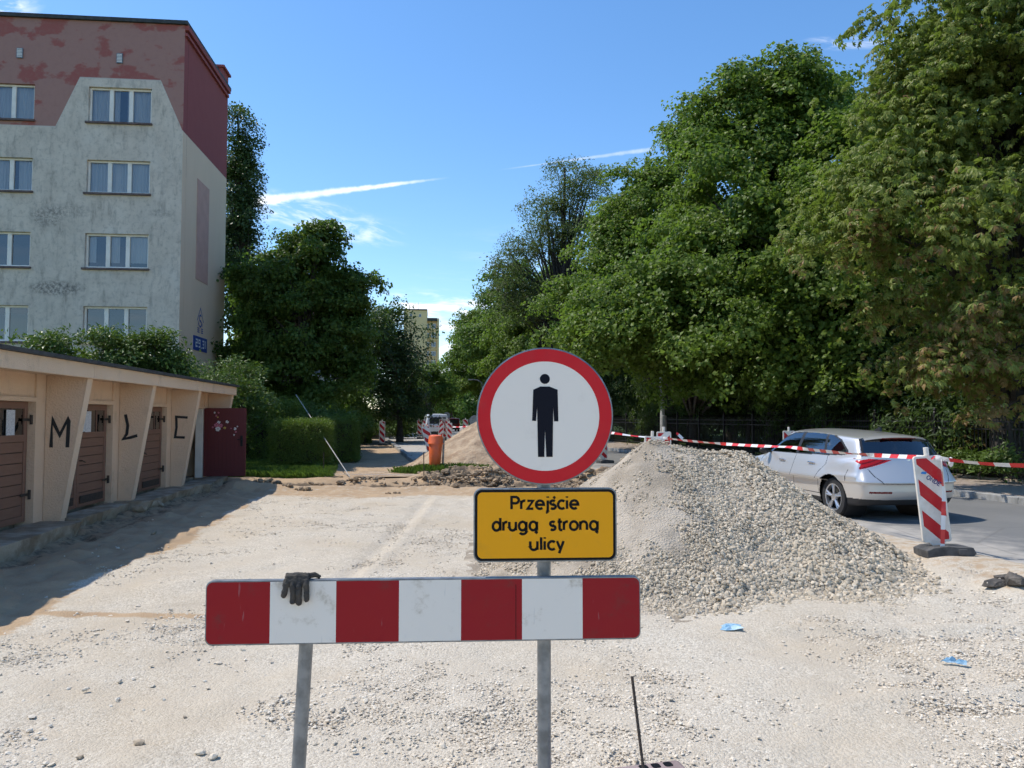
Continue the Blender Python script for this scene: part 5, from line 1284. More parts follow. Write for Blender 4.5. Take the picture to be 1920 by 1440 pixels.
for s in (-1, 1):
    to = take('tail_lamp', V, F, (cls == 20) & (C[:, 0] * s > 0), 'lamp_red', car)
    take('lamp_band', V, F, (cls == 21) & (cz > 0.6) & (C[:, 0] * s > 0), 'lamp_dark', to); take('reflector', V, F, (cls == 21) & (cz < 0.6) & (C[:, 0] * s > 0), 'lamp_dark', car)
for wy in (0.83, 3.47):
    for s in (-1, 1):
        wheel(car, s * 0.775, wy, sgn=s)
        m = MB(); m.lathe([(0.365, s * 0.86), (0.37, s * 0.5), (0.0, s * 0.5)], 32, 'x', org=(0, wy, 0.335)); m.build('wheel_well', 'black_trim', car, fix=False)
for s in (-1, 1):
    for yy in (1.32, 2.25):
        m = MB(); m.box((s * 0.895 - 0.02, yy, 0.845), (s * 0.895 + 0.028, yy + 0.19, 0.875)); m.build('door_handle', 'chrome', car, bevel=0.012)
    m = MB(); vs = IV * np.array([0.11, 0.07, 0.075]); m.add([tuple(p) for p in (vs + np.array([s * 0.985, 2.86, 1.015]))], [tuple(q) for q in IF]); mo = m.build('mirror', 'black_trim', car, smooth=True)
    sb = mo.modifiers.new('s', 'SUBSURF'); sb.levels = 2; sb.render_levels = 2
    m = MB(); m.box((s * 0.82, 2.83, 0.97), (s * 0.92, 2.90, 1.0)); m.build('mirror_arm', 'black_trim', mo)
sp = MB(); pr = [(0.36, 1.302), (0.335, 1.312), (0.40, 1.338), (0.62, 1.358), (0.62, 1.31)]

xs_ = np.linspace(-0.55, 0.55, 17); vs_ = []
for x_ in xs_:
    k_ = (x_ / 0.6) ** 2
    vs_ += [(x_, p_[0] + 0.10 * k_, p_[1] - 0.05 * k_) for p_ in pr]
np5 = len(pr); sp.add(vs_, [(i * np5 + j, i * np5 + (j + 1) % np5, (i + 1) * np5 + (j + 1) % np5, (i + 1) * np5 + j) for i in range(16) for j in range(np5)] + [tuple(range(np5))[::-1], tuple(range(16 * np5, 17 * np5))])
so = sp.build('spoiler', 'silver_paint', car, smooth=True)
sp = MB(); sp.box((-0.30, 0.35, 1.288), (0.30, 0.40, 1.303)); sp.build('brake_light', 'lamp_dark', so)
an = MB(); an.prism([(0.78, 1.40), (0.95, 1.41), (0.84, 1.47), (0.80, 1.475)], 'x', -0.018, 0.018); an.build('antenna', 'black_trim', car, bevel=0.005)
yp = 0.085
p = MB(); p.box((-0.26, yp, 0.735), (0.26, yp + 0.05, 0.845)); pl_ = p.build('number_plate', 'paint_white', car, bevel=0.004)
p = MB(); p.box((-0.258, yp - 0.002, 0.738), (-0.222, yp - 0.0005, 0.842)); p.build('blue_band', 'sign_blue', pl_)
p = MB(); lettering(p, 'C', -0.205, -0.155, 0.758, 0.064 / 1.42, 0.011, lambda x, y: (x, yp - 0.002, y)); p.build('lettering', 'sign_black', pl_, fix=False)
p = MB(); lettering(p, 'SCQLQ', -0.62, -0.42, 0.715, 0.03 / 1.42, 0.006, lambda x, y: (x, 0.068 + 0.13 * (abs(x) / 0.8) ** 3, y)); p.build('badge_lettering', 'chrome', car, fix=False)
p = MB(); p.lathe([(0.0, 0.09), (0.035, 0.092), (0.04, 0.11)], 20, 'y', org=(0, 0.045, 0.93)); p.build('badge', 'chrome', car)
# cabin
m = MB(); m.box((-0.78, 0.5, 0.3), (0.78, 3.3, 0.45)); m.box((-0.76, 2.75, 0.45), (0.76, 3.2, 0.97)); m.build('cabin_floor', 'seat', car, bevel=0.03)
for s in (-0.37, 0.37):
    m = MB(); m.box((s - 0.25, 1.75, 0.45), (s + 0.25, 2.25, 0.62)); m.box((s - 0.24, 1.62, 0.55), (s + 0.24, 1.78, 1.12)); m.box((s - 0.13, 1.60, 1.15), (s + 0.13, 1.70, 1.33)); m.build('seat', 'seat', car, bevel=0.05)
m = MB(); m.box((-0.66, 0.85, 0.45), (0.66, 1.35, 0.62)); m.box((-0.66, 0.75, 0.55), (0.66, 0.90, 1.08)); m.build('rear_seat', 'seat', car, bevel=0.05)
m = MB(); st_ = [(-0.37 + 0.18 * math.cos(a), 2.60 + 0.07 * math.sin(a), 0.98 + 0.165 * math.sin(a)) for a in [i * 6.2832 / 28 for i in range(29)]]; m.tube(st_, 0.016, 8); m.box((-0.52, 2.59, 0.965), (-0.22, 2.62, 1.0)); m.build('steering_wheel', 'seat', car, smooth=True)
# white van far down the street and a dark red car beyond
def far_vehicle(nm, label, Lv, Wv, Hv, px, Y, rz, paint, cat):
    o = thing(nm, label, cat, ((px - 960) / FPX * Y, Y, 0.118), rz)
    V, F, C, Nn = shell(boxvan(Lv, Wv, Hv), Lv, Hv * 0.45, 0.8, 40, 40, 110)
    a = np.abs(C[:, 0]); cy, cz = C[:, 1], C[:, 2]; rf_ = Nn[:, 1] < -0.5; h = Hv / 1.95; c = np.zeros(len(F), int)
    c[rf_ & (cz > 1.12 * h) & (cz < 1.66 * h) & (a < 0.66 * Wv / 0.95)] = 1
    c[(np.abs(Nn[:, 0]) > 0.6) & (cz > 1.15 * h) & (cz < 1.62 * h) & (cy > 0.5) & (cy < Lv - 1.4) & (np.sin(cy * 4.1) > -0.9)] = 1
    c[(cz < 0.52 * h) & (cy < 0.6)] = 2
    c[rf_ & (a > 0.78 * Wv / 0.95) & (cz > 0.75 * h) & (cz < 1.12 * h)] = 3
    take('body', V, F, c == 0, paint, o); take('window', V, F, c == 1, 'black_trim', o); take('bumper', V, F, c == 2, 'bumper_black', o)
    for s in (-1, 1): take('tail_lamp', V, F, (c == 3) & (C[:, 0] * s > 0), 'lamp_red', o)
    p = MB(); p.box((-0.26, -0.03, 0.70 * h), (0.26, 0.02, 0.81 * h)); p.build('number_plate', 'paint_white', o)
    for s in (-1, 1):
        for yy in (0.85, Lv - 0.9): wheel(o, s * (Wv - 0.13), yy, 0.33, s)
far_vehicle('white_van', 'white van seen from behind on the distant street', 4.9, 0.95, 1.97, 821, 60.0, R(11), 'white_paint', 'van')
far_vehicle('dark_red_car', 'small dark red car beyond the white van', 4.5, 0.9, 1.62, 849, 88.0, R(11), 'wine_paint', 'car')
# ================================================================ foliage
def leaf_material(name, a, b2, c3, trans=0.35, rough=0.45, brown=None):
    m, t, b = newmat(name); nt = m.node_tree; g = t.n('ShaderNodeNewGeometry'); oi = t.n('ShaderNodeObjectInfo')
    c = t.mix(g.outputs['Random Per Island'], a, b2)
    c = t.mix(t.m('MULTIPLY', oi.outputs['Random'], 0.6), c, c3)
    if brown is not None:
        z = t.sep(g.outputs['Position'])[2]
        k = t.m('ADD', t.mr(z, brown[1], brown[2], 0.72, 0.02, False), t.m('MULTIPLY', t.m('SUBTRACT', t.noise(g.outputs['Position'], 0.7, 3), 0.5), 1.1))
        k = t.m('GREATER_THAN', k, t.m('ADD', 0.15, t.m('MULTIPLY', g.outputs['Random Per Island'], 0.7)))
        c = t.mix(k, c, t.mix(oi.outputs['Random'], brown[0], tuple(q * 0.55 for q in brown[0])))
    t.put(b.inputs['Base Color'], c); b.inputs['Roughness'].default_value = rough; b.inputs['Specular IOR Level'].default_value = 0.22
    tr = t.n('ShaderNodeBsdfTranslucent'); t.put(tr.inputs[0], t.mix(0.55, c, (0.21, 0.36, 0.035)))
    mx = t.n('ShaderNodeMixShader'); mx.inputs[0].default_value = trans
    t.L.new(b.outputs[0], mx.inputs[1]); t.L.new(tr.outputs[0], mx.inputs[2]); t.L.new(mx.outputs[0], nt.nodes['Material Output'].inputs[0])
leaf_material('maple_leaf', (0.080, 0.125, 0.020), (0.200, 0.265, 0.050), (0.105, 0.160, 0.025), 0.44)
leaf_material('lime_leaf', (0.055, 0.090, 0.018), (0.115, 0.170, 0.036), (0.070, 0.115, 0.023), 0.40)
leaf_material('chestnut_leaf', (0.115, 0.140, 0.026), (0.26, 0.285, 0.070), (0.16, 0.19, 0.036), 0.40, brown=((0.30, 0.185, 0.075), 1.0, 7.5))
leaf_material('poplar_leaf', (0.030, 0.055, 0.018), (0.065, 0.10, 0.032), (0.045, 0.075, 0.024), 0.22, 0.35)
leaf_material('robinia_leaf', (0.06, 0.085, 0.03), (0.11, 0.14, 0.05), (0.12, 0.105, 0.05), 0.35)
leaf_material('pale_leaf', (0.07, 0.12, 0.02), (0.13, 0.20, 0.04), (0.09, 0.15, 0.03), 0.4)
leaf_material('shrub_leaf', (0.055, 0.09, 0.018), (0.115, 0.17, 0.04), (0.08, 0.125, 0.028), 0.26, 0.42)
leaf_material('hedge_leaf', (0.080, 0.115, 0.022), (0.155, 0.21, 0.042), (0.105, 0.15, 0.027), 0.3)
leaf_material('yew_leaf', (0.028, 0.050, 0.014), (0.065, 0.10, 0.028), (0.040, 0.068, 0.018), 0.25)
leaf_material('grass_blade', (0.05, 0.09, 0.016), (0.10, 0.17, 0.03), (0.075, 0.12, 0.03), 0.35)
simple('bark', (0.055, 0.046, 0.038), 0.95, c2=(0.10, 0.088, 0.075), nscale=7, bump=1.0, bscale=20, bdist=0.05)
simple('bark_dark', (0.03, 0.025, 0.021), 0.95, c2=(0.06, 0.05, 0.042), nscale=7, bump=1.0, bscale=20, bdist=0.05)
LEAFT = np.array([(0, 0, 0), (1, 0.45, 0.10), (0, 0.5, 0.0), (-1, 0.45, 0.10), (0, 1.0, -0.10)], float)
LEAFF = np.array([(0, 1, 2), (0, 2, 3), (2, 1, 4), (3, 2, 4)])
def rotm(az, el, roll):
    return np.array(Matrix.Rotation(az, 3, 'Z') @ Matrix.Rotation(el, 3, 'X') @ Matrix.Rotation(roll, 3, 'Y'))
def sprig(name, n, rad, ll, lw, matn, seed, flat=0.5, droop=0.35, needle=False):
    rs = np.random.RandomState(seed); V = []; F = []
    for i in range(n):
        d = rs.normal(size=3); d /= np.linalg.norm(d); p = d * rad * rs.rand() ** 0.45 * np.array([1, 1, flat])
        L = ll * (0.7 + 0.6 * rs.rand()); v = LEAFT * np.array([L * lw * 0.5, L, L])
        az = math.atan2(p[1], p[0]) - math.pi / 2 + rs.normal() * 0.7
        v = v @ rotm(az, -droop + rs.normal() * 0.45, rs.normal() * 0.5).T + p
        V.append(v); F.append(LEAFF + 5 * i)
    return proto(name, np_mesh(name, np.concatenate(V), np.concatenate(F), matn, False))
def palm_sprig(name, n, rad, ll, matn, seed):
    rs = np.random.RandomState(seed); V = []; F = []; k = 0
    for i in range(n):
        d = rs.normal(size=3); d /= np.linalg.norm(d); p = d * rad * rs.rand() ** 0.5 * np.array([1, 1, 0.6])
        az0 = math.atan2(p[1], p[0]) + rs.normal() * 0.4; base = rotm(az0 - math.pi / 2, -0.15 + rs.normal() * 0.25, rs.normal() * 0.25)
        for q in range(7):
            a = (q - 3) * 0.62; L = ll * (1.0 - 0.13 * abs(q - 3)) * (0.85 + 0.3 * rs.rand())
            v = np.array([(0, 0, 0), (0.20, 0.62, 0.04), (0, 0.55, -0.02), (-0.20, 0.62, 0.04), (0, 1.0, -0.22)], float) * L
            v = v @ rotm(-a, -0.45 + rs.normal() * 0.12, 0).T @ base.T + p
            V.append(v); F.append(LEAFF + 5 * k); k += 1
    return proto(name, np_mesh(name, np.concatenate(V), np.concatenate(F), matn, False))
SPR = {
 'maple': [sprig('maple_sprig', 44, 0.46, 0.135, 1.0, 'maple_leaf', 100 + i, 0.5, 0.30) for i in range(4)],
 'lime': [sprig('lime_sprig', 40, 0.42, 0.125, 0.85, 'lime_leaf', 110 + i, 0.55, 0.45) for i in range(4)],
 'chestnut': [palm_sprig('chestnut_sprig', 9, 0.42, 0.165, 'chestnut_leaf', 120 + i) for i in range(5)],
 'poplar': [sprig('poplar_sprig', 30, 0.42, 0.13, 0.9, 'poplar_leaf', 130 + i, 1.1, -0.3) for i in range(4)],
 'robinia': [sprig('robinia_sprig', 26, 0.50, 0.15, 0.45, 'robinia_leaf', 140 + i, 0.5, 0.5) for i in range(4)],
 'pale': [sprig('pale_sprig', 26, 0.5, 0.2, 0.7, 'pale_leaf', 150 + i, 0.5, 0.3) for i in range(4)],
 'shrub': [sprig('shrub_sprig', 24, 0.24, 0.10, 0.5, 'shrub_leaf', 160 + i, 0.8, -0.2) for i in range(4)],
 'hedge': [sprig('hedge_sprig', 30, 0.13, 0.045, 0.55, 'hedge_leaf', 170 + i, 1.0, 0.0) for i in range(4)],
 'yew': [sprig('yew_sprig', 40, 0.40, 0.16, 0.35, 'yew_leaf', 180 + i, 0.5, 0.25) for i in range(4)],
}
def grow(name, label, base, lobes, kind, nspr, trunk_r, seed, cat='tree', group=None, clump=12, spread=0.55, shell_in=0.55, bark='bark', limbs=True, scale=(0.65, 1.4), trunk_top=None, lean=(0, 0), bare=0):
    rs = np.random.RandomState(seed); rng = random.Random(seed)
    base = Vector(base); t = thing(name, label, cat, base, 0, group)
    lb = np.array([[*(Vector(l[:3]) - base), *l[3:6]] for l in lobes])
    wgt = (lb[:, 3] * lb[:, 4] * lb[:, 5]) ** (2 / 3); wgt /= wgt.sum()
    nc = max(6, nspr // clump); li = rs.choice(len(lb), nc, p=wgt)
    d = rs.normal(size=(nc, 3)); d /= np.linalg.norm(d, axis=1, keepdims=True)
    low = d[:, 2] < -0.55; d[low, 2] *= -0.6
    rr = shell_in + (1.16 - shell_in) * rs.rand(nc) ** 0.75
    cc = lb[li, :3] + d * lb[li, 3:6] * rr[:, None]
    ci = rs.randint(0, nc, nspr); sz = 0.7 + 0.6 * rs.rand(nc)
    off = rs.normal(size=(nspr, 3)) * np.array([1, 1, 0.5]) * spread * sz[ci][:, None]
    pts = cc[ci] + off
    outw = d[ci] * 0.6 + np.array([0, 0, 0.75]) + rs.normal(size=(nspr, 3)) * 0.28 + off * 0.5
    keep = pts[:, 2] > 0.25; pts, outw = pts[keep], outw[keep]; n = len(pts)
    cr = scatter('crown', pts, euler_to_dir(outw, rs.rand(n) * 6.283), scale[0] + (scale[1] - scale[0]) * rs.rand(n), rs.randint(0, len(SPR[kind]), n), SPR[kind], t)
    cr['kind'] = 'stuff'
    # trunk and limbs
    top = lb[np.argmax(lb[:, 2] + lb[:, 5] * 0.5)]
    tt = Vector((top[0], top[1], (top[2] + 0.3 * top[5]) if trunk_top is None else trunk_top))
    tr = MB(); P = []; Rd = []
    nseg = 9
    for i in range(nseg):
        f = i / (nseg - 1); p = Vector((tt.x * f ** 1.5 + lean[0] * f + rng.uniform(-.06, .06) * (i > 0), tt.y * f ** 1.5 + lean[1] * f + rng.uniform(-.06, .06) * (i > 0), -0.2 + (tt.z + 0.2) * f))
        P.append(p); Rd.append(trunk_r * (1.35 if i == 0 else 1.0) * (1 - 0.85 * f) + 0.015)
    tr.tube(P, Rd, 10); tr.build('trunk', bark, t, smooth=True)
    if limbs:
        lm = MB()
        idx = rs.choice(nc, min(nc, 70), replace=False)
        for k in idx:
            e = Vector(cc[k]); h0 = max(0.15 * tt.z, min(0.85 * tt.z, e.z * rng.uniform(0.35, 0.8))); f0 = (h0 + 0.2) / (tt.z + 0.2)
            a = Vector((tt.x * f0 ** 1.5 + lean[0] * f0, tt.y * f0 ** 1.5 + lean[1] * f0, h0)); m_ = a.lerp(e, 0.5) + Vector((rng.uniform(-.3, .3), rng.uniform(-.3, .3), 0.12 * (e - a).length))
            q1 = a.lerp(m_, 0.55) + Vector((rng.uniform(-.12, .12), rng.uniform(-.12, .12), 0.05)); r0 = min(trunk_r * (1 - 0.85 * f0) * 0.55, 0.022 * (e - a).length + 0.01)
            lm.tube([a, q1, m_, m_.lerp(e, 0.6) + Vector((rng.uniform(-.15, .15), 0, 0.05)), e], [r0, r0 * 0.75, r0 * 0.5, r0 * 0.3, 0.006], 5, cap=False)
        lo_ = lm.build('limbs', bark, t, smooth=True, fix=False); lo_['kind'] = 'stuff'
    return t
def L(px, py, Y, rx, rz, ry=None):          # a crown lobe seen round a pixel
    p = at(px, py, Y); return (p.x, p.y, p.z, rx, ry if ry else rx, rz)
def base_at(px, Y, z=0.2): return ((px - 960) / FPX * Y, Y, z)
# ---- right side: avenue of maples behind the iron fence
grow('maple_tree', 'tallest green maple, its pointed top standing highest against the sky', base_at(1445, 31),
     [L(1475, 205, 31, 1.9, 2.1), L(1425, 300, 31, 3.0, 2.7), L(1505, 340, 31.5, 2.4, 2.8), L(1340, 400, 30, 2.8, 2.6), L(1450, 500, 30, 4.2, 2.8), L(1330, 560, 29.5, 3.0, 2.4), L(1550, 185, 31.5, 1.0, 1.0), L(1385, 190, 31, 1.1, 1.3), L(1310, 250, 31, 1.0, 1.2)], 'maple', 3300, 0.32, 1, clump=17, spread=0.46)
grow('maple_tree', 'broad maple between the tallest one and the bare topped tree', base_at(1255, 40),
     [L(1295, 320, 40, 2.2, 2.4), L(1235, 420, 39, 3.2, 2.6), L(1185, 490, 39, 3.2, 2.6), L(1290, 480, 38, 4.0, 3.2), L(1140, 590, 38, 3.2, 2.8), L(1230, 620, 37, 4.2, 2.8), L(1310, 255, 40, 1.1, 1.2), L(1165, 415, 39.5, 1.3, 1.4)], 'maple', 3300, 0.33, 2, clump=17, spread=0.46)
grow('maple_tree', 'low spreading maple over the lamp pole', base_at(1300, 37),
     [L(1230, 640, 27.5, 2.4, 1.9), L(1330, 640, 27, 2.8, 1.8), L(1280, 560, 28, 2.4, 1.6), L(1180, 590, 29, 1.8, 1.6), L(1340, 715, 29, 2.0, 0.9), L(1420, 690, 28, 2.0, 1.2)], 'maple', 1800, 0.2, 3, shell_in=0.4)
grow('maple_tree', 'dark maple in the shade between the tallest maple and the chestnut', base_at(1590, 27),
     [L(1570, 480, 27, 3.2, 3.0), L(1520, 600, 26, 3.0, 2.2), L(1620, 620, 26, 3.0, 2.4), L(1640, 400, 28, 3.2, 3.4), L(1530, 700, 25.5, 2.2, 1.1), L(1630, 710, 24.5, 2.0, 1.0)], 'maple', 2600, 0.26, 4)
grow('maple_tree', 'maple at the far end of the fence above the left side of the round sign', base_at(1080, 56),
     [L(1075, 560, 56, 3.6, 2.8), L(1015, 640, 55, 3.6, 2.8), L(1110, 620, 54, 4.2, 3.2), L(1120, 480, 56, 2.6, 2.6), L(1040, 690, 53, 4.2, 2.8)], 'maple', 2500, 0.3, 5, clump=17, spread=0.5, scale=(1.0, 1.5))
grow('bare_topped_tree', 'thin topped pale tree with bare crooked limbs left of the maples', base_at(1050, 50),
     [L(1080, 370, 50, 2.4, 1.6), L(1030, 400, 50, 2.0, 1.5), L(985, 470, 49.5, 1.6, 1.2), L(1050, 450, 50, 2.2, 1.5), L(950, 510, 49, 1.6, 1.0), L(1110, 335, 50, 1.2, 0.8), L(970, 555, 49, 2.0, 1.3), L(1060, 320, 50, 1.0, 0.7), L(990, 600, 49, 2.0, 1.4)], 'robinia', 1150, 0.35, 6, clump=7, spread=0.5, shell_in=0.2, bark='bark_dark')
grow('maple_tree', 'yellowish green tree below the bare topped tree', base_at(975, 66),
     [L(975, 600, 66, 3.6, 3.4), L(940, 650, 65, 3.6, 3.0), L(1000, 680, 64, 4.0, 3.0), L(965, 545, 66, 2.4, 2.2)], 'pale', 1300, 0.25, 7, scale=(1.0, 1.4))
grow('maple_tree', 'leftmost tree of the right hand avenue beside the open sky', base_at(930, 84),
     [L(905, 640, 84, 3.4, 3.0), L(900, 700, 83, 3.6, 3.2), L(930, 690, 82, 4.2, 4.0), L(940, 620, 84, 3.4, 3.2), L(885, 610, 84, 1.4, 1.6), L(890, 735, 82, 2.6, 2.6)], 'maple', 1700, 0.3, 8, scale=(1.3, 1.9))
# back row closing the wood
for i, (px, Y, h, r, lab) in enumerate([(1700, 34, 14, 4.5, 'shadowy tree deep in the wood behind the chestnut'), (1500, 42, 15, 4.8, 'shadowy tree deep in the wood behind the tallest maple'), (1370, 50, 16, 5.0, 'shadowy tree deep in the wood behind the lamp pole'),
                                       (1215, 62, 16, 5.5, 'shadowy tree deep in the wood behind the broad maple'), (1900, 31, 13, 4.5, 'shadowy tree deep in the wood behind the chestnut trunk'), (1120, 80, 17, 6.0, 'farthest shadowy tree deep in the wood')]):
    b = Vector(base_at(px, Y)); grow('wood_tree', lab, b, [(b.x, b.y, h * 0.72, r * 0.75, r * 0.75, h * 0.27), (b.x - r * .4, b.y - 1, h * 0.45, r, r, h * 0.28), (b.x + r * .5, b.y - 1, h * 0.42, r, r, h * 0.3), (b.x, b.y - 1.5, h * 0.22, r * 1.1, r, h * 0.2)], 'lime', 1500, 0.28, 30 + i, group='trees deep in the wood', scale=(1.2, 1.8))
# understorey
for i, (px, Y, h, r, lab) in enumerate([(1180, 41, 4.6, 2.6, 'dark bush behind the fence just right of the round sign'), (1290, 33, 5.0, 2.8, 'dark bush behind the fence right of the lamp pole'), (1400, 28, 5.2, 2.8, 'dark bush behind the fence above the heap'), (1500, 24.5, 5.2, 2.6, 'dark bush behind the fence above the car bonnet'), (1610, 22.8, 5.0, 2.5, 'dark bush behind the fence above the car roof'), (1720, 21.5, 4.6, 2.3, 'dark bush behind the fence above the car rear'), (1840, 21.0, 3.0, 1.8, 'dark bush behind the fence beside the chestnut trunk'), (1985, 19.5, 3.0, 1.8, 'dark bush behind the fence at the right picture edge')]):
    Y = 17.6 / (cR * (px - 960) / FPX + sR); b = Vector(base_at(px, Y)); grow('dark_bush', lab, b, [(b.x, b.y, h * 0.5, r, r * 0.8, h * 0.5), (b.x + 0.6, b.y + 1.5, h * 0.9, r * 0.9, r, h * 0.5)], 'yew', 900, 0.1, 50 + i, 'bush', 'dark bushes behind the iron fence', limbs=False)
for i, (px, nn, lab) in enumerate([(1110, 27, 'dim thicket deep behind the fence right of the round sign'), (1210, 26, 'dim thicket deep behind the fence near the lamp pole'), (1310, 25, 'dim thicket deep behind the fence over the heap'), (1420, 25, 'dim thicket deep behind the fence over the car front'), (1540, 24, 'dim thicket deep behind the fence over the car roof'), (1680, 24, 'dim thicket deep behind the fence over the car rear'), (1830, 24, 'dim thicket deep behind the fence by the chestnut')]):
    Y = nn / (cR * (px - 960) / FPX + sR); b = Vector(base_at(px, Y)); r = 0.085 * Y
    grow('thicket', lab, b, [(b.x, b.y, 1.6, r, r, 1.8), (b.x, b.y + 1, 3.8, r, r, 2.2)], 'yew', 520, 0.1, 130 + i, 'bush', 'thickets deep behind the fence', limbs=False, scale=(1.2, 2.0))
# horse chestnut
CB = base_at(1895, 18.6)
grow('chestnut_tree', 'horse chestnut with browning leaves at the right edge', CB,
     [L(1900, 40, 18.5, 3.6, 2.6), L(1780, 60, 17.5, 1.5, 1.3), L(1740, 150, 17.5, 1.3, 1.0), L(1820, 220, 17, 2.2, 1.7), L(1690, 300, 17, 1.5, 1.1), L(1620, 350, 16.8, 1.35, 0.9), L(1560, 385, 16.8, 0.95, 0.65), L(1700, 420, 16.3, 2.0, 1.1), L(1620, 450, 16.5, 1.2, 0.6), L(1540, 470, 16.6, 0.7, 0.5), L(1830, 420, 16.3, 2.2, 1.6), L(1765, 540, 16, 1.4, 0.9), L(1690, 585, 16, 0.7, 0.45), L(1850, 600, 15.6, 1.9, 1.2), L(1795, 675, 15.6, 1.1, 0.65), L(1720, 705, 15.6, 0.5, 0.28), L(1860, 720, 15.5, 1.4, 0.6), L(2050, 300, 17.5, 4.0, 4.5), L(2080, 650, 16.5, 3.2, 2.4), L(1920, 180, 17.5, 3.0, 2.4)], 'chestnut', 3300, 0.42, 9, clump=8, spread=0.36, shell_in=0.35, bark='bark_dark', scale=(0.8, 1.2))
grow('chestnut_sucker', 'low brown leaved shoots at the foot of the chestnut', base_at(1842, 19.2), [L(1850, 800, 19.2, 0.5, 0.45), L(1835, 850, 19.2, 0.35, 0.35)], 'chestnut', 45, 0.03, 91, 'shrub', clump=6, spread=0.2, limbs=False, scale=(0.6, 0.9))
# ---- left side
grow('lime_tree', 'large dark rounded tree beyond the garages', base_at(548, 34),
     [L(575, 510, 34, 1.9, 1.9), L(505, 545, 34, 1.8, 1.7), L(635, 560, 34, 1.3, 1.6), L(570, 610, 34, 2.6, 2.2), L(490, 650, 33.5, 1.7, 2.0), L(640, 640, 34, 1.4, 1.9), L(560, 690, 33.5, 2.4, 1.3), L(462, 570, 34, 1.0, 1.4), L(684, 535, 34, 0.7, 0.5), L(660, 700, 34, 1.0, 0.9), L(600, 445, 34, 0.7, 0.6), L(548, 450, 34, 0.6, 0.6), L(475, 700, 33, 1.3, 1.0), L(520, 745, 34, 1.8, 0.7), L(610, 745, 34.5, 1.8, 0.8)], 'lime', 2900, 0.24, 10, clump=10, spread=0.30, shell_in=0.4)
grow('grey_green_tree', 'slimmer grey green tree right of the large dark tree', base_at(750, 50),
     [L(735, 650, 50, 1.3, 1.7), L(745, 710, 50, 1.7, 2.0), L(730, 600, 50, 0.8, 0.9), L(752, 690, 50, 1.1, 1.4), L(715, 690, 50, 1.5, 2.2), L(745, 760, 50, 1.8, 1.4), L(700, 650, 47, 1.2, 1.8), L(695, 740, 47, 1.4, 1.6)], 'poplar', 1500, 0.2, 11)
grow('pale_tree', 'light green young tree before the yellow tower block', base_at(800, 76),
     [L(805, 720, 76, 1.7, 1.5), L(795, 750, 76, 1.9, 1.4), L(825, 745, 77, 1.5, 1.3), L(815, 700, 76, 0.9, 0.8)], 'pale', 420, 0.15, 12, scale=(0.9, 1.3))
grow('pale_tree', 'distant light green tree where the street ends', base_at(850, 125),
     [L(850, 745, 125, 3.0, 2.4), L(870, 760, 124, 2.6, 2.2), L(835, 755, 126, 2.4, 2.0), L(845, 720, 125, 1.5, 1.4)], 'pale', 420, 0.2, 13, scale=(1.5, 2.2))
for i, (px, Y, h, lab) in enumerate([(870, 150, 8, 'far tree closing the street on the right'), (830, 160, 8, 'far tree closing the street in the middle'), (790, 140, 8, 'far tree closing the street on the left'), (900, 140, 10, 'far tree closing the street behind the sign edge')]):
    b = Vector(base_at(px, Y)); grow('far_tree', lab, b, [(b.x, b.y, h * 0.55, 5, 5, h * 0.42), (b.x + 3, b.y, h * 0.35, 4, 4, h * 0.3), (b.x - 3, b.y, h * 0.3, 4, 4, h * 0.3)], 'lime', 420, 0.25, 70 + i, group='far trees closing the street', scale=(2.0, 3.0), limbs=False)
grow('poplar_tree', 'narrow tall poplar rising behind the apartment block', base_at(450, 50),
     [L(446, 228, 50, 0.55, 1.5), L(450, 290, 50, 0.85, 2.0), L(449, 350, 50, 1.15, 2.2), L(450, 410, 50, 1.0, 2.0), L(440, 470, 50, 1.5, 2.2), L(436, 560, 50, 1.7, 3.0)], 'poplar', 1700, 0.3, 14, spread=0.4, clump=9)
# shrubs behind the garages
for i, (px, py, Y, rx, rz, lab) in enumerate([(88, 648, 17.5, 0.42, 0.3, 'small shrub head leftmost over the garage roof'), (195, 645, 18.5, 0.72, 0.45, 'largest shrub head over the garage roof in front of the lowest window'), (290, 655, 19.0, 0.5, 0.32, 'shrub head over the roof just left of the blue number plate'), (300, 700, 20.0, 0.8, 0.35, 'low shrub over the roof below the others'), (400, 700, 22.0, 0.85, 0.45, 'shrub below the blue number plate'), (450, 720, 24.0, 0.7, 0.75, 'shrub at the far end of the garage roof')]):
    p = at(px, py, Y); b = Vector((p.x, p.y, 0.1)); grow('garden_shrub', lab, b, [(p.x, p.y, p.z, rx, rx, rz), (p.x + .2, p.y + .2, p.z - 0.7, rx * 1.1, rx, 0.7), (p.x - .2, p.y, p.z - 1.5, rx, rx, 0.8)], 'shrub', 330, 0.05, 20 + i, 'shrub', 'shrubs behind the garages', clump=7, spread=0.17, shell_in=0.5)
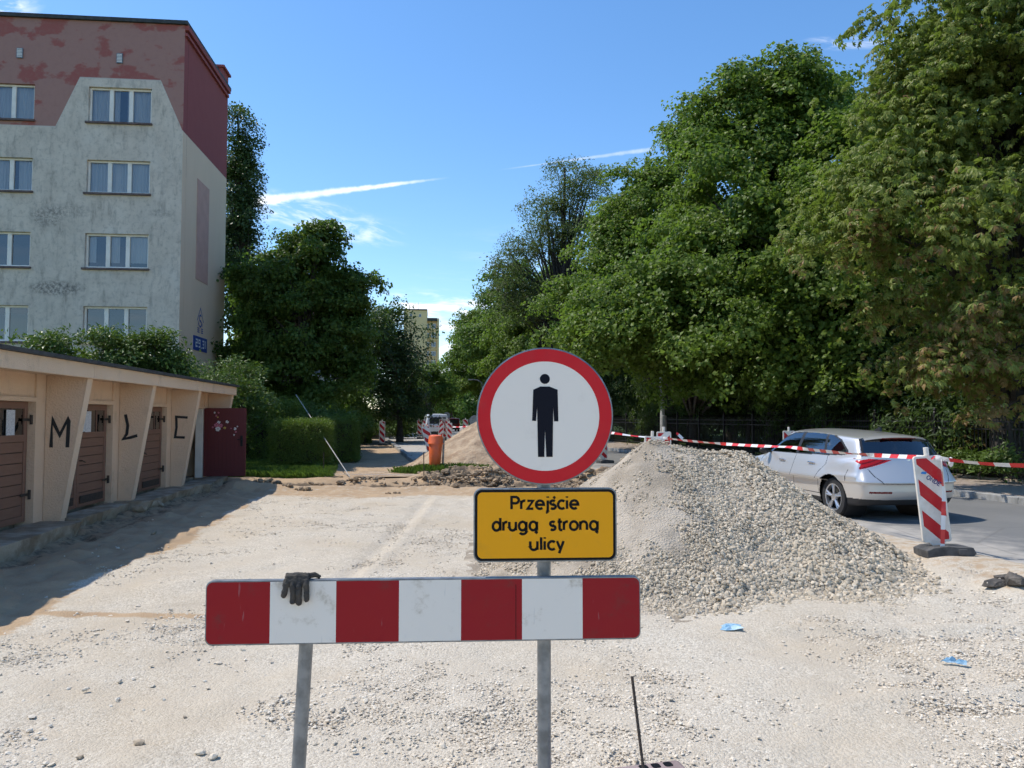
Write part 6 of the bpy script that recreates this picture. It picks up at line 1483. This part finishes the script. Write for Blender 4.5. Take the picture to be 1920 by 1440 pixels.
# clipped hedges
def hedge(name, label, p0, p1, wd, h, n, seed, kind='hedge', rag=0.04, z0=0.12, zt=None, group='hedges beside the path', scale=(0.8, 1.3)):
    rs = np.random.RandomState(seed); a, b = Vector((*p0, z0)), Vector((*p1, z0)); Ld = (b - a).length; u = (b - a) / Ld; v = Vector((-u.y, u.x, 0))
    t = thing(name, label, 'hedge', a, math.atan2(u.y, u.x), group)
    core = MB(); core.box((0.12, -wd / 2 + .12, 0.0), (Ld - 0.12, wd / 2 - .12, h - 0.14)); core.build('twigs', 'bark_dark', t, bevel=0.1)
    areas = np.array([Ld * wd, Ld * h, Ld * h, wd * h, wd * h]); pk = rs.choice(5, n, p=areas / areas.sum()); A, B = rs.rand(n), rs.rand(n)
    P = np.zeros((n, 3)); D = np.zeros((n, 3))
    for k in range(5):
        m = pk == k; aa, bb = A[m], B[m]; z_ = np.zeros_like(aa)
        P[m] = np.stack([[aa * Ld, (bb - .5) * wd, z_ + h], [aa * Ld, z_ - wd / 2, bb * h], [aa * Ld, z_ + wd / 2, bb * h], [z_, (aa - .5) * wd, bb * h], [z_ + Ld, (aa - .5) * wd, bb * h]][k], 1)
        D[m] = [(0, 0, 1), (0, -1, .3), (0, 1, .3), (-1, 0, .3), (1, 0, .3)][k]
    # round the edges slightly
    P += D * (0.10 * fbm(P[:, 0] * 1.3 + P[:, 2], P[:, 1] * 1.3 + P[:, 2] * 1.7, seed % 4))[:, None] + rs.normal(size=(n, 3)) * rag
    f = scatter('foliage', P, euler_to_dir(D + rs.normal(size=(n, 3)) * 0.45, rs.rand(n) * 6.28), scale[0] + (scale[1] - scale[0]) * rs.rand(n), rs.randint(0, 4, n), SPR[kind], t); f['kind'] = 'stuff'
    return t
hedge('clipped_hedge', 'nearest square clipped hedge block beside the sandy path', (-6.62, 23.3), (-7.1, 26.0), 1.65, 1.42, 2600, 1)
hedge('clipped_hedge', 'clipped hedge behind the nearest block, along the path', (-6.45, 27.6), (-7.2, 31.4), 1.3, 1.55, 2300, 2)
hedge('clipped_hedge', 'third clipped hedge farther along the path', (-7.6, 33.0), (-8.9, 39.0), 1.3, 1.6, 1800, 3, scale=(1.1, 1.6))
hedge('clipped_hedge', 'far clipped hedge behind the lone delineator', (-9.6, 46.0), (-11.4, 55.0), 1.5, 1.7, 1500, 4, scale=(1.4, 2.0))
hedge('tall_hedge', 'tall dark untrimmed hedge behind the open red door', (-11.0, 26.6), (-8.0, 27.6), 1.4, 2.0, 2200, 5, rag=0.12, scale=(1.1, 1.7))
grow('loose_shrub', 'loose pale shrub rising behind the clipped hedges', base_at(610, 30, 0.15), [L(600, 785, 30, 0.9, 0.5), L(570, 770, 30, 0.6, 0.35), L(650, 790, 30, 0.6, 0.4)], 'shrub', 260, 0.05, 15, 'shrub', clump=6, spread=0.2)
for i, (px, Y, r, lab) in enumerate([(690, 60, 1.4, 'far low bush beside the second garages'), (770, 66, 1.3, 'far low bush left of the delineators'), (745, 58, 1.0, 'small far bush in front of the second garages')]):
    b = Vector(base_at(px, Y, 0.1)); grow('low_bush', lab, b, [(b.x, b.y, 1.0, r, r, 0.9)], 'shrub', 260, 0.05, 95 + i, 'bush', clump=6, spread=0.25, limbs=False, scale=(1.4, 2.2))
for i, (px, Y, lab) in enumerate([(450, 40, 'dark bush behind the big dark tree on its left'), (535, 42, 'dark bush behind the trunk of the big dark tree'), (620, 43, 'dark bush behind the big dark tree on its right')]):
    b = Vector(base_at(px, Y, 0.1)); grow('shade_bush', lab, b, [(b.x, b.y, 1.4, 2.0, 1.2, 1.4), (b.x + .5, b.y, 2.6, 1.6, 1.0, 1.0)], 'lime', 300, 0.06, 115 + i, 'bush', clump=8, spread=0.35, limbs=False)
# weeds at the foot of the fence
for i, (px, Y, r, lab) in enumerate([(1835, 17.0, 0.55, 'weed tuft at the fence foot right of the car'), (1880, 16.8, 0.5, 'weed tuft at the fence foot below the chestnut trunk'), (1800, 18.0, 0.4, 'small weed tuft at the fence foot behind the car')]):
    Y = 14.9 / (cR * (px - 960) / FPX + sR); b = Vector(base_at(px, Y, 0.24)); grow('weed_tuft', lab, b, [(b.x, b.y, 0.45, r, r, 0.35)], 'shrub', 60, 0.01, 105 + i, 'weeds', clump=6, spread=0.15, limbs=False)
# grass: lawn left of the path and tufts beside the bin
gp = []
for s in range(3):
    rs = np.random.RandomState(200 + s); V = []; F = []
    for i in range(26):
        a = rs.rand() * 6.28; r = 0.09 * math.sqrt(rs.rand()); p = np.array([r * math.cos(a), r * math.sin(a), 0]); h = 0.05 + 0.10 * rs.rand(); b = rs.rand() * 6.28; w_ = 0.005
        t_ = np.array([math.cos(b), math.sin(b), 0]); n_ = np.array([-t_[1], t_[0], 0])
        V += [p - n_ * w_, p + n_ * w_, p + t_ * h * 0.25 + np.array([0, 0, h * 0.7]) + n_ * w_ * .7, p + t_ * h * 0.6 + np.array([0, 0, h])]; F += [(4 * i, 4 * i + 1, 4 * i + 2), (4 * i, 4 * i + 2, 4 * i + 3)]
    gp.append(proto('grass_tuft', np_mesh('grass_tuft', np.array(V), np.array(F), 'grass_blade')))
rs = np.random.RandomState(77); n = 26000
X = rs.uniform(-11, 1.8, n); Y = rs.uniform(20.2, 30, n); k = zones(X, Y)[1] > 0.35 + 0.4 * rs.rand(n); X, Y = X[k], Y[k]; n = len(X)
tall = 1 + 0.5 * np.exp(-(((X + 1.9) / 1.4) ** 2 + ((Y - 22.4) / 0.8) ** 2))
tag(scatter('grass', np.stack([X, Y, gz(X, Y)], 1), np.stack([0 * X, 0 * X, rs.rand(n) * 6.28], 1), tall * (0.7 + 0.7 * rs.rand(n)), rs.randint(0, 3, n), gp), 'green grass on the lawn and round the bin', 'grass', kind='stuff')

# ================================================================ iron fence
fence = thing('iron_fence', 'black iron fence with spear tipped bars along the wooded park', 'fence', (0, 0, 0), AR)
FN = 15.3; FS0, FS1 = 8.0, 70.0; FZ = 0.22; FH = 1.55
def rail(z, a, b):
    m = MB(); m.box((FN - 0.02, a, z - 0.02), (FN + 0.02, b, z + 0.02)); return m.build('rail', 'black_iron', fence)
for z in (FZ + 0.18, FZ + FH - 0.12, FZ + FH - 0.30): rail(z, FS0, FS1)
m = MB(); m.box((FN - 0.1, FS0, 0.0), (FN + 0.1, FS1, FZ + 0.06)); m.build('plinth', 'old_concrete', fence)
bm_ = MB(); bm_.box((-0.009, -0.009, 0.05), (0.009, 0.009, FH)); bm_.add([(-.009, -.009, FH), (.009, -.009, FH), (.009, .009, FH), (-.009, .009, FH), (-.024, 0, FH + .045), (.024, 0, FH + .045), (0, 0, FH + .13)], [(0, 1, 5), (0, 5, 4), (1, 2, 5), (2, 3, 4), (2, 4, 5), (3, 0, 4), (4, 5, 6), (5, 4, 6)])
bme = bm_.mesh('bar', 'black_iron')
pm = MB(); pm.box((-0.035, -0.035, 0), (0.035, 0.035, FH + 0.12)); pm.lathe([(0.0, FH + 0.26), (0.03, FH + 0.23), (0.045, FH + 0.19), (0.03, FH + 0.15), (0.05, FH + 0.12)], 10, 'z'); pme = pm.mesh('post', 'black_iron')
far_b = MB(); nb = 0
s = FS0
while s < FS1:
    is_post = abs((s - FS0) % 2.4) < 0.06 or abs((s - FS0) % 2.4 - 2.4) < 0.06
    if is_post: inst(pme, 'post', fence, (FN, s, FZ))
    elif nb < 295: inst(bme, 'bar', fence, (FN, s, FZ)); nb += 1
    else:
        k = len(far_b.v); far_b.v += [(v[0] + FN, v[1] + s, v[2] + FZ) for v in bm_.v]; far_b.f += [tuple(k + i for i in f) for f in bm_.f]; far_b.mi += [0] * len(bm_.f)
    s += 0.12
fb = far_b.build('far_bars', 'black_iron', fence, fix=False); fb['kind'] = 'stuff'
# ---------------------------------------------------------------- lamp pole
lp = at(1243, 800, 31.0); lt = at(1239, 640, 31.0); lean_ = (lt.x - lp.x) / (lt.z - lp.z)
lamp = thing('lamp_pole', 'grey concrete lamp pole rising into the maple leaves', 'lamp post', (lp.x - lean_ * (lp.z - 0.23), 31.0, 0.23))
m = MB(); m.tube([(0, 0, 0), (0, 0, 1.6), (lean_ * 1.8, 0, 1.62), (lean_ * 6, 0, 6.4)], [0.14, 0.135, 0.10, 0.07], 14); m.build('pole', 'concrete', lamp, smooth=True)
m = MB(); m.tube([(lean_ * 6, 0, 6.3), (lean_ * 6 + 0.2, 0.1, 6.7), (lean_ * 6 + 1.0, 0.4, 6.9)], 0.035, 8); ao = m.build('arm', 'galvanised', lamp, smooth=True)
m = MB(); m.box((lean_ * 6 + 0.95, 0.3, 6.84), (lean_ * 6 + 1.5, 0.5, 6.97)); m.build('lamp_head', 'galvanised', ao, bevel=0.04)
m = MB(); m.box((-0.06, -0.155, 0.5), (0.06, -0.135, 1.0)); m.build('hatch', 'galvanised', lamp)
p = at(905, 770, 70); lamp2 = thing('street_lamp', 'slender curved street lamp at the left edge of the round sign', 'lamp post', (p.x, 70, 0.12))
m = MB(); m.tube([(0, 0, 0), (0, 0, 4.4), (-0.1, 0, 4.9), (-0.45, 0, 5.15), (-0.9, 0, 5.2)], [0.07, 0.05, 0.045, 0.04, 0.035], 8); m.build('pole', 'galvanised', lamp2, smooth=True)
m = MB(); m.box((-1.4, -0.1, 5.14), (-0.85, 0.1, 5.24)); m.build('lamp_head', 'galvanised', lamp2, bevel=0.03)
# far round sign seen from behind
for (px, py, Y, r, lab) in ((838, 779, 70, 0.30, 'far round road sign seen from behind over the dark red car'), (890, 789, 45, 0.33, 'round road sign seen from behind at the left rim of the near sign')):
    p = at(px, py, Y); t = thing('far_road_sign', lab, 'road sign', (p.x, Y, 0.12))
    m = MB(); m.tube([(0, 0, 0), (0, 0, p.z)], 0.03, 8); m.build('pole', 'galvanised', t)
    m = MB(); m.lathe([(0.0, -0.05), (r, -0.05), (r, -0.035), (0, -0.035)], 28, 'y', org=(0, 0, p.z - 0.12)); m.build('disc', 'galvanised', t)

# ================================================================ orange litter bin, stakes, string, pole, scraps
simple('orange_plastic', (0.80, 0.15, 0.035), 0.42, c2=(0.70, 0.13, 0.04), nscale=5)
bp = onz(815, 874, 0.30); bin_ = thing('litter_bin', 'orange plastic litter bin leaning on its post in the grass', 'litter bin', (bp.x, bp.y, 0.19), R(170), rot=(0, R(-2), R(172)))
m = MB(); m.lathe([(0.0, 0.10), (0.155, 0.10), (0.165, 0.13), (0.205, 0.78), (0.20, 0.79), (0.0, 0.79)], 24, 'z', org=(0, 0, 0)); bb_ = m.build('body', 'orange_plastic', bin_, smooth=True)
m = MB(); m.lathe([(0.235, 0.77), (0.235, 0.81), (0.22, 0.83), (0.215, 0.98), (0.19, 1.02), (0.12, 1.045), (0.0, 1.05)], 24, 'z'); m.build('lid', 'orange_plastic', bin_, smooth=True)
m = MB(); m.box((-0.13, -0.225, 0.86), (0.13, -0.20, 0.95)); m.build('opening', 'sign_black', bin_, bevel=0.01)
m = MB(); m.tube([(-0.23, -0.06, -0.2), (-0.23, -0.06, 0.95)], 0.03, 8); m.build('post', 'galvanised', bin_)
def stick(name, label, a, b, r, mt, cat):
    a, b = Vector(a), Vector(b); m = MB(); m.tube([(0, 0, 0), (b - a) * 0.5, b - a], r, 8); o = m.build(name, mt, smooth=True); o.location = a; return tag(o, label, cat)
s1 = onz(607, 890, 0.1); s2 = onz(795, 906, 0.02)
stick('survey_stake', 'thin steel stake before the nearest hedge', (s1.x, s1.y, 0.0), at(607, 848, s1.y), 0.012, 'rust_bar', 'stake')
stick('survey_stake', 'thin steel stake in the soil left of the orange bin', (s2.x, s2.y, -0.05), at(794.5, 848, s2.y), 0.013, 'rust_bar', 'stake')
simple('string', (0.55, 0.52, 0.48), 0.8)
stick('guide_string', 'pale guide string stretched low above the trench', at(460, 887, 21.4), at(980, 893, 20.2), 0.006, 'string', 'string')
simple('weathered_pole', (0.40, 0.39, 0.37), 0.7, c2=(0.28, 0.265, 0.24), nscale=12)
q0 = onz(658, 894, 0.1); stick('leaning_rod', 'long pale rod leaning over the nearest hedge', (q0.x, q0.y, 0.05), at(555, 740, 26.6), 0.014, 'weathered_pole', 'rod')
p = onz(858, 880, 0.1); 
m = MB(); m.add([(-0.55, -0.2, 0.0), (0.1, -0.28, 0.03), (0.6, -0.1, 0.08), (0.5, 0.25, 0.14), (-0.2, 0.22, 0.10)], [(0, 1, 2, 3, 4)]); o = m.build('felt_scrap', 'roof_felt'); so_ = o.modifiers.new('s', 'SOLIDIFY'); so_.thickness = 0.015
pf = at(893, 849, 23.4); o.location = (pf.x, pf.y, pf.z - 0.02); o.rotation_euler = (R(22), 0, 0); tag(o, 'dark flat scrap of roofing felt lying on the sand heap', 'scrap')
simple('blue_scrap', (0.16, 0.33, 0.48), 0.5, c2=(0.32, 0.47, 0.58), nscale=14)
rng = random.Random(21)
for (px, py, s, lab) in ((1370, 1184, 0.085, 'torn light blue plastic scrap, largest of the three on the gravel'), (1779, 1250, 0.038, 'small blue plastic scrap on the right, darker of the pair'), (1806, 1254, 0.034, 'small blue plastic scrap on the right, paler and rounder of the pair')):
    p = onz(px, py, 0.0); p.z = float(gz(p.x, p.y)) + 0.022; m = MB(); n = 10; ring = []
    for i in range(n):
        a = i * 6.283 / n; r = s * rng.uniform(0.6, 1.25); ring.append((1.25 * r * math.cos(a), 0.75 * r * math.sin(a), rng.uniform(-0.006, 0.022)))
    ins = [(x * 0.5 + rng.uniform(-.005, .005), y * 0.5, z + rng.uniform(0, 0.018)) for x, y, z in ring]
    m.add(ring + ins + [(0, 0, 0.012)], [(i, (i + 1) % n, n + (i + 1) % n, n + i) for i in range(n)] + [(n + i, n + (i + 1) % n, 2 * n) for i in range(n)])
    o = m.build('plastic_scrap', 'blue_scrap', fix=False); o.location = p; o.rotation_euler = (R(6), R(-5), R(-18)); tag(o, lab, 'litter'); so_ = o.modifiers.new('s', 'SOLIDIFY'); so_.thickness = 0.002
# broken asphalt lumps at the edge of the dig
simple('asphalt_lump', (0.06, 0.055, 0.05), 0.9, c2=(0.14, 0.12, 0.10), nscale=9, bump=0.8, bscale=30, bdist=0.03)
for i, (px, py, s, lab) in enumerate(((1868, 1106, 0.10, 'left broken asphalt lump at the edge of the carriageway'), (1905, 1110, 0.15, 'biggest broken asphalt lump at the right edge'), (1885, 1098, 0.08, 'small broken asphalt lump between the two bigger ones'))):
    p = onz(px, py, 0.05); v = IV * np.array([1.3, 0.8, 0.5]) * s * (0.7 + 0.6 * np.random.RandomState(40 + i).rand(12, 1))
    o = link(bpy.data.objects.new('asphalt_lump', np_mesh('asphalt_lump', v, IF, 'asphalt_lump'))); o.location = (p.x, p.y, float(gz(p.x, p.y)) + s * 0.3); o.rotation_euler = (0.2, 0.1 * i, i * 1.3); tag(o, lab, 'rubble', 'asphalt lumps')
for i, (px, py, s, lab) in enumerate(((262, 1391, 0.030, 'grey loose stone at the lower left, biggest there'), (150, 1415, 0.02, 'dark pebble left of the big lower left stone'), (375, 1413, 0.028, 'flat pale stone right of the big lower left stone'), (400, 1418, 0.03, 'flat pale stone touching its neighbour at the lower left'), (830, 1402, 0.022, 'round whitish pebble left of the right pole'), (347, 1340, 0.014, 'small dark pebble above the big lower left stone'))):
    p = onz(px, py, 0.0); v = IV * np.array([1.2, 0.9, 0.6]) * s * (0.8 + 0.4 * np.random.RandomState(60 + i).rand(12, 1))
    o = link(bpy.data.objects.new('loose_stone', np_mesh('loose_stone', v, IF, ['old_concrete', 'old_concrete', 'yard_stone', 'yard_stone', 'yard_stone', 'old_concrete'][i]))); o.location = (p.x, p.y, float(gz(p.x, p.y)) + s * 0.35); o.rotation_euler = (0.2, 0.1 * i, i * 1.3); tag(o, lab, 'stone', 'single loose stones')

# ================================================================ second garages far along the path
simple('brown_panel', (0.30, 0.155, 0.095), 0.8, c2=(0.24, 0.12, 0.07)); simple('mauve_wall', (0.22, 0.135, 0.12), 0.9, c2=(0.28, 0.18, 0.15))
p = onz(655, 812, 0.2); g2 = thing('far_garage', 'far peach garage with slanted brown panelled end beside the hedges', 'garage', (at(655, 790, 47).x, 47.0, 0.15), AR)
m = MB(); m.prism([(-1.3, 0.0), (0.35, 0.0), (1.0, 2.35), (-1.3, 2.35)], 'y', 0.0, 6.0); m.build('wall', 'peach_plaster', g2)
for k in range(4):
    m = MB(); x0_ = -1.05 + k * 0.42; m.prism([(x0_, 0.15), (x0_ + 0.34, 0.15), (x0_ + 0.34 + 0.22, 2.25), (x0_ + 0.22, 2.25)], 'y', -0.05, -0.002); m.build('panel', 'brown_panel', g2)
m = MB(); m.box((-1.5, -0.3, 2.352), (1.15, 6.2, 2.47)); m.build('roof', 'roof_felt', g2)
g3 = thing('far_garage', 'farther low garage with mauve wall and peach end by the street', 'garage', (at(735, 790, 62).x, 62.0, 0.15), AR)
m = MB(); m.box((-3.2, 0.0, 0), (0.0, 7, 2.2)); m.build('wall', 'mauve_wall', g3)
m = MB(); m.prism([(0.002, 0.0), (0.3, 0.0), (0.75, 2.2), (0.002, 2.2)], 'y', 0.0, 0.3); m.build('fin', 'peach_plaster', g3)
for k in range(4): m = MB(); m.box((-3.0 + k * 0.72, -0.04, 0.1), (-2.4 + k * 0.72, -0.002, 1.95)); m.build('panel', 'mauve_wall', g3)
m = MB(); m.box((-3.4, -0.2, 2.202), (0.9, 7.2, 2.3)); m.build('roof', 'roof_felt', g3)
# pink block behind the big tree
simple('pink_wall', (0.42, 0.20, 0.19), 0.9, c2=(0.48, 0.26, 0.24), nscale=0.7); simple('pale_wall', (0.52, 0.47, 0.42), 0.9, c2=(0.44, 0.39, 0.35), nscale=0.7)
simple('pane_far', (0.10, 0.13, 0.17), 0.15)
b2 = thing('pink_block', 'pink apartment block glimpsed through the large dark tree', 'building', (at(440, 700, 66).x, 66.0, 0), AB)
m = MB(); m.box((0, 0, 0), (9.6, 11, 9.5)); m.build('lower_wall', 'pale_wall', b2); m = MB(); m.box((-0.003, -0.003, 9.5), (9.603, 11.003, 13.6)); m.build('upper_wall', 'pink_wall', b2)
m = MB(); m.box((-0.2, -0.2, 13.6), (9.8, 11.2, 13.8)); m.build('roof', 'roof_felt', b2)
for zz in (2.6, 5.4, 8.2, 11.0):
    for xx in (0.9, 3.9, 6.9):
        m = MB(); m.box((xx, -0.06, zz), (xx + 1.9, -0.004, zz + 1.35)); wo = m.build('window', 'white_pvc', b2)
        for q in range(3): m = MB(); m.box((xx + 0.08 + q * 0.6, -0.068, zz + 0.08), (xx + 0.58 + q * 0.6, -0.061, zz + 1.27)); m.build('pane', 'pane_far', wo)
# yellow tower block
simple('yellow_wall', (0.80, 0.60, 0.30), 0.9, c2=(0.74, 0.55, 0.28), nscale=0.2); simple('ochre_wall', (0.72, 0.48, 0.22), 0.9, c2=(0.66, 0.43, 0.2), nscale=0.2)
TY = 225.0; tw = thing('tower_block', 'distant yellow tower block above the trees', 'building', (at(797, 700, TY).x, TY, 0), R(6))
k = TY / FPX; zt2 = at(810, 602, TY).z; zt1 = at(780, 583, TY).z
m = MB(); m.box((0, 0, 0), (24 * k, 12, zt2)); m.build('wall', 'ochre_wall', tw)
m = MB(); m.box((-40 * k, -1.2, 0), (-0.3 * k + 0.6, 10.8, zt1)); m.build('stair_tower', 'yellow_wall', tw)
m = MB(); m.box((22.5 * k, -0.6, 0), (26 * k, 11, zt2 + 0.8)); m.build('end_wall', 'yellow_wall', tw)
m = MB(); m.box((-41 * k, -1.4, zt1), (0.6, 11, zt1 + 0.35)); m.build('roof', 'roof_felt', tw); m = MB(); m.box((0.61, -0.7, zt2), (22.4 * k, 12.1, zt2 + 0.9)); m.build('roof', 'roof_felt', tw)
m = MB(); m.tube([(-14 * k, 3, zt1), (-14 * k, 3, zt1 + 3)], 0.06, 6); m.build('aerial', 'galvanised', tw)
for r_ in range(11):
    zz = zt2 - 2.3 - r_ * 2.78
    if zz < 1: break
    for (xx, ww) in ((2.0 * k, 5.5 * k), (11 * k, 9 * k)):
        m = MB(); m.box((xx, -0.12, zz), (xx + ww, -0.004, zz + 1.5)); wo = m.build('window', 'white_pvc', tw)
        nq = 2 if ww < 6 * k else 3
        for q in range(nq): m = MB(); m.box((xx + 0.12 + q * (ww - .12) / nq, -0.14, zz + 0.12), (xx + (q + 1) * (ww - .12) / nq, -0.121, zz + 1.38)); m.build('pane', 'pane_far', wo)
    m = MB(); m.box((1.2, -0.05, zz - 0.75), (22.3 * k, -0.003, zz - 0.45)); m.build('band', 'yellow_wall', tw)
for xx in (-29 * k, -12 * k):
    m = MB(); m.box((xx, -1.3, zt1 - 2.1), (xx + 4.5 * k, -1.203, zt1 - 1.1)); wo = m.build('window', 'white_pvc', tw); m = MB(); m.box((xx + .1, -1.32, zt1 - 2.0), (xx + 4.5 * k - .1, -1.301, zt1 - 1.2)); m.build('pane', 'pane_far', wo)
tw2 = thing('tower_block', 'second paler distant block low above the trees right of the yellow tower', 'building', (at(826, 720, 300).x, 300, 0), R(6))
zt3 = at(836, 702, 300).z; k = 300 / FPX; m = MB(); m.box((0, 0, 0), (22 * k, 12, zt3)); m.build('wall', 'pale_wall', tw2); m = MB(); m.box((-0.2, -0.2, zt3), (22 * k + .2, 12.2, zt3 + 0.5)); m.build('roof', 'roof_felt', tw2)
for r_ in range(5):
    for xx in (4 * k, 14 * k): m = MB(); m.box((xx, -0.1, zt3 - 2.4 - r_ * 2.8), (xx + 5 * k, -0.003, zt3 - 0.9 - r_ * 2.8)); m.build('window', 'pane_far', tw2)
